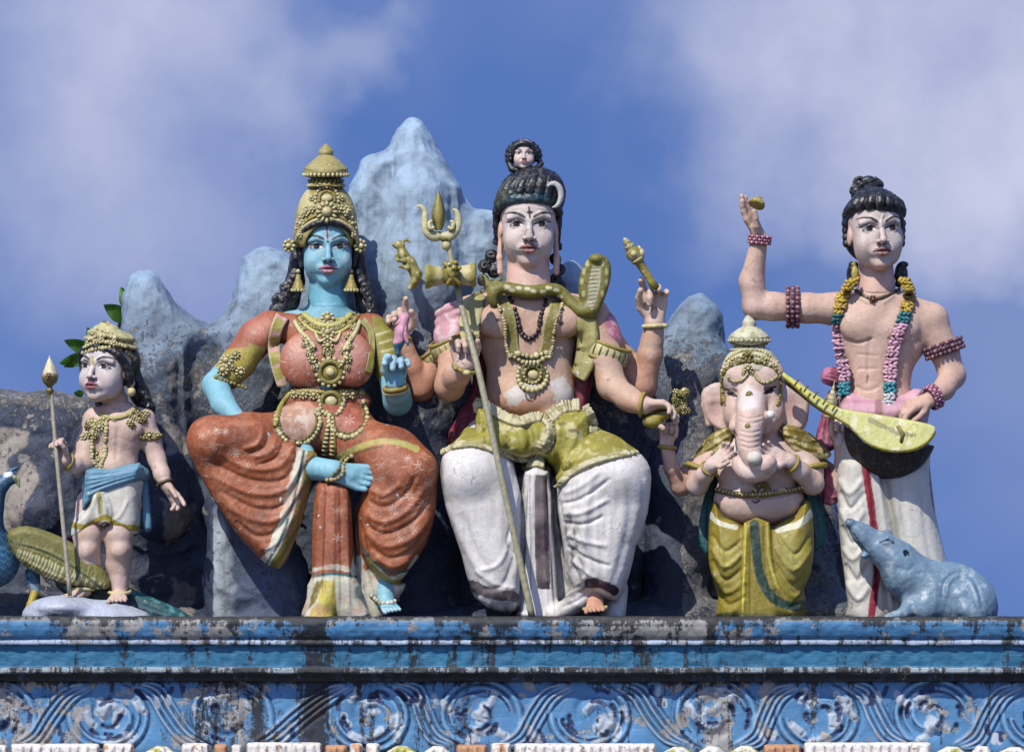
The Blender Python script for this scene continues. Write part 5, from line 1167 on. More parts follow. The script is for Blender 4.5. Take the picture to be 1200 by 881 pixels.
    t.poly([(560, 478), (590, 486), (640, 490), (690, 478), (694, 500), (700, 520), (742, 527), (735, 536), (700, 536), (672, 556), (655, 566), (648, 548), (628, 536), (612, 540), (585, 532), (548, 524), (528, 527), (534, 517), (556, 504)], 26, 34, 22, k=0)
    t.ch([(545, 521, 60, 6), (580, 518, 62, 10), (610, 524, 50, 10)], k=10); t.ch([(735, 530, 66, 5), (700, 530, 66, 9), (668, 546, 60, 8)], k=10)
    tm = t.mesh(srgb(150, 142, 46), hm); tm.folds([(590, 490), (600, 515), (612, 536)], [(690, 490), (690, 515), (664, 550)], 6, 4, 1.5, .8); tm.ridge([(612, 492), (622, 510), (618, 532)], 4, -3); tm.ridge([(645, 500), (650, 520), (654, 556)], 4, -4)
    tm.stroke([(528, 524), (548, 519), (582, 526), (612, 535), (636, 530)], 5, CREAM, jit=2); tm.stroke([(740, 529), (700, 535), (672, 553), (655, 566)], 5, CREAM, jit=2)
    tm.spots(10, .16, CREAM, 9, .7); tm.spots(8, .3, DKOL, 29, .8)
    obj('tiger_skin', tm, M_CLOTH, root)
    fu = Sdf(1.0); random.seed(3)
    def fur(pts, r0, k_=1.0, seed=0):
        P = resample(spline(pts, 5), 2.6)
        for i, (x, y) in enumerate(P):
            d = hm(x, y, 20); tx, ty = (P[min(i + 1, len(P) - 1)] - P[max(i - 1, 0)]); l = math.hypot(tx, ty) + 1e-6; nx, ny = -ty / l, tx / l
            rr = r0 * random.uniform(.85, 1.15)
            fu.ch([(x - nx * rr * 1.25, y - ny * rr * 1.25, d - 1, 1.9), (x + random.uniform(-1, 1), y, d + rr * .7, 2.3), (x + nx * rr * 1.25 + tx / l * 4, y + ny * rr * 1.25 + ty / l * 4, d - .5, 1.5)], k=.8)
    fur([(556, 474), (574, 482), (590, 492), (610, 497), (632, 492), (643, 500), (640, 516), (634, 524)], 6.5); fur([(648, 492), (662, 482), (678, 480)], 9); fur([(684, 478), (692, 492), (692, 506)], 5); fur([(536, 521), (560, 523), (590, 531), (612, 537), (630, 533)], 3); fur([(746, 530), (728, 534), (706, 539), (684, 547), (668, 557), (656, 570)], 3.6); fur([(519, 531), (532, 525), (546, 523)], 3); fur([(614, 548), (628, 545), (643, 548)], 7)
    fm_ = fu.mesh(srgb(188, 180, 140)); fm_.spots(9, .1, OLIVE, 4, .6); obj('fur_trim', fm_, M_GOLD, root)
    # --- sleeves, shoulder drape and red cloak
    v = Sdf(1.2)
    v.ch([(552, 370, -26, 22), (540, 382, -24, 25.5), (534, 396, -20, 26)], k=8)
    for y in (362, 372, 383): v.ch([(538, y - 6, -2, 5), (526, y, -8, 6), (514, y + 6, -20, 5)], k=3)
    vm = v.mesh(srgb(196, 146, 152)); vm.spots(9, .1, srgb(216, 190, 192), 5, .7); obj('sleeve', vm, M_CLOTH, root)
    v = Sdf(1.2); v.ch([(690, 372, -26, 22), (700, 386, -24, 23), (706, 398, -20, 23)], k=8); vm = v.mesh(srgb(176, 108, 124)); vm.spots(9, .15, srgb(210, 172, 178), 5, .6); obj('sleeve', vm, M_CLOTH, root)
    v = Sdf(1.2); v.poly([(556, 380), (574, 372), (576, 480), (560, 520), (530, 530), (526, 505), (548, 470), (556, 430)], -48, 8, 6, k=0); v.c((570, 470, -46), (680, 470, -40), 6, 6, k=3); v.poly([(674, 380), (696, 380), (700, 410), (690, 470), (680, 500), (672, 480)], -26, 16, 8, k=2)
    vm = v.mesh(srgb(120, 30, 50)); vm.folds([(560, 390), (552, 450), (530, 520)], [(575, 390), (572, 460), (552, 520)], 4, 2.5, 2); obj('cloak', vm, M_CLOTH, root)
    g = MB(); band(g, hm, [(566, 345, 10), (556, 356, 22), (550, 380, 24), (552, 400, 20)], 20, 3, srgb(168, 160, 100), lift=4, edge=srgb(190, 182, 130)); obj('shoulder_scarf', g, M_CLOTH, root); g = MB()
    band(g, hm, [(668, 350, 12), (684, 366, 22), (689, 395, 25), (685, 425, 24), (677, 442, 20)], 22, 3, srgb(160, 152, 88), lift=4, edge=srgb(110, 102, 34)); obj('shoulder_scarf', g, M_CLOTH, root)
    def cuff(c, ax, Ra, w, dk):
        g = MB()
        g.ring(c, ax, Ra, 3.2, CREAM, sq=w / 3.2, seg=30, rs=14); a, b_, n_ = basis(ax)
        g.ring(np.array(c) + n_ * w, ax, Ra + .5, 2.4, GOLD, seg=30); g.ring(np.array(c) - n_ * w, ax, Ra + .5, 2.4, GOLD, seg=30)
        for i in range(22):
            t_ = 2 * math.pi * i / 22; g.ball(np.array(c) + (a * math.cos(t_) + b_ * math.sin(t_)) * (Ra + 2.4), (1.4, w * .75, 1.4), dk, R=np.stack([a, norm(n_), b_], 1))
        obj('armlet', g, M_GOLD, root)
    cuff((531, 403, -19), (.42, .85, -.1), 25, 9, GOLD); cuff((711, 411, -16), (-.35, .93, -.1), 26, 9, DKOL); cuff((512, 414, -46), (.62, .75, -.1), 19.5, 8, GOLD)
    ring_part('bracelet', root, (544, 431, 42), (.35, -1, .35), 13.5, 2.4, GOLD, gem=((-.3, (5, 3.4, 2.5), CREAM), (.6, (4, 3, 2.5), GOLD)))
    ring_part('bracelet', root, (753, 474, 37), (1, .15, .2), 13, 2.6, GOLD); ring_part('bracelet', root, (469, 398, -30), (-.1, -1, 0), 12, 2.4, GOLD)
    ring_part('bracelet', root, (767, 382, -26), (.05, 1, 0), 12.5, 2.8, CREAM, gem=[(a, (4.5, 2.6, 2.4), CREAM) for a in (-.9, 0, .9)])
    ring_part('anklet', root, (697, 712, 56), (.05, 1, -.2), 13, 2.6, CREAM)
    # --- garland collar, bead string and pendant
    g = MB()
    Lp = [(580, 344), (592, 360), (598, 380), (600, 404), (604, 417)]; Rp = [(656, 346), (650, 362), (644, 382), (641, 404), (637, 417)]
    for P in (Lp, Rp): band(g, hm, P, 14, 2.6, OLIVE, edge=srgb(178, 170, 110))
    o_ = obj('garland_band', g, M_GOLD, root); g = MB()
    for P, sgn in ((Lp, -1), (Rp, 1)): beads(g, hm, [(x + sgn * 6.5, y + 1) for x, y in P], 1.9, CREAM, 1.9, 3.2)
    beads(g, hm, [(600, 416), (610, 423), (624, 426), (636, 421), (644, 414)], 2.8, CREAM, 2.0, 1.4); beads(g, hm, [(607, 414), (624, 418), (640, 414)], 3.2, CREAM, 2.0, 1.2)
    d = hm(624, 439); g.ring((624, 439, d + 3), (0, 0, 1), 10, 3, OLIVE); g.ball((625, 439, d + 3), (7, 6, 3), CREAM, (12, 8)); g.ring((624, 439, d + 1), (0, 0, 1), 14, 3.4, DKOL)
    for i in range(15):
        a = math.radians(-30 + i * 240 / 14); rr = 2.3 + 1.3 * math.sin(i / 14 * math.pi); x, y = 624 + 17 * math.cos(a), 440 + 17 * math.sin(a); g.ball((x, y, hm(x, y) + 2.5), rr, CREAM, (12, 8))
    for i in range(9): a = math.radians(-10 + i * 200 / 8); g.ball((624 + 10 * math.cos(a), 439 + 10 * math.sin(a), d + 6), 1.5, CREAM)
    for i in range(4): g.tube([(618 + i * 4, 422, d + 6, 1.4), (616 + i * 5, 429, d + 6, 1.8)], 1.4, CREAM)
    obj('pendant', g, M_GOLD, root)
    g = MB(); beads(g, hm, [(597, 349), (604, 362), (607, 378), (611, 390), (620, 397), (629, 391), (632, 378), (637, 362), (640, 352)], 3.3, srgb(48, 28, 24), 1.7, .4); obj('bead_necklace', g, M_HAIR, root)
    # --- snake looped round the neck
    s = Sdf(1.1)
    s.ch(spline([(590, 352, -14, 4), (580, 356, 4, 4.6), (578, 344, 8, 5.6), (590, 337, 6, 6.4), (619, 342, 10, 7), (646, 339, 4, 6.4), (658, 343, 0, 6), (670, 356, 2, 6.4), (682, 364, 4, 7.4), (692, 362, 6, 8)], 4), k=3)
    s.poly([(688, 372), (678, 345), (680, 320), (688, 305), (698, 299), (710, 301), (716, 312), (715, 330), (708, 352), (698, 372)], 4, 7, 6, k=4)
    s.e((699, 303, 8), (9, 6, 8), k=3); s.ch([(568, 330, -4, 4), (576, 340, 4, 6)], k=3); s.ch([(572, 333, 2, 4.5), (568, 325, 0, 2.5), (564, 322, 0, 1.2)], k=2); s.ch([(573, 334, 4, 4), (582, 330, 4, 2), (588, 326, 4, 1.5)], k=2)
    sm = s.mesh(srgb(112, 106, 28)); V = sm.V
    sm.fill([(694, 312), (704, 312), (704, 330), (699, 350), (694, 364), (688, 356), (690, 330)], srgb(176, 172, 140), jit=.8, dr=(0, 40))
    for i in range(11): y = 314 + i * 4.6; sm.stroke([(690 - (i > 6) * 1, y + 1), (703 - i * .5, y)], 1.1, srgb(110, 100, 40)); sm.ridge([(690, y + 1), (703 - i * .5, y)], 1.0, -.7)
    for (x, y) in ((684, 318), (682, 330), (684, 344), (711, 318), (711, 331), (706, 344), (688, 308), (706, 308)): sm.stroke([(x, y - 2), (x, y + 2)], 4, srgb(170, 168, 110), jit=.8)
    for (x, y) in ((600, 340), (608, 337), (625, 341), (636, 342), (643, 337), (652, 340), (594, 336), (618, 338), (656, 347)): sm.stroke([(x - 1.5, y), (x + 1.5, y + .5)], 4, srgb(196, 190, 150), jit=1)
    obj('snake_collar', sm, M_CLOTH, root)
    return hm
HM_MAN = build_seated_man() if want('man') else None
# ---------------------------------------------------------------- the small boy with the spear
def build_boy():
    random.seed(32); hm = HMap()
    root = thing('deity_statue', 'small standing boy statue in white shorts and blue sash gripping a spear', 'statue', (125, 712, 30))
    skin = srgb(194, 166, 148)
    b = Sdf(1.0)
    b.e((138, 510, 10), (30, 34, 22), k=8); b.e((132, 545, 10), (30, 22, 22), k=10); b.ch([(112, 490, 10, 13), (140, 486, 8, 14), (168, 492, 6, 13)], k=8); b.e((124, 502, 22), (16, 12, 9), k=6); b.e((152, 503, 22), (15, 12, 9), k=6)
    b.c((139, 486, 6), (134, 460, 8), 16, 14, k=6)
    b.ch([(110, 494, 8, 13), (101, 522, 14, 12), (97, 544, 22, 12.5)], k=6); b.ch([(97, 544, 22, 12), (86, 545, 36, 10), (76, 539, 46, 7)], k=4)
    b.ch([(168, 492, 6, 13.5), (177, 516, 8, 12), (184, 538, 12, 10.5)], k=6); b.ch([(184, 538, 12, 10.5), (190, 556, 22, 9.5), (195, 569, 30, 6.5)], k=4)
    hand(b, (75, 538, 46), (-.30, -1, .1), (-.55, 0, 1), 37, thumb=1, curls=[(35, 60, 40), (40, 65, 40), (40, 65, 40), (30, 60, 40)], spread=6, th=[(.6, .5, .6, .22), (.8, .1, .6, .2), (.9, -.2, .5, .15)], fat=1.25)
    hand(b, (195, 569, 30), (.55, .75, .15), (-.5, .3, .5), 38, thumb=-1, curls=[(5, 10, 10), (20, 25, 20), (30, 30, 20), (10, 15, 10)], spread=10, th=[(.5, .7, .6, .2), (.8, .4, .4, .2), (.95, .1, .2, .15)], fat=1.2)
    b.ch([(108, 590, 12, 19), (103, 626, 18, 17.5), (102, 646, 20, 14.5)], k=5); b.ch([(102, 644, 22, 14), (103, 662, 15, 15), (98, 690, 16, 10)], k=5)
    b.ch([(146, 590, 14, 21), (139, 626, 20, 17.5), (140, 646, 22, 14.5)], k=5); b.ch([(140, 644, 24, 14), (139, 662, 16, 14.5), (140, 692, 18, 10)], k=5)
    b.ch([(130, 552, 10, 22), (128, 586, 12, 22)], k=8)
    b.e((102, 645, 32), (8, 8, 6), k=5); b.e((140, 645, 35), (8, 8, 6), k=5)
    foot_sdf(b, (97, 694, 16), (-.5, .10, .85), (0, -1, .1), 38, toes=1); foot_sdf(b, (140, 696, 18), (-.1, .18, 1), (0, -1, .18), 42, toes=1)
    bm = b.mesh(skin, hm); bm.spots(22, .05, srgb(206, 178, 168), 3, .7, .3); bm.stroke([(108, 512), (122, 517), (138, 511), (154, 516), (166, 508)], 2, srgb(150, 100, 84), alpha=.4); bm.ridge([(138, 500), (136, 540)], 2.5, -1)
    HO, H, R = (124, 431, 16), 82, rotm(3, -33, 3)
    f = Sdf(.6); head_sdf(f, HO, H, R, wide=1.06, jaw=1.15); f.c((130, 456, 8), (137, 478, 6), 14.5, 16, k=5)
    fm = f.mesh(skin); head_paint(fm, HO, H, R, srgb(202, 190, 186), srgb(150, 74, 86), wide=1.06, browth=.02, blush=srgb(206, 170, 156)); fm.stroke([(108, 419), (109, 427)], 3.4, srgb(166, 150, 70))
    obj('body', wash(neck_weld(join(bm, fm), 135, 472, 7, 24), .05), M_SKIN, root); f2 = f.grid(); hm.add(f2[0], f2[1], f.vox)
    s = Sdf(.9); s.e((136, 425, 2), (29, 29, 27), k=4); 
    s.frame(HO, H, R); s.ch(spline([(-.36, .12, .0, .045), (-.37, -.08, .06, .05), (-.27, -.22, .21, .05), (0, -.28, .30, .05), (.27, -.22, .21, .05), (.37, -.06, .06, .055), (.39, .12, -.04, .06), (.37, .22, -.08, .04)], 4), k=.03); s.noframe()
    s.ch([(156, 440, -4, 10), (164, 462, -4, 11), (172, 480, 0, 10), (174, 486, 2, 6)], k=4)
    for i in range(9): t = i / 8; curl(s, (160 + 13 * t + random.uniform(-3, 3), 444 + 36 * t, 8), 4.4, 2.2, 1.2, random.uniform(0, 6), fl=1 if i % 2 else -1)
    for y in (466, 474, 480): s.e((117 + random.uniform(-2, 2), y, 6), (4, 5, 5), k=2)
    s.ch([(116, 462, 4, 4), (115, 484, 6, 4)], k=2); obj('hair', s.mesh(BLACKH, hm), M_HAIR, root)
    c = Sdf(.9); c.frame(HO, H, R); c.e((.02, -.46, -.05), (.35, .11, .36), roll=6, k=0); c.e((.02, -.36, -.05), (.40, .07, .41), roll=8, k=.04); c.e((-.03, -.55, .02), (.19, .08, .19), k=.03); c.e((-.04, -.62, .04), (.08, .05, .08), k=.02); c.noframe()
    cm = c.mesh(srgb(176, 168, 116), hm); cm.spots(7, .1, CREAM, 3); cm.spots(6, .2, DKOL, 9); co = obj('crown', cm, M_GOLD, root)
    g = MB()
    for P, r in (([(98, 414), (112, 409), (130, 407), (146, 412), (156, 420)], 2.6), ([(98, 407), (112, 402), (130, 401), (146, 406)], 2.2), ([(104, 398), (118, 394), (134, 396)], 2.4), ([(108, 391), (118, 388), (126, 390)], 2)): beads(g, hm, P, r, CREAM, 1.7, .4)
    for x, y in ((104, 402), (118, 399), (133, 402)): g.rosette((x, y, hm(x, y)), hm.normal(x, y), 5, CREAM, OLIVE, 7, .5)
    obj('crown_relief', g, M_GOLD, co)
    g = MB(); g.ball((154, 448, 28), (4, 7, 4), srgb(206, 190, 176), (12, 8)); g.ball((154, 459, 29), (5, 5.5, 5), CREAM, (12, 8)); obj('earring', g, M_GOLD, root)
    g = MB(); cord(g, hm, [(116, 484), (130, 490), (148, 487), (160, 478)], 2.6, srgb(170, 160, 90), .8)
    beads(g, hm, [(112, 494), (108, 515), (108, 538), (113, 546)], 2.7, CREAM, 1.6, .4); beads(g, hm, [(124, 494), (124, 515), (122, 535), (118, 546)], 2.7, CREAM, 1.6, .4)
    for x, y, r in ((116, 540, 6), (118, 549, 5), (113, 532, 5), (117, 500, 6), (122, 492, 6), (109, 494, 6), (134, 491, 3.5)): g.rosette((x, y, hm(x, y)), hm.normal(x, y, 4), r, CREAM, OLIVE, 8, .5)
    obj('necklace', g, M_GOLD, root)
    for c0, sx in (((158, 486), 1), ((108, 500), -1)):
        g = MB()
        for i in range(16): x, y = c0[0] + sx * random.uniform(-8, 14), c0[1] + random.uniform(-6, 14); g.rosette((x, y, hm(x, y, 8)), hm.normal(x, y, 4), random.uniform(3.2, 5), CREAM if i % 3 else OLIVE, DKOL, 6, .6)
        obj('epaulette', g, M_GOLD, root)
    g = MB(); beads(g, hm, [(165, 512), (176, 514), (188, 510)], 2.8, GOLD, 1.6, .5); g.rosette((175, 510, hm(175, 510)), (0, 0, 1), 6, CREAM, OLIVE, 8, .6); g.rosette((184, 510, hm(184, 510)), (.4, 0, 1), 4.4, CREAM, OLIVE, 8, .6); obj('armlet', g, M_GOLD, root)
    ring_part('bracelet', root, (80, 541, 42), (1, .4, -.6), 9, 2, GOLD); ring_part('bracelet', root, (193, 566, 28), (.35, 1, .3), 8.4, 2.2, DKOL); ring_part('anklet', root, (98, 690, 16), (0, 1, 0), 12, 2.2, CREAM); ring_part('anklet', root, (140, 693, 20), (0, 1, -.2), 12.5, 2.2, CREAM)
    t = Sdf(1.0); t.poly([(100, 556), (164, 548), (165, 590), (162, 626), (146, 630), (126, 624), (122, 612), (114, 620), (98, 630), (83, 628), (88, 604), (98, 585)], 14, 25, 20, k=0); t.poly([(108, 578), (122, 576), (128, 612), (112, 612)], 36, 7, 5, k=5)
    tm = t.mesh(srgb(208, 204, 190), hm)
    for P, w, a in (([(112, 580), (106, 600), (88, 618)], 2.4, 1.8), ([(118, 582), (118, 600), (122, 616)], 2, -1.8), ([(124, 580), (130, 600), (126, 618)], 2.4, 1.8), ([(104, 580), (98, 600), (86, 612)], 2, -1.5), ([(150, 585), (140, 605), (126, 612)], 2.4, 1.2)): tm.ridge(P, w, a)
    tm.stroke([(84, 614), (98, 617), (114, 610), (124, 606), (140, 616), (162, 619)], 7, srgb(158, 142, 38), jit=1); tm.stroke([(116, 576), (118, 600)], 6, srgb(158, 148, 60), jit=1.4, alpha=.8); tm.stroke([(83, 628), (98, 630), (114, 620), (124, 612), (140, 628), (162, 626)], 2.4, srgb(90, 50, 54), jit=.5)
    obj('shorts', tm, M_WHITE, root)
    v = Sdf(1.0); v.poly([(99, 549), (130, 548), (164, 542), (166, 556), (160, 566), (128, 578), (108, 588), (96, 598), (98, 570)], 24, 18, 10, k=0); v.poly([(163, 545), (172, 552), (176, 590), (178, 620), (168, 622), (162, 600), (164, 570)], 8, 7, 5, k=3); v.c((158, 556, 24), (168, 556, 12), 9, 8, k=4)
    vm = v.mesh(srgb(96, 142, 164)); vm.folds([(100, 554), (130, 553), (163, 546)], [(98, 590), (125, 574), (160, 562)], 6, 1.8, 1.6); vm.folds([(166, 560), (168, 600), (170, 620)], [(172, 560), (175, 600), (177, 620)], 3, 1.4, 1.2); obj('waist_sash', wash(vm, .12), M_CLOTH, root)
    # rock under his feet
    k = Sdf(1.4); k.poly([(26, 722), (30, 712), (45, 703), (70, 698), (110, 702), (135, 704), (165, 714), (176, 722), (176, 740), (26, 740)], 30, 44, 26, k=0); k.e((70, 712, 52), (34, 12, 30), k=8)
    km = k.mesh(srgb(172, 178, 190)); km.disp(1.5 * fbm(km.V, 16, 4, 3)); obj('rock_base', km, M_BLUE, label='low pale grey rock pedestal under the small boy statue', cat='pedestal')
    # spear
    sp = thing('spear', 'thin metal spear with olive bud shaped tip held upright by boy statue', 'spear', (82, 700, 50))
    g = MB(); g.tube([(60, 458, 58, 2.2), (66, 530, 57, 2.5), (82, 698, 52, 2.6)], 2.3, srgb(168, 160, 140), 10, n=6); obj('shaft', g, M_GOLD, sp)
    g = MB(); g.lathe((58, 436, 58), [(0, 20), (1.2, 17), (5, 9), (9, 0), (10, -6), (8, -12), (4, -16), (2.6, -18), (4.4, -20), (4.4, -23), (2.4, -25), (2.4, -30)], srgb(150, 132, 70), 24, colf=lambda i, q: srgb(206, 196, 160) if (i < 4 and math.sin(q) * 0 + math.cos(q - 1.2) > .2) else srgb(112, 98, 44), bump=lambda q, h: 1 + .07 * math.cos(q * 5)); g.rosette((57, 440, 68), (0, 0, 1), 4, srgb(150, 110, 80), DKOL, 6, .5); obj('spearhead', g, M_GOLD, sp)
    # peacock
    pk = thing('peacock_statue', 'peacock statue with blue body and yellow edged wing cut by the left frame edge', 'statue', (20, 722, -20))
    c = Sdf(1.3); c.e((-12, 654, 0), (36, 36, 26), roll=25, k=0); c.ch([(-18, 625, 6, 24), (-12, 590, 12, 15), (-2, 570, 16, 9), (8, 562, 18, 8)], k=10); c.e((12, 560, 18), (9, 8, 8), k=3); c.ch([(20, 562, 18, 3.6), (23, 571, 18, 1)], k=2); c.ch([(10, 552, 18, 2), (20, 548, 18, 2)], k=1)
    c.ch([(38, 672, 4, 9), (42, 690, 4, 6)], k=3); cm = c.mesh(srgb(36, 82, 116)); cm.fill([(14, 556), (26, 558), (26, 574), (18, 566)], srgb(190, 186, 130)); cm.stroke([(6, 556), (12, 555)], 5, srgb(210, 215, 225), jit=1); cm.stroke([(13, 560), (14, 560)], 2.4, srgb(20, 20, 30)); cm.fill([(30, 684), (50, 684), (50, 700), (30, 700)], srgb(130, 160, 170), jit=2); [cm.stroke([(x_, y_), (x_ + 3, y_ + 3), (x_ + 6, y_)], 1.1, srgb(96, 150, 172), alpha=.7) for x_ in range(-20, 34, 7) for y_ in range(620 + (x_ % 2) * 4, 690, 8)]; obj('body', wash(cm, .15), M_BLUE, pk)
    c = Sdf(1.0); c.ch([(42, 690, 4, 5), (36, 708, 10, 4.5), (28, 726, 14, 4)], k=2); obj('leg', c.mesh(srgb(168, 146, 44)), M_CLOTH, pk)
    c = Sdf(1.2); c.poly([(8, 628), (14, 620), (32, 616), (60, 624), (92, 640), (122, 668), (130, 688), (110, 690), (70, 682), (36, 668), (16, 650)], 22, 10, 9, k=0, tilt=(0, 0)); cm = c.mesh(srgb(112, 108, 44)); cm.folds([(16, 636), (60, 648), (112, 682)], [(22, 652), (60, 672), (100, 686)], 5, 2, 1)
    for i in range(44): x = 20 + i * 2.4 + random.uniform(-1, 1); y = 641 + (x - 20) * .42 + random.uniform(-2, 2); l_ = random.uniform(9, 18); cm.stroke([(x, y), (x - l_ * .2, y + l_ * .6), (x - l_ * .5, y + l_)], random.uniform(.9, 1.8), srgb(206, 200, 160) if i % 3 else srgb(84, 84, 40), alpha=.85); cm.stroke([(x, y - 3), (x + random.uniform(1, 5), y - l_ * .8)], 1.2, srgb(58, 64, 26) if i % 2 else srgb(150, 144, 70), alpha=.7)
    cm.stroke([(12, 634), (40, 642), (80, 660), (120, 690)], 3, srgb(60, 74, 30)); obj('wing', cm, M_CLOTH, pk)
    c = Sdf(1.2); c.poly([(60, 676), (110, 672), (150, 688), (216, 716), (220, 730), (150, 728), (90, 706)], -4, 14, 10, k=0); cm = c.mesh(srgb(24, 78, 84)); cm.folds([(80, 682), (140, 692), (210, 720)], [(80, 700), (140, 716), (200, 728)], 6, 2, 1.6); cm.fill([(60, 670), (140, 670), (150, 700), (100, 710), (60, 700)], srgb(30, 48, 44), jit=5, soft=6); cm.spots(8, .2, srgb(80, 150, 150), 4, .6); obj('tail', cm, M_CLOTH, pk)
    # leafy weed growing from behind the mountain
    pl = thing('weed_plant', 'green leafy weed sprouting from behind the mountain beside the boy crown', 'plant', (150, 470, -200))
    st = MB(); st.tube([(150, 470, -200, 3), (138, 420, -196, 2.4), (140, 380, -192, 2), (150, 345, -190, 1.4)], 2, srgb(96, 110, 50), 8, n=4); st.tube([(138, 430, -196, 2), (110, 420, -190, 1.5), (95, 412, -188, 1)], 2, srgb(96, 110, 50), 8, n=4); st.tube([(140, 470, -196, 1.5), (112, 466, -170, 1.2)], 1.5, srgb(96, 110, 50)); obj('stem', st, M_LEAF, pl)
    for (bx, by, a, L, wd, gcol) in ((150, 375, -148, 34, 11, 0), (152, 362, -112, 28, 9, 1), (108, 412, -158, 36, 9, 0), (106, 418, 168, 38, 9, 1), (112, 425, -168, 34, 8, 0), (128, 402, -25, 30, 8, 1), (124, 400, -10, 26, 7, 0), (108, 396, -115, 14, 5, 0), (98, 462, -172, 12, 5, 0), (140, 400, -60, 22, 8, 1), (92, 420, 150, 20, 7, 0)):
        g = MB(); V = []; C = []; n = 9; a = math.radians(a); ux, uy = math.cos(a), math.sin(a)
        for i in range(n + 1):
            t = i / n; w_ = wd * math.sin(math.pi * min(1, t ** .8 * .98 + .02)) ** .8 * (1 - .2 * t)
            for s_ in (-1, -.5, 0, .5, 1): V.append((bx + ux * L * t - uy * w_ * s_, by + uy * L * t + ux * w_ * s_, -185 + 5 * math.sin(t * 3) - 3 * (1 - abs(s_)) + s_ * 4)); C.append(srgb(74, 118, 30) * (1.3 if gcol else .8) * (1.35 if s_ == 0 else 1))
        F = [(i * 5 + j, i * 5 + j + 1, i * 5 + 6 + j, i * 5 + 5 + j) for i in range(n) for j in range(4)]
        g.add(V, F, np.array(C)); obj('leaf', g, M_LEAF, pl)
def leaf_material():
    m = bpy.data.materials.new('waxy_leaf'); m.use_nodes = True; t = NT(m.node_tree); b = t.n['Principled BSDF']; c = t('ShaderNodeAttribute', attribute_name='Col').outputs['Color']
    n1 = t('ShaderNodeTexNoise', {'Vector': t('ShaderNodeNewGeometry').outputs['Position'], 'Scale': 30, 'Detail': 4}).outputs[0]; c = t.mix(1.0, c, t.ramp(n1, [(.3, .7), (.7, 1.2)]), 'MULTIPLY')
    t.l.new(c, b.inputs['Base Color']); b.inputs['Roughness'].default_value = .35; tr = t('ShaderNodeBsdfTranslucent', {'Color': c}); mx = t('ShaderNodeMixShader', {0: .35, 1: b.outputs[0], 2: tr.outputs[0]}); t.l.new(mx.outputs[0], t.n['Material Output'].inputs[0]); return m
M_LEAF = leaf_material()
if want('boy'): build_boy()
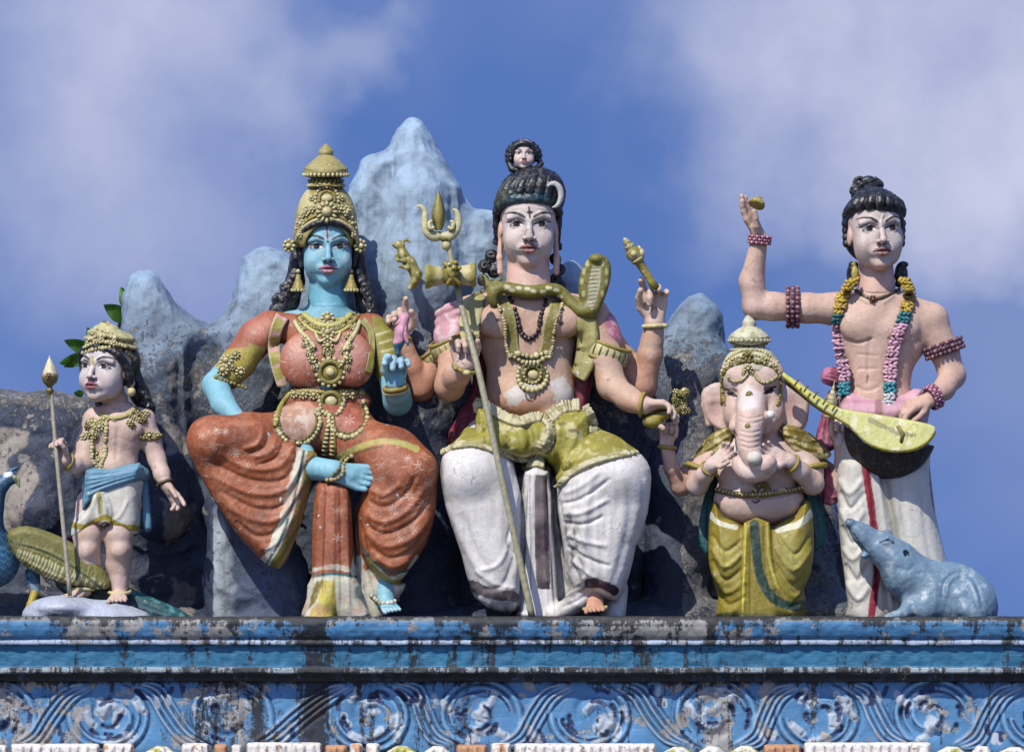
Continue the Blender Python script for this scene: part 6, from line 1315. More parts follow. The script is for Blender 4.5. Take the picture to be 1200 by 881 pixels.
# ---------------------------------------------------------------- the small elephant headed figure
def build_elephant():
    random.seed(33); hm = HMap()
    root = thing('deity_statue', 'small elephant headed statue with round belly and yellow draped cloth', 'statue', (888, 725, 40))
    skin, pale = srgb(200, 172, 156), srgb(214, 204, 202)
    b = Sdf(.9)
    b.e((888, 548, 8), (48, 42, 30), k=8); b.e((889, 586, 14), (53, 34, 36), k=14); b.e((862, 552, 26), (24, 18, 14), k=8); b.e((914, 552, 26), (24, 18, 14), k=8); b.ch([(840, 528, 6, 15), (888, 524, 4, 18), (936, 528, 6, 15)], k=8)
    # front arms
    b.ch([(838, 530, 6, 15), (822, 552, 14, 14), (817, 568, 24, 13)], k=6); b.ch([(817, 568, 24, 12.5), (826, 556, 40, 10), (834, 545, 52, 8)], k=4)
    b.ch([(938, 530, 6, 15), (950, 552, 14, 14), (952, 566, 24, 13.5)], k=6); b.ch([(952, 566, 24, 13), (938, 552, 42, 11), (926, 540, 54, 8)], k=4)
    # rear arms
    b.ch([(836, 528, -12, 13), (812, 552, -14, 12), (798, 570, -10, 11)], k=6); b.ch([(798, 570, -10, 11), (787, 548, 0, 9), (781, 520, 8, 7.5)], k=4)
    b.ch([(940, 528, -12, 13), (966, 554, -14, 13), (982, 570, -8, 12)], k=6); b.ch([(982, 570, -8, 11.5), (988, 545, 2, 10), (986, 520, 10, 8.5)], k=4)
    hand(b, (834, 545, 52), (.75, -.62, .25), (-.3, -.5, 1), 40, thumb=1, curls=[(5, 15, 10), (10, 20, 15), (12, 20, 15), (15, 20, 15)], spread=6, fat=1.2)
    hand(b, (925, 540, 54), (-.95, -.35, .2), (0, -.5, 1), 44, thumb=-1, curls=[(5, 20, 15), (8, 20, 15), (10, 20, 15), (12, 20, 15)], spread=7, fat=1.2)
    hand(b, (781, 520, 8), (.12, -1, .1), (.1, .1, 1), 40, thumb=1, curls=[(15, 40, 30), (60, 70, 30), (60, 70, 30), (30, 50, 30)], spread=6, th=[(.7, .4, .5, .22), (.9, .0, .5, .2), (.9, -.2, .4, .14)], fat=1.2)
    hand(b, (986, 520, 10), (-.05, -1, .1), (-.1, .1, 1), 46, thumb=-1, curls=[(5, 15, 10), (55, 75, 40), (55, 75, 40), (10, 40, 30)], spread=7, th=[(.7, .4, .5, .22), (.9, .0, .5, .2), (.9, -.2, .4, .14)], fat=1.2)
    b.e((888, 566, 44), (10, 2.5, 4), k=3, sub=True)
    h = b
    h.e((882, 452, 6), (33, 38, 34), k=0); h.e((862, 440, 20), (17, 20, 16), k=10); h.e((902, 440, 20), (17, 20, 16), k=10); h.e((862, 482, 18), (15, 22, 20), k=10); h.e((904, 484, 18), (16, 24, 22), k=10); h.e((882, 466, 36), (15, 18, 12), k=10)
    h.ch(spline([(881, 470, 38, 15.5), (880, 488, 52, 15.5), (878, 505, 62, 14), (877, 520, 68, 11.5), (882, 538, 74, 9.5), (894, 546, 78, 9), (902, 540, 80, 7)], 4), k=5)
    h.ch(spline([(868, 536, 60, 7), (868, 546, 64, 9), (878, 554, 70, 10), (892, 553, 74, 9), (902, 546, 76, 8)], 3), k=4)
    h.ch([(896, 500, 36, 9), (898, 490, 50, 6.5), (903, 486, 58, 5.5)], k=3); h.ch([(864, 498, 36, 9), (861, 500, 44, 7)], k=3); h.e((868, 500, 40), (10, 14, 10), k=6)
    for q, cx_, pts in ((-1, 838, [(860, 456), (846, 448), (831, 451), (822, 464), (825, 482), (833, 497), (846, 506), (858, 506), (862, 490)]), (1, 928, [(908, 450), (922, 445), (938, 448), (948, 460), (948, 482), (944, 500), (932, 505), (916, 500), (906, 490)])):
        h.poly(pts, 12, 6, 5, k=3, tilt=(-q * .10, 0)); h.e((cx_ + q * 1, 480, 22), (9, 16, 5.5), k=5, sub=True); h.ch([(cx_ + q * 10, 457, 9, 3), (cx_ + q * 13, 475, 9, 3), (cx_ + q * 8, 497, 9, 3)], k=3)
    h.ch([(828, 462, 8, 5), (833, 469, 12, 4), (844, 468, 12, 4)], k=4)
    for x, y in ((857, 460), (902, 457)): h.e((x, y, 36), (7, 4, 6), k=3, sub=True); h.e((x, y, 27), (5, 3.6, 5), k=1)
    h.c((886, 500, 0), (888, 525, 2), 26, 26, k=8)
    bm = b.mesh(skin, hm); V = bm.V; bm.spots(24, .0, pale, 3, .6, .4); bm.mask((V[:, 0] < 835) * np.clip((V[:, 1] - 520) / 40, 0, 1) * (V[:, 2] < 30) * .5, srgb(186, 128, 100)); bm.stroke([(838, 575), (860, 582), (888, 584), (916, 582), (940, 574)], 3, srgb(150, 96, 70), alpha=.5); bm.mask(np.exp(-((V[:, 1] - 612) / 5) ** 2) * .6, srgb(170, 80, 60)); bm.ridge([(838, 577), (862, 572), (888, 576), (914, 572), (940, 577)], 3, -1.6)
    bm.stroke([(882, 587), (886, 589), (890, 586)], 2.2, srgb(60, 30, 26)); bm.stroke([(886, 580), (887, 586)], 1.6, srgb(60, 30, 26)); bm.fill([(982, 495), (1000, 495), (996, 520), (980, 520)], pale, jit=2)
    bm.fill([(876, 450), (884, 456), (896, 462), (888, 478), (872, 482), (862, 474), (868, 460)], srgb(228, 222, 220), jit=2.5, alpha=.5, soft=4)
    for q, (x, y) in ((-1, (857, 460)), (1, (902, 457))):
        bm.stroke([(x + q * 5, y - 1), (x - q * 5, y + 5)], 3.6, srgb(200, 186, 178)); bm.stroke([(x + q * 3, y), (x - q * 3, y + 3)], 4.2, srgb(12, 8, 8)); bm.stroke([(x + q * 7, y - 4), (x + q * 1, y - 2), (x - q * 6, y + 4)], 2.6, srgb(16, 10, 10)); pass
    for y in (488, 494, 505, 511, 517, 523): bm.ridge([(864 + (y - 488) * .1, y - 1), (879, y + 2), (894 - (y - 488) * .1, y - 1)], 1.2, -.9)
    bm.stroke([(860, 504), (864, 510)], 1.5, srgb(120, 70, 60)); bm.fill([(898, 480), (908, 482), (908, 492), (900, 492)], srgb(222, 214, 206), jit=1)
    for x, y in ((838, 480), (929, 478)): bm.mask(np.exp(-(((bm.V[:, 0] - x) / 8) ** 2 + ((bm.V[:, 1] - y) / 14) ** 2)) * .35, srgb(190, 120, 110))
    obj('body', bm, M_SKIN, root)
    g = MB()
    for x, y, r in ((878, 462, 4.6), (876, 499, 3.6)): d = hm(x, y); g = MB(); g.rosette((x, y, d), (0, 0, 1), r, srgb(168, 150, 90), OLIVE, 8, .4); obj('painted_boss', g, M_GOLD, root)
    m = Sdf(.8); m.e((884, 537, 88), (9, 8.5, 8)); mm = m.mesh(srgb(214, 206, 190)); obj('sweet_ball', mm, M_WHITE, label='round cream sweet ball resting on the curled trunk tip', cat='sweet')
    # crown
    c = Sdf(.9); c.e((880, 437, 4), (35, 34, 34), k=0); c.box((880, 490, 4), (50, 40, 60), sub=True, k=1); c.e((881, 468, 36), (29.5, 34, 34), k=2, sub=True)
    crown_tower(c, 878, 2, [(410, 24), (407, 16), (404, 21), (399, 24.5), (395, 24.5), (391, 21), (386, 14), (383, 7), (381, 8.2), (377, 8), (373, 5.5), (369, 2.5), (366, .8)], k=1.2)
    cm = c.mesh(srgb(196, 192, 160), hm); cm.spots(6, .15, OLIVE, 4, .5); cm.stroke([(854, 401), (878, 406), (903, 401)], 2, DKOL, jit=.7); cm.stroke([(856, 394), (878, 399), (902, 394)], 1, DKOL, jit=.5); co = obj('crown', cm, M_GOLD, root)
    g = MB()
    for P, r, cc in (([(846, 446), (850, 434), (862, 426), (880, 423), (898, 426), (910, 434), (915, 446)], 2.4, OLIVE), ([(846, 438), (852, 426), (864, 419), (880, 416), (896, 419), (908, 427), (914, 440)], 2.6, CREAM), ([(850, 424), (862, 414), (880, 410), (898, 414), (910, 424)], 2.2, CREAM), ([(846, 452), (847, 462), (850, 474)], 2.4, GOLD), ([(914, 450), (914, 462), (911, 474)], 2.4, GOLD)): beads(g, hm, P, r, cc, 1.7, .4)
    for P in ([(876, 438), (868, 446), (858, 446), (852, 440)], [(884, 438), (892, 447), (902, 447), (910, 441)]): cord(g, hm, P, 1.5, GOLD, 1); beads(g, hm, P, 1.7, CREAM, 1.6, 1.2)
    for x, y, r in ((876, 418, 7), (860, 423, 5.5), (896, 422, 5.5), (877, 432, 5.5), (872, 437, 3.6), (882, 437, 3.6)): g.rosette((x, y, hm(x, y)), hm.normal(x, y, 4), r, OLIVE if r > 6 else CREAM, DKOL, 7, .6)
    for i in range(26): a = math.pi * 2 * i / 26; g.ball((878 + 24 * math.cos(a), 399, 2 + 24 * math.sin(a)), (2, 2.2, 2), srgb(186, 178, 130))
    cord(g, hm, [(846, 474), (846, 452), (850, 434), (880, 423), (910, 434), (915, 452), (912, 474)], 2, OLIVE, -.2); obj('crown_relief', g, M_GOLD, co)
    # cloth
    k = Sdf(1.1); yel = srgb(138, 122, 26)
    k.poly([(838, 585), (850, 604), (870, 612), (890, 614), (912, 612), (930, 602), (944, 584), (952, 600), (954, 640), (950, 672), (942, 690), (940, 735), (846, 735), (842, 700), (834, 672), (830, 640), (832, 602)], 14, 40, 28, k=0)
    k.e((853, 650, 34), (22, 40, 18), k=8); k.e((926, 650, 34), (24, 42, 20), k=8); k.poly([(872, 612), (902, 612), (904, 660), (912, 735), (866, 735), (870, 660)], 46, 11, 8, k=4)
    km = k.mesh(yel, hm)
    for P, w, a in (([(834, 640), (850, 664), (872, 646)], 3.2, 2.4), ([(834, 655), (850, 680), (874, 662)], 2.8, -2.4), ([(836, 668), (852, 694), (874, 680)], 3.2, 2.4), ([(838, 684), (852, 708), (874, 698)], 2.8, -2.2), ([(834, 625), (850, 646), (872, 630)], 2.6, -2), ([(952, 640), (930, 668), (908, 640)], 3.2, 2.4), ([(952, 656), (930, 686), (906, 656)], 2.8, -2.4), ([(950, 672), (930, 700), (908, 672)], 3.2, 2.4), ([(946, 690), (926, 712), (908, 690)], 2.8, -2.2), ([(952, 622), (932, 650), (910, 626)], 2.6, -2), ([(875, 616), (873, 660), (870, 720)], 2.2, 2), ([(881, 616), (880, 660), (880, 720)], 1.8, -1.6), ([(900, 616), (904, 660), (914, 700)], 2.2, 2), ([(896, 616), (897, 660), (906, 710)], 1.8, -1.5), ([(842, 608), (846, 640), (846, 690)], 3, 1.4)): km.ridge(P, w, a)
    km.stroke([(884, 614), (887, 650), (893, 680), (908, 702), (930, 710), (944, 708)], 11, srgb(14, 52, 38), jit=.8); km.stroke([(873, 614), (872, 660), (870, 725)], 3, srgb(196, 182, 60), jit=.6); km.stroke([(899, 614), (901, 655), (912, 690)], 3, srgb(186, 172, 60), jit=.6)
    km.stroke([(832, 602), (842, 612), (862, 618)], 6, srgb(206, 204, 180), jit=1); km.stroke([(954, 598), (936, 614), (912, 620)], 8, srgb(206, 204, 180), jit=1); V = km.V; km.mask(np.exp(-(((V[:, 0] - 926) / 16) ** 2 + ((V[:, 1] - 655) / 30) ** 2)) * (V[:, 2] > 40) * .45, srgb(196, 190, 110)); km.mask(np.exp(-(((V[:, 0] - 852) / 12) ** 2 + ((V[:, 1] - 650) / 26) ** 2)) * (V[:, 2] > 40) * .35, srgb(190, 180, 90)); km.stroke([(846, 720), (870, 722), (900, 722)], 8, srgb(40, 70, 50), jit=3, alpha=.5)
    obj('waist_cloth', wash(km, .1), M_CLOTH, root)
    # golden cape sleeves, snake belt, scarf
    for pts, ed, ti in (([(858, 500), (840, 504), (824, 518), (812, 538), (815, 548), (828, 549), (842, 540), (856, 524)], [(812, 540), (822, 549), (834, 546), (848, 534)], .25), ([(914, 500), (930, 498), (950, 508), (970, 526), (974, 534), (962, 538), (940, 532), (922, 522)], [(974, 532), (962, 537), (942, 531), (926, 522)], -.25)):
        v = Sdf(1.0); v.poly(pts, 10, 12, 9, k=0, tilt=(ti, 0)); vm = v.mesh(srgb(128, 112, 34), hm); vm.folds([pts[0], pts[2]], [pts[-1], pts[-3]], 4, 2, 1.6); vm.spots(8, .05, CREAM, 3, .7); vm.spots(9, .2, DKOL, 13, .6); vm.stroke(ed, 7, CREAM, jit=1.2); vm.ridge(ed, 3, 1.8); obj('sleeve', vm, M_GOLD, root)
    for c0, ax in (((819, 549, 14), (-.4, 1, .1)), ((952, 548, 14), (.2, 1, .1))): ring_part('armlet', root, c0, ax, 15.5, 3.4, GOLD)
    ring_part('bracelet', root, (831, 549, 47), (.5, -.6, .6), 9.5, 2, GOLD); ring_part('bracelet', root, (929, 543, 51), (-.8, -.5, .6), 9.8, 2.2, GOLD); ring_part('bracelet', root, (782, 524, 6), (-.1, 1, 0), 9.5, 2.4, GOLD)
    g = MB(); cord(g, hm, [(840, 574), (862, 579), (888, 580), (914, 577), (940, 572)], 3.4, srgb(112, 98, 44), .6); beads(g, hm, [(840, 573), (862, 578), (888, 579), (914, 576), (940, 571)], 2, CREAM, 2.2, 2.2); cord(g, hm, [(884, 577), (888, 570), (896, 568), (900, 575), (892, 581)], 3.8, srgb(120, 112, 40), 1); obj('snake_belt', g, M_GOLD, root)
    for pts, d in (([(836, 545), (842, 560), (838, 600), (832, 650), (820, 640), (820, 610), (828, 575)], -14), ([(944, 545), (958, 575), (966, 610), (966, 636), (952, 645), (948, 610), (940, 580)], -14)):
        v = Sdf(1.1); v.poly(pts, d, 7, 5, k=0); vm = v.mesh(srgb(12, 88, 92)); vm.folds([pts[0], pts[1], pts[2]], [pts[-1], pts[-2], pts[-3]], 4, 1.5, 1.4); obj('scarf', vm, M_CLOTH, root)
    # conch held in the rear hand
    g = MB(); prof = []
    for i in range(30): t = i / 29; r = 10.5 * math.sin(math.pi * min(1, .12 + t * .95)) ** .8 * (1.08 - t) + .6; prof.append((r * (1 + .14 * math.sin(i * 1.5)), t * 44 - 8))
    g.lathe((973, 482, 14), prof, srgb(196, 190, 150), 20, R=rotm(8), colf=lambda i, q: srgb(204, 198, 160) if i % 4 < 2 else srgb(130, 122, 70)); obj('conch', g, M_GOLD, label='ribbed cream conch shell held beside the elephant headed statue', cat='conch')
if want('elephant'): build_elephant()
# ---------------------------------------------------------------- the standing musician
def build_musician():
    random.seed(34); hm = HMap()
    root = thing('deity_statue', 'tall standing bare chested musician statue raising one arm against the sky', 'statue', (1045, 726, -10))
    skin = srgb(194, 162, 142)
    b = Sdf(1.05)
    b.e((1034, 392, -10), (54, 48, 28), k=8); b.e((1030, 440, -8), (38, 46, 25), k=14); b.e((1030, 475, -6), (42, 30, 26), k=10)
    b.ch([(975, 362, -10, 17), (1030, 356, -10, 20), (1092, 374, -12, 19)], k=14); b.e((1008, 380, 8), (24, 19, 12), roll=-4, k=9); b.e((1052, 382, 8), (24, 19, 12), roll=4, k=9)
    b.c((1028, 362, -8), (1026, 318, -8), 23, 18.5, k=8)
    b.ch([(985, 362, -10, 19), (945, 361, -6, 17), (905, 359, -4, 16), (886, 359, -4, 15.5)], k=6); b.ch([(886, 358, -4, 15.5), (881, 330, -2, 14.5), (890, 280, 6, 9.5)], k=5)
    b.ch([(1090, 378, -12, 21), (1106, 410, -10, 17), (1116, 440, -6, 15.5)], k=6); b.ch([(1116, 440, -6, 15), (1106, 456, 12, 12.5), (1090, 468, 28, 9)], k=5)
    hand(b, (890, 278, 6), (-.48, -1, .1), (.9, -.45, .5), 56, thumb=-1, curls=[(5, 12, 8), (3, 8, 6), (3, 8, 6), (2, 6, 6)], spread=3, th=[(.7, .35, .6, .2), (.9, .1, .4, .18), (.95, 0, .3, .14)], fat=1.1)
    hand(b, (1090, 468, 28), (-1, .34, .35), (0, .7, -.3), 54, thumb=1, curls=[(20, 30, 20), (25, 35, 20), (30, 35, 20), (35, 35, 20)], spread=6, th=[(.7, .4, .5, .2), (.9, .2, .4, .18), (.95, 0, .3, .14)], fat=1.2)
    b.e((1017, 444, 18), (2.2, 6, 4), k=2, sub=True)
    bm = b.mesh(skin, hm); V = bm.V; bm.spots(24, .05, srgb(208, 176, 162), 3, .6, .3); bm.mask(np.clip((V[:, 1] - 400) / 50, 0, 1) * .25, srgb(196, 146, 124))
    bm.ridge([(1019, 395), (1017, 440)], 3, -1.6); bm.ridge([(990, 397), (1006, 402), (1024, 396)], 2, -1.4); bm.ridge([(1040, 396), (1054, 401), (1070, 394)], 2, -1.4); bm.ridge([(1003, 415), (1030, 417)], 2, -.7); bm.ridge([(1003, 432), (1030, 432)], 2, -.7); bm.ridge([(1002, 452), (1016, 458), (1032, 452)], 2, -.9); bm.stroke([(1017, 439), (1016, 448)], 2, srgb(110, 60, 46), alpha=.8)
    bm.ridge([(1004, 346), (1020, 356)], 2, 1); bm.ridge([(1048, 346), (1034, 356)], 2, 1)
    HO, H, R = (1026, 270, -2), 96, rotm(-2, 13, 4)
    f = Sdf(.6); head_sdf(f, HO, H, R, wide=.97, jaw=1.02); f.c((1026, 300, -12), (1028, 352, -7), 19.5, 23, k=6)
    fm = f.mesh(srgb(206, 170, 154)); head_paint(fm, HO, H, R, srgb(198, 182, 172), srgb(148, 98, 94), wide=.97, browth=.018, angry=.55, blush=srgb(208, 166, 144)); fm.ridge([(1024, 256), (1030, 262), (1031, 268)], 1.4, 1.2); fm.ridge([(1036, 250), (1033, 258), (1034, 266)], 1.4, 1.2); fm.fill([(1044, 276), (1054, 274), (1054, 290), (1046, 290)], srgb(170, 176, 168), jit=3, wobble=4, alpha=.6)
    obj('body', wash(neck_weld(join(bm, fm), 1028, 341, -8, 36), .06), M_SKIN, root); f2 = f.grid(); hm.add(f2[0], f2[1], f.vox)
    s = Sdf(.95); s.e((1023, 256, -22), (36, 32, 30), k=4); s.e((1023, 276, -32), (35, 34, 24), k=4)
    for i in range(10):
        t = i / 9; a = math.pi * (1.02 - 1.04 * t); x0 = 1024 + 33 * math.cos(a); z0 = -8 + 36 * math.sin(a); y0 = 242 + 10 * (2 * t - 1) ** 2
        s.ch(spline([(x0, y0, z0, 4.6), (x0 * .85 + 1018 * .15 + 4, y0 - 9, z0 + 1, 5.6), (x0 * .5 + 1018 * .5 + 2, y0 - 18, z0 * .6 - 7, 5.4), (1012 + 14 * t, 225, -20, 4)], 3), k=1.6)
    s.ch(spline([(993, 262, -14, 4), (1000, 251, 8, 4), (1014, 247, 20, 4), (1028, 245.5, 24, 4), (1042, 246, 20, 4), (1053, 252, 4, 4), (1056, 264, -10, 4)], 4), k=2)
    for q, x in ((-1, 991), (1, 1057)): 
        for y in (262, 270, 278, 285): s.e((x - q * (y - 262) * .05, y, -20), (5, 5.5, 8), k=1.5)
    for (x, y, r) in ((1003, 224, 8), (1008, 214, 9), (1018, 213, 9), (1028, 217, 8), (1030, 226, 7), (1016, 224, 10)): s.e((x, y, -20), (r, r * .8, r), k=1); curl(s, (x, y, -13), r * .8, 2.2, 1.2, x, fl=1)
    s.ch([(1000, 230, -14, 3), (1010, 216, -8, 3.4), (1026, 210, -12, 3)], k=.8); s.ch([(1004, 236, -8, 3), (1016, 220, -4, 3.4), (1032, 215, -12, 3)], k=.8)
    for cx_ in (1000, 1056):
        s.e((cx_, 322, -20), (8, 15, 9), k=2)
        for i in range(6): s.e((cx_ + random.uniform(-3, 3), 310 + i * 4.6, -14), (6, 4, 5), k=.8)
    obj('hair', s.mesh(BLACKH), M_HAIR, root)
    g = MB(); g.ball((1001, 310, 2), (3, 4, 2), GOLD, (12, 8)); g.ball((1002, 320, 3), (4.4, 9, 3), srgb(170, 156, 60), (12, 8)); obj('earring', g, M_GOLD, root)
    g = MB(); cord(g, hm, [(1000, 337), (1010, 345), (1023, 350), (1038, 347), (1055, 338)], 1.9, srgb(70, 58, 30), .8); g.rosette((1023, 350, hm(1023, 350) + 1), (0, .2, 1), 5, srgb(130, 60, 60), DKOL, 6, .7); obj('necklace', g, M_GOLD, root)
    # flower garland: two hanging strands
    def strand(P, w):
        g = MB(); Q = resample(spline(P, 6), 4.2)
        g.tube([(x, y, hm(x, y, 14) - 1, w * .3) for x, y in Q], 4, srgb(90, 60, 66), 8)
        for i, (x, y) in enumerate(Q):
            c = srgb(178, 148, 40) if y < 366 else srgb(30, 104, 110) if y < 378 else srgb(206, 158, 174) if y < 448 else srgb(40, 130, 140) if y < 462 else srgb(206, 206, 204)
            d = hm(x, y, 14); g.ball((x, y, d - 1), (w * .55, 3.6, 5), c * .5, (8, 5))
            for q in (-1, -.1, .8):
                cc = c * random.uniform(.75, 1.25); a = random.uniform(-.5, .5); g.ball((x + q * w * .34 + random.uniform(-.8, .8), y + random.uniform(-1.2, 1.2), d + 3 + 1.5 * (1 - q * q)), (random.uniform(3.6, 5), random.uniform(1.8, 2.5), 2.6), cc, (8, 5), rotm(math.degrees(a) + (35 if i % 2 else -35)))
        return g
    obj('garland', strand([(1001, 328), (990, 342), (984, 362), (982, 384), (985, 410), (990, 436), (989, 456), (988, 474)], 13.5), M_GARL, root); obj('garland', strand([(1060, 328), (1066, 344), (1062, 364), (1055, 386), (1047, 410), (1044, 436), (1043, 458), (1040, 488)], 14.5), M_GARL, root)
    def braid(name, c, ax, Ra, r, cols):
        g = MB(); a, b_, n_ = basis(ax); g.ring(c, ax, Ra, r * .8, cols[1] * .5, sq=1.4)
        for i in range(26):
            t = 2 * math.pi * i / 26; p = np.array(c) + (a * math.cos(t) + b_ * math.sin(t)) * (Ra + r * .5)
            for q in (-1, 0, 1): g.ball(p + n_ * q * r * .8, (r * .42, r * .42, r * .5), cols[(i + q) % 2] * random.uniform(.7, 1.2))
        obj(name, g, M_GARL, root)
    br = (srgb(152, 104, 114), srgb(92, 52, 64)); braid('armlet', (929, 360, -5), (1, 0, 0), 19, 7, br); braid('armlet', (1106, 408, -10), (.35, 1, 0), 19.5, 6.5, br); pk = (srgb(206, 150, 166), srgb(130, 60, 90)); braid('bracelet', (890, 281, 5), (-.1, 1, 0), 10.5, 4.5, pk); braid('bracelet', (1094, 465, 25), (1, -.5, -.5), 11, 5, pk)
    # lower dress
    k = Sdf(1.3); k.e((1034, 492, -8), (46, 40, 32), k=0); k.poly([(988, 457), (1010, 461), (1035, 462), (1060, 460), (1080, 456), (1086, 500), (984, 500)], -4, 33, 24, k=6)
    k.poly([(990, 500), (1080, 500), (1090, 550), (1096, 600), (1108, 652), (1120, 700), (1122, 735), (1000, 735), (996, 700), (986, 650), (982, 590), (980, 540)], -4, 34, 28, k=10)
    k.poly([(986, 540), (1030, 540), (1034, 620), (1040, 735), (1000, 735), (988, 640)], 14, 22, 18, k=8)
    km = k.mesh(srgb(202, 198, 186), hm); V = km.V
    for P, w, a in (([(1032, 550), (1046, 610), (1060, 700)], 4, -4), ([(1026, 545), (1036, 610), (1046, 720)], 3.4, 2.4), ([(1018, 545), (1026, 620), (1030, 720)], 2.6, -1.6), ([(984, 560), (996, 578), (1012, 560)], 3.6, 2.4), ([(984, 575), (996, 596), (1014, 576)], 3, -2.4), ([(985, 595), (998, 618), (1014, 596)], 3.6, 2.4), ([(986, 615), (998, 636), (1014, 620)], 3, -2.2), ([(988, 640), (1000, 655), (1014, 640)], 3.4, 2.2), ([(990, 660), (1004, 680), (1018, 660)], 3.4, -2.4), ([(992, 680), (1006, 702), (1020, 684)], 3.4, 2.4), ([(1060, 560), (1070, 640), (1085, 720)], 5, 1.4), ([(1080, 560), (1088, 640), (1106, 720)], 4, -1.3), ([(1045, 560), (1056, 620), (1074, 700)], 4, 1.6)): km.ridge(P, w, a)
    km.mask(np.clip((502 - V[:, 1]) / 3, 0, 1), srgb(206, 158, 168)); km.mask(np.exp(-((V[:, 1] - 470) / 3) ** 2) * .4, srgb(150, 80, 100)); km.fill([(1026, 455), (1034, 455), (1034, 500), (1030, 520), (1024, 500)], srgb(170, 100, 120), jit=1); km.fill([(1044, 470), (1082, 470), (1082, 560), (1050, 560)], srgb(176, 92, 116), jit=1, dr=(-60, 60), soft=2) if False else None
    km.stroke([(1013, 535), (1016, 560), (1022, 600), (1026, 640), (1028, 670), (1024, 700), (1020, 730)], 9, srgb(140, 24, 44), jit=.8); km.stroke([(1090, 550), (1092, 580), (1096, 600)], 3, srgb(120, 60, 70), jit=1.6, alpha=.7)
    km.mask(np.exp(-((V[:, 0] - (1046 + (V[:, 1] - 600) * .12)) / 5) ** 2) * (V[:, 2] > 0) * .5, srgb(120, 116, 80)); obj('lower_dress', wash(km, .07), M_WHITE, root)
    for pts, d in (([(986, 435), (976, 430), (964, 434), (962, 446), (974, 452), (986, 456), (988, 446)], -6), ([(984, 452), (990, 480), (984, 520), (970, 530), (956, 545), (954, 520), (962, 490), (968, 462)], -12), ([(964, 540), (980, 560), (982, 588), (964, 590), (962, 560)], -6)):
        v = Sdf(1.1); v.poly(pts, d, 10, 7, k=0); vm = v.mesh(srgb(150, 62, 92)); vm.folds([pts[0], pts[1], pts[2]], [pts[-2], pts[-3], pts[-4]], 5, 1.6, 1.6); vm.spots(10, .1, srgb(190, 120, 146), 4, .6); obj('waist_bow', vm, M_CLOTH, root)
    # veena
    ve = thing('veena', 'yellow topped string instrument with dark round bowl held across musician waist', 'musical instrument', (1045, 558, 40))
    n_ = 15; W_ = Sdf(1.1); c = np.array([1044, 492, 36])
    W_.e((1044, 502, 24), (55, 60, 34), roll=10, k=0); W_.box((1034, 458, 24), (130, 50, 90), roll=12, sub=True, k=1); wm = W_.mesh(srgb(30, 22, 22)); V = wm.V; wm.mask(np.clip((fbm(V, 10, 4, 5)) * 1.5, 0, 1) * .5, srgb(60, 46, 42)); 
    obj('bowl', wm, M_CLOTH, ve)
    P = [(918, 436), (924, 440), (962, 466), (984, 478), (1020, 484), (1060, 491), (1090, 497), (1097, 503), (1094, 513), (1082, 524), (1064, 530), (1036, 529), (1012, 518), (994, 500), (958, 478), (926, 450), (917, 442)]
    W_ = Sdf(.9); W_.poly(P, 56, 6, 4, k=0, tilt=(.02, .2)); wm = W_.mesh(srgb(196, 194, 120), None); wm.stroke([(1096, 508), (1086, 521), (1063, 530), (1035, 529), (1011, 518), (992, 500), (958, 479), (926, 451)], 7, srgb(176, 168, 40), jit=.6); wm.spots(8, .2, srgb(216, 210, 170), 6, .8); wm.stroke([(1020, 492), (1050, 506), (1072, 510)], 5, srgb(130, 120, 80), jit=3, wobble=5, alpha=.7); wm.stroke([(918, 440), (950, 462), (980, 478)], 4, srgb(206, 200, 80), jit=.5)
    obj('soundboard', wm, M_CLOTH, ve)
    g = MB(); g.tube([(919, 443, 42, 5), (940, 458, 42, 6), (965, 476, 42, 7), (1000, 492, 40, 8)], 6, srgb(40, 34, 26), 10, n=3); obj('neck', g, M_CLOTH, ve)
    g = MB(); g.tube([(1052, 499, 66, 2), (1058, 508, 68, 2.4), (1056, 518, 69, 2)], 2, srgb(120, 108, 60), 8); obj('bridge', g, M_CLOTH, ve)
    for q in range(5): x_ = 934 + q * 11; g = MB(); g.tube([(x_ + 2, 444 + q * 7.4, 61 + q * .6, 1.1), (x_ - 3, 452 + q * 7.4, 62 + q * .6, 1.1)], 1, srgb(90, 84, 50), 6); obj('fret', g, M_CLOTH, ve)
    g = MB(); g.lathe((887, 239, 24), [(0, 10), (3, 9.5), (4.5, 7), (9, 3), (10, 0), (9.4, -2), (0, -3)], GOLD, 20, R=rotm(25, 0, 30)); 
    for i in range(12): a = i * math.pi / 6; g.ball(np.array([887, 239, 24]) + rotm(25, 0, 30) @ np.array([8.5 * math.cos(a), 0, 8.5 * math.sin(a)]), 1.6, CREAM)
    obj('finger_cymbal', g, M_GOLD, label='small golden cymbal held in the raised hand of the musician statue', cat='cymbal')
    # mouse
    mo = thing('mouse_statue', 'pale blue mouse statue looking up at the parapet right end', 'statue', (1085, 724, 60)); m = Sdf(1.0)
    m.e((1112, 700, 50), (52, 42, 36), roll=12, k=0); m.e((1140, 712, 54), (30, 34, 36), k=12); m.ch([(1085, 690, 50, 34), (1062, 672, 56, 27), (1050, 655, 60, 21), (1034, 642, 62, 17), (1012, 626, 66, 10.5), (998, 614, 70, 6.5)], k=10); m.ch([(1018, 640, 66, 9), (1006, 622, 70, 6)], k=6)
    m.e((995, 612, 73), (5, 5, 5), k=3); m.ch([(1000, 626, 76, 1.2), (1008, 638, 78, 1.2), (1014, 646, 78, 1.2)], k=2, sub=True); m.e((1013, 651, 70), (5, 4, 5), k=3)
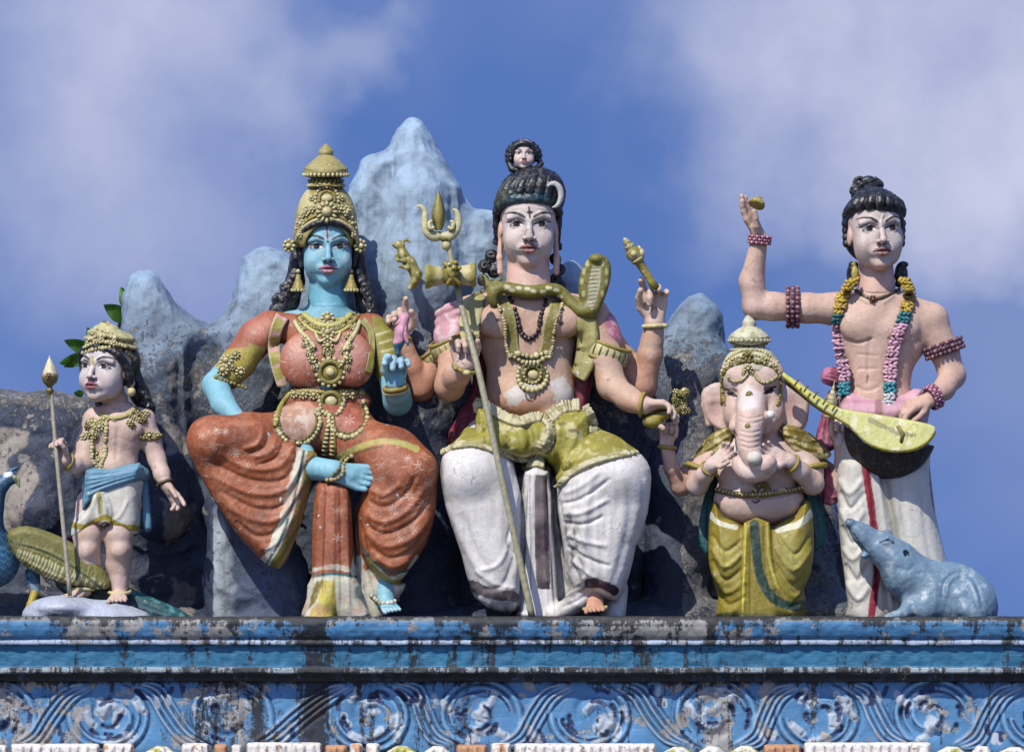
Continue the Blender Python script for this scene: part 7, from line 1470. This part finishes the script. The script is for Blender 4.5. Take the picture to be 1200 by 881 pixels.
    m.e((1039, 637, 78), (6, 5, 4), k=2); m.ch([(1032, 634, 80, 1.6), (1040, 630, 81, 1.8), (1046, 634, 79, 1.6)], k=1.2); m.e((1061, 650, 70), (7.5, 8, 6), k=3); m.e((1061, 650, 77), (5, 5.5, 4), k=1.5, sub=True); m.e((1040, 626, 50), (6, 6, 4), k=3)
    m.ch([(1118, 682, 72, 6), (1126, 698, 78, 10), (1134, 714, 82, 12), (1140, 724, 80, 13)], k=3); m.ch([(1072, 700, 64, 14), (1060, 718, 80, 7), (1040, 724, 88, 5)], k=6); m.e((1086, 712, 76), (16, 18, 14), k=8)
    m.box((1080, 760, 50), (140, 32, 100), k=0, sub=True); mm = m.mesh(srgb(108, 134, 152)); mm.disp(.6 * fbm(mm.V, 9, 3, 4)); mm.stroke([(1036, 638), (1042, 638)], 3.4, srgb(80, 100, 120)); mm.spots(12, .3, srgb(170, 180, 186), 5, .6); mm.ridge([(1108, 700), (1112, 682), (1126, 674), (1140, 686), (1148, 712)], 2.4, 1.8); mm.ridge([(1104, 702), (1108, 680), (1126, 669), (1144, 683), (1152, 712)], 2.2, -1.8); mm.ridge([(1050, 664), (1064, 668), (1074, 660)], 3, -1); mm.ridge([(1080, 660), (1094, 680), (1098, 710)], 4, 1.2); mm.ridge([(1100, 668), (1108, 690), (1110, 716)], 4, -1); mm.stroke([(990, 612), (996, 608)], 4, srgb(90, 110, 130)); mm.stroke([(1001, 626), (1008, 636), (1016, 646)], 1.6, srgb(44, 54, 70)); obj('body', mm, M_BLUE, mo)
M_GARL = weathered('painted_plaster_flowers', .5, chip=.2, dirt=.9, dirtcol=(.02, .012, .015), streak=.1, bump=.25, grime=.5)
if want('musician'): build_musician()
# ---------------------------------------------------------------- things the seated figures hold
def build_props():
    random.seed(40)
    tr = thing('trident', 'long olive trident with small hourglass drum leaning beside seated man', 'trident', (624, 722, 66))
    g = MB(); g.tube([(524, 272, 44, 3.0), (530, 310, 48, 3.4), (545, 375, 60, 3.6), (562, 440, 78, 3.8), (590, 570, 92, 3.8), (624, 724, 90, 4.2)], 4, srgb(156, 152, 122), 12, n=8); obj('shaft', g, M_GOLD, tr)
    g = MB(); 
    for q, cx_ in ((-1, 506), (1, 529)):
        P = [(517 + q * 0, 276, 46, 5), (517 + q * 9, 277, 48, 6.4), (517 + q * 17, 270, 50, 5.6), (517 + q * 19, 258, 50, 4.6), (517 + q * 19, 248, 50, 3.4), (517 + q * 24, 242, 50, 2.4), (517 + q * 29, 242, 50, 1)] if q < 0 else [(517, 276, 46, 5), (526, 277, 48, 6.4), (534, 270, 50, 5.6), (537, 258, 50, 4.4), (535, 248, 50, 3), (530, 246, 50, 1.4)]
        g.tube(P, 4, srgb(190, 184, 138), 12, .8, n=4); g.tube([(517 + q * 8, 266, 54, 2), (517 + q * 13, 268, 55, 2.8), (517 + q * 14, 261, 55, 2.4), (517 + q * 10, 259, 55, 1.4)], 2, CREAM, 8, n=3)
    V = []; 
    prof = [(270, 4), (262, 7), (250, 8.5), (240, 6), (230, 3), (224, .6)]
    for y, w_ in prof: x = 514 + (270 - y) * .0; V += [(x - w_, y, 50), (x, y, 50 + w_ * .7), (x + w_, y, 50), (x, y, 50 - w_ * .7)]
    F = [(i * 4 + j, i * 4 + (j + 1) % 4, i * 4 + 4 + (j + 1) % 4, i * 4 + 4 + j) for i in range(5) for j in range(4)]; g.add(V, F, srgb(142, 132, 60)); g.ball((523, 287, 46), (6, 7, 6), CREAM, (12, 8)); g.ball((523, 279, 46), (9, 5, 7), OLIVE, (12, 8)); obj('prongs', g, M_GOLD, tr)
    g = MB(); R = rotm(90 + 2, 0, 0) @ rotm(0, 0, 0); Rd = np.stack([np.array([0, .1, 1.]), norm([1, -.04, -.25]), norm(np.cross([0, .1, 1.], [1, -.04, -.25]))], 1)
    g.lathe((528, 323, 60), [(0, 31), (9, 31), (9, 30), (12, 30.5), (13.5, 31), (14.5, 29), (14, 25), (12, 22), (11.5, 14), (9, 8), (6.5, 3), (6.5, -3), (9, -8), (11.5, -14), (12, -22), (14, -25), (14.5, -29), (13, -31), (11, -30), (0, -30)], GOLD, 26, R=Rd, colf=lambda i, q: CREAM if i in (0, 1, 2, 8, 9, 13, 14, 19) else srgb(150, 140, 50)); o = obj('drum', g, M_GOLD, tr)
    g = MB(); 
    for a in (0, 1, 2): g.tube([(520 + a * 6, 308 - a, 70, 2.4), (532 - a * 3, 318, 78, 3.4), (524 + a * 8, 334, 72, 2.4)], 3, OLIVE if a % 2 else GOLD, 8, n=4)
    g.rosette((532, 314, 76), (0, 0, 1), 9, srgb(150, 142, 60), DKOL, 5, .6); g.ball((528, 322, 62), (13, 13, 14), OLIVE, (12, 8)); obj('knotted_cloth', g, M_GOLD, o)
    # leaping deer
    s = Sdf(.8); s.ch([(486, 334, -14, 4), (488, 322, -14, 6.5), (480, 308, -14, 7), (472, 298, -14, 6), (470, 290, -14, 4.6)], k=3); s.e((468, 287, -14), (6.5, 5, 4.5), k=2); s.ch([(464, 288, -14, 3), (461, 287, -14, 2)], k=1.5); s.ch([(471, 284, -14, 2), (476, 281, -16, 1.4), (481, 284, -16, 1)], k=1); s.ch([(474, 306, -8, 3), (466, 305, -6, 2), (465, 298, -6, 1.8)], k=1.5); s.ch([(478, 314, -8, 3), (468, 312, -6, 1.8)], k=1.5); s.ch([(485, 330, -8, 4), (480, 338, -8, 2.4)], k=1.5)
    m = s.mesh(srgb(142, 132, 56)); m.spots(5, .15, CREAM, 4, .8); m.spots(4, .25, DKOL, 14, .8); obj('deer_figurine', m, M_GOLD, label='tiny golden leaping deer held on upraised fingers between the seated pair', cat='figurine')
    # pink parrot / bud in the blue hand
    s = Sdf(.8); s.ch([(466, 414, 52, 3), (467, 402, 52, 6), (470, 388, 52, 7), (473, 376, 52, 6.4)], k=3); s.e((474, 372, 52), (6, 5.5, 6), k=2); s.ch([(468, 376, 55, 2), (464, 380, 56, 1)], k=1); s.ch([(475, 392, 56, 3), (478, 404, 56, 1.6)], k=1.5)
    m = s.mesh(srgb(206, 146, 164)); m.fill([(455, 404), (480, 400), (480, 420), (455, 420)], srgb(20, 96, 120), jit=2); m.folds([(466, 382), (466, 402)], [(476, 382), (474, 402)], 4, 1.2, .8); obj('parrot_figurine', m, M_CLOTH, label='pink parrot perched in the blue hand of the seated woman', cat='figurine')
    # axe like club in the raised hand
    g = MB(); R = rotm(-32); pr = [(0, 30), (2, 29), (3, 26), (5, 24), (3.5, 22), (6, 20), (7, 18), (5, 16), (8, 13), (9.5, 9), (9, 4), (7, 2), (8, 0), (8, -2), (5.5, -4), (5, -14), (4.6, -30), (5.4, -40), (0, -41)]
    g.lathe((747, 304, -8), pr, GOLD, 20, R=R, colf=lambda i, q: CREAM if i in (1, 3, 6, 10, 12) else srgb(136, 124, 40))
    for i in range(6): p = np.array([747, 304, -8]) + R @ np.array([9, -9 + i * 1.0 - 2, 3.0 * math.sin(i)]); g.ball(p, 2.2, CREAM)
    g.ball(np.array([747, 304, -8]) + R @ np.array([0, -8, 9]), (3.6, 3.6, 2.4), CREAM, (12, 8)); g.ball(np.array([747, 304, -8]) + R @ np.array([8, -4, 3]), (4, 5, 3), CREAM, (12, 8)); obj('club', g, M_GOLD, label='carved golden club tilted in the highest raised hand of seated man', cat='club')
    s = Sdf(.9); s.e((765, 494, 36), (12, 8, 9), k=3); s.ch([(760, 492, 36, 6), (790, 482, 38, 6), (800, 474, 38, 6)], k=3)
    m = s.mesh(srgb(136, 122, 30)); g = MB()
    for i in range(20): g.rosette((796 + random.uniform(-8, 10), 472 + random.uniform(-14, 12), 44 + random.uniform(-3, 2)), (random.uniform(-.4, .4), random.uniform(-.4, .4), 1), random.uniform(3, 4.6), CREAM if i % 2 else srgb(150, 140, 70), OLIVE, 6, .7)
    g.ball((802, 458, 42), 4, CREAM, (12, 8)); g.ball((796, 470, 38), (9, 13, 6), OLIVE, (12, 8)); gm = g.sm(); gm.flip = False; m2 = SM(np.concatenate([m.V, gm.V]), np.concatenate([m.F, gm.F + len(m.V)])); m2.C = np.concatenate([m.C, gm.C]); m2.orn = True; m2.flip = False
    obj('golden_mace', m2, M_GOLD, label="golden mace with knobbly floral head gripped in lowered hand of seated man", cat='mace')
if want('props'): build_props()
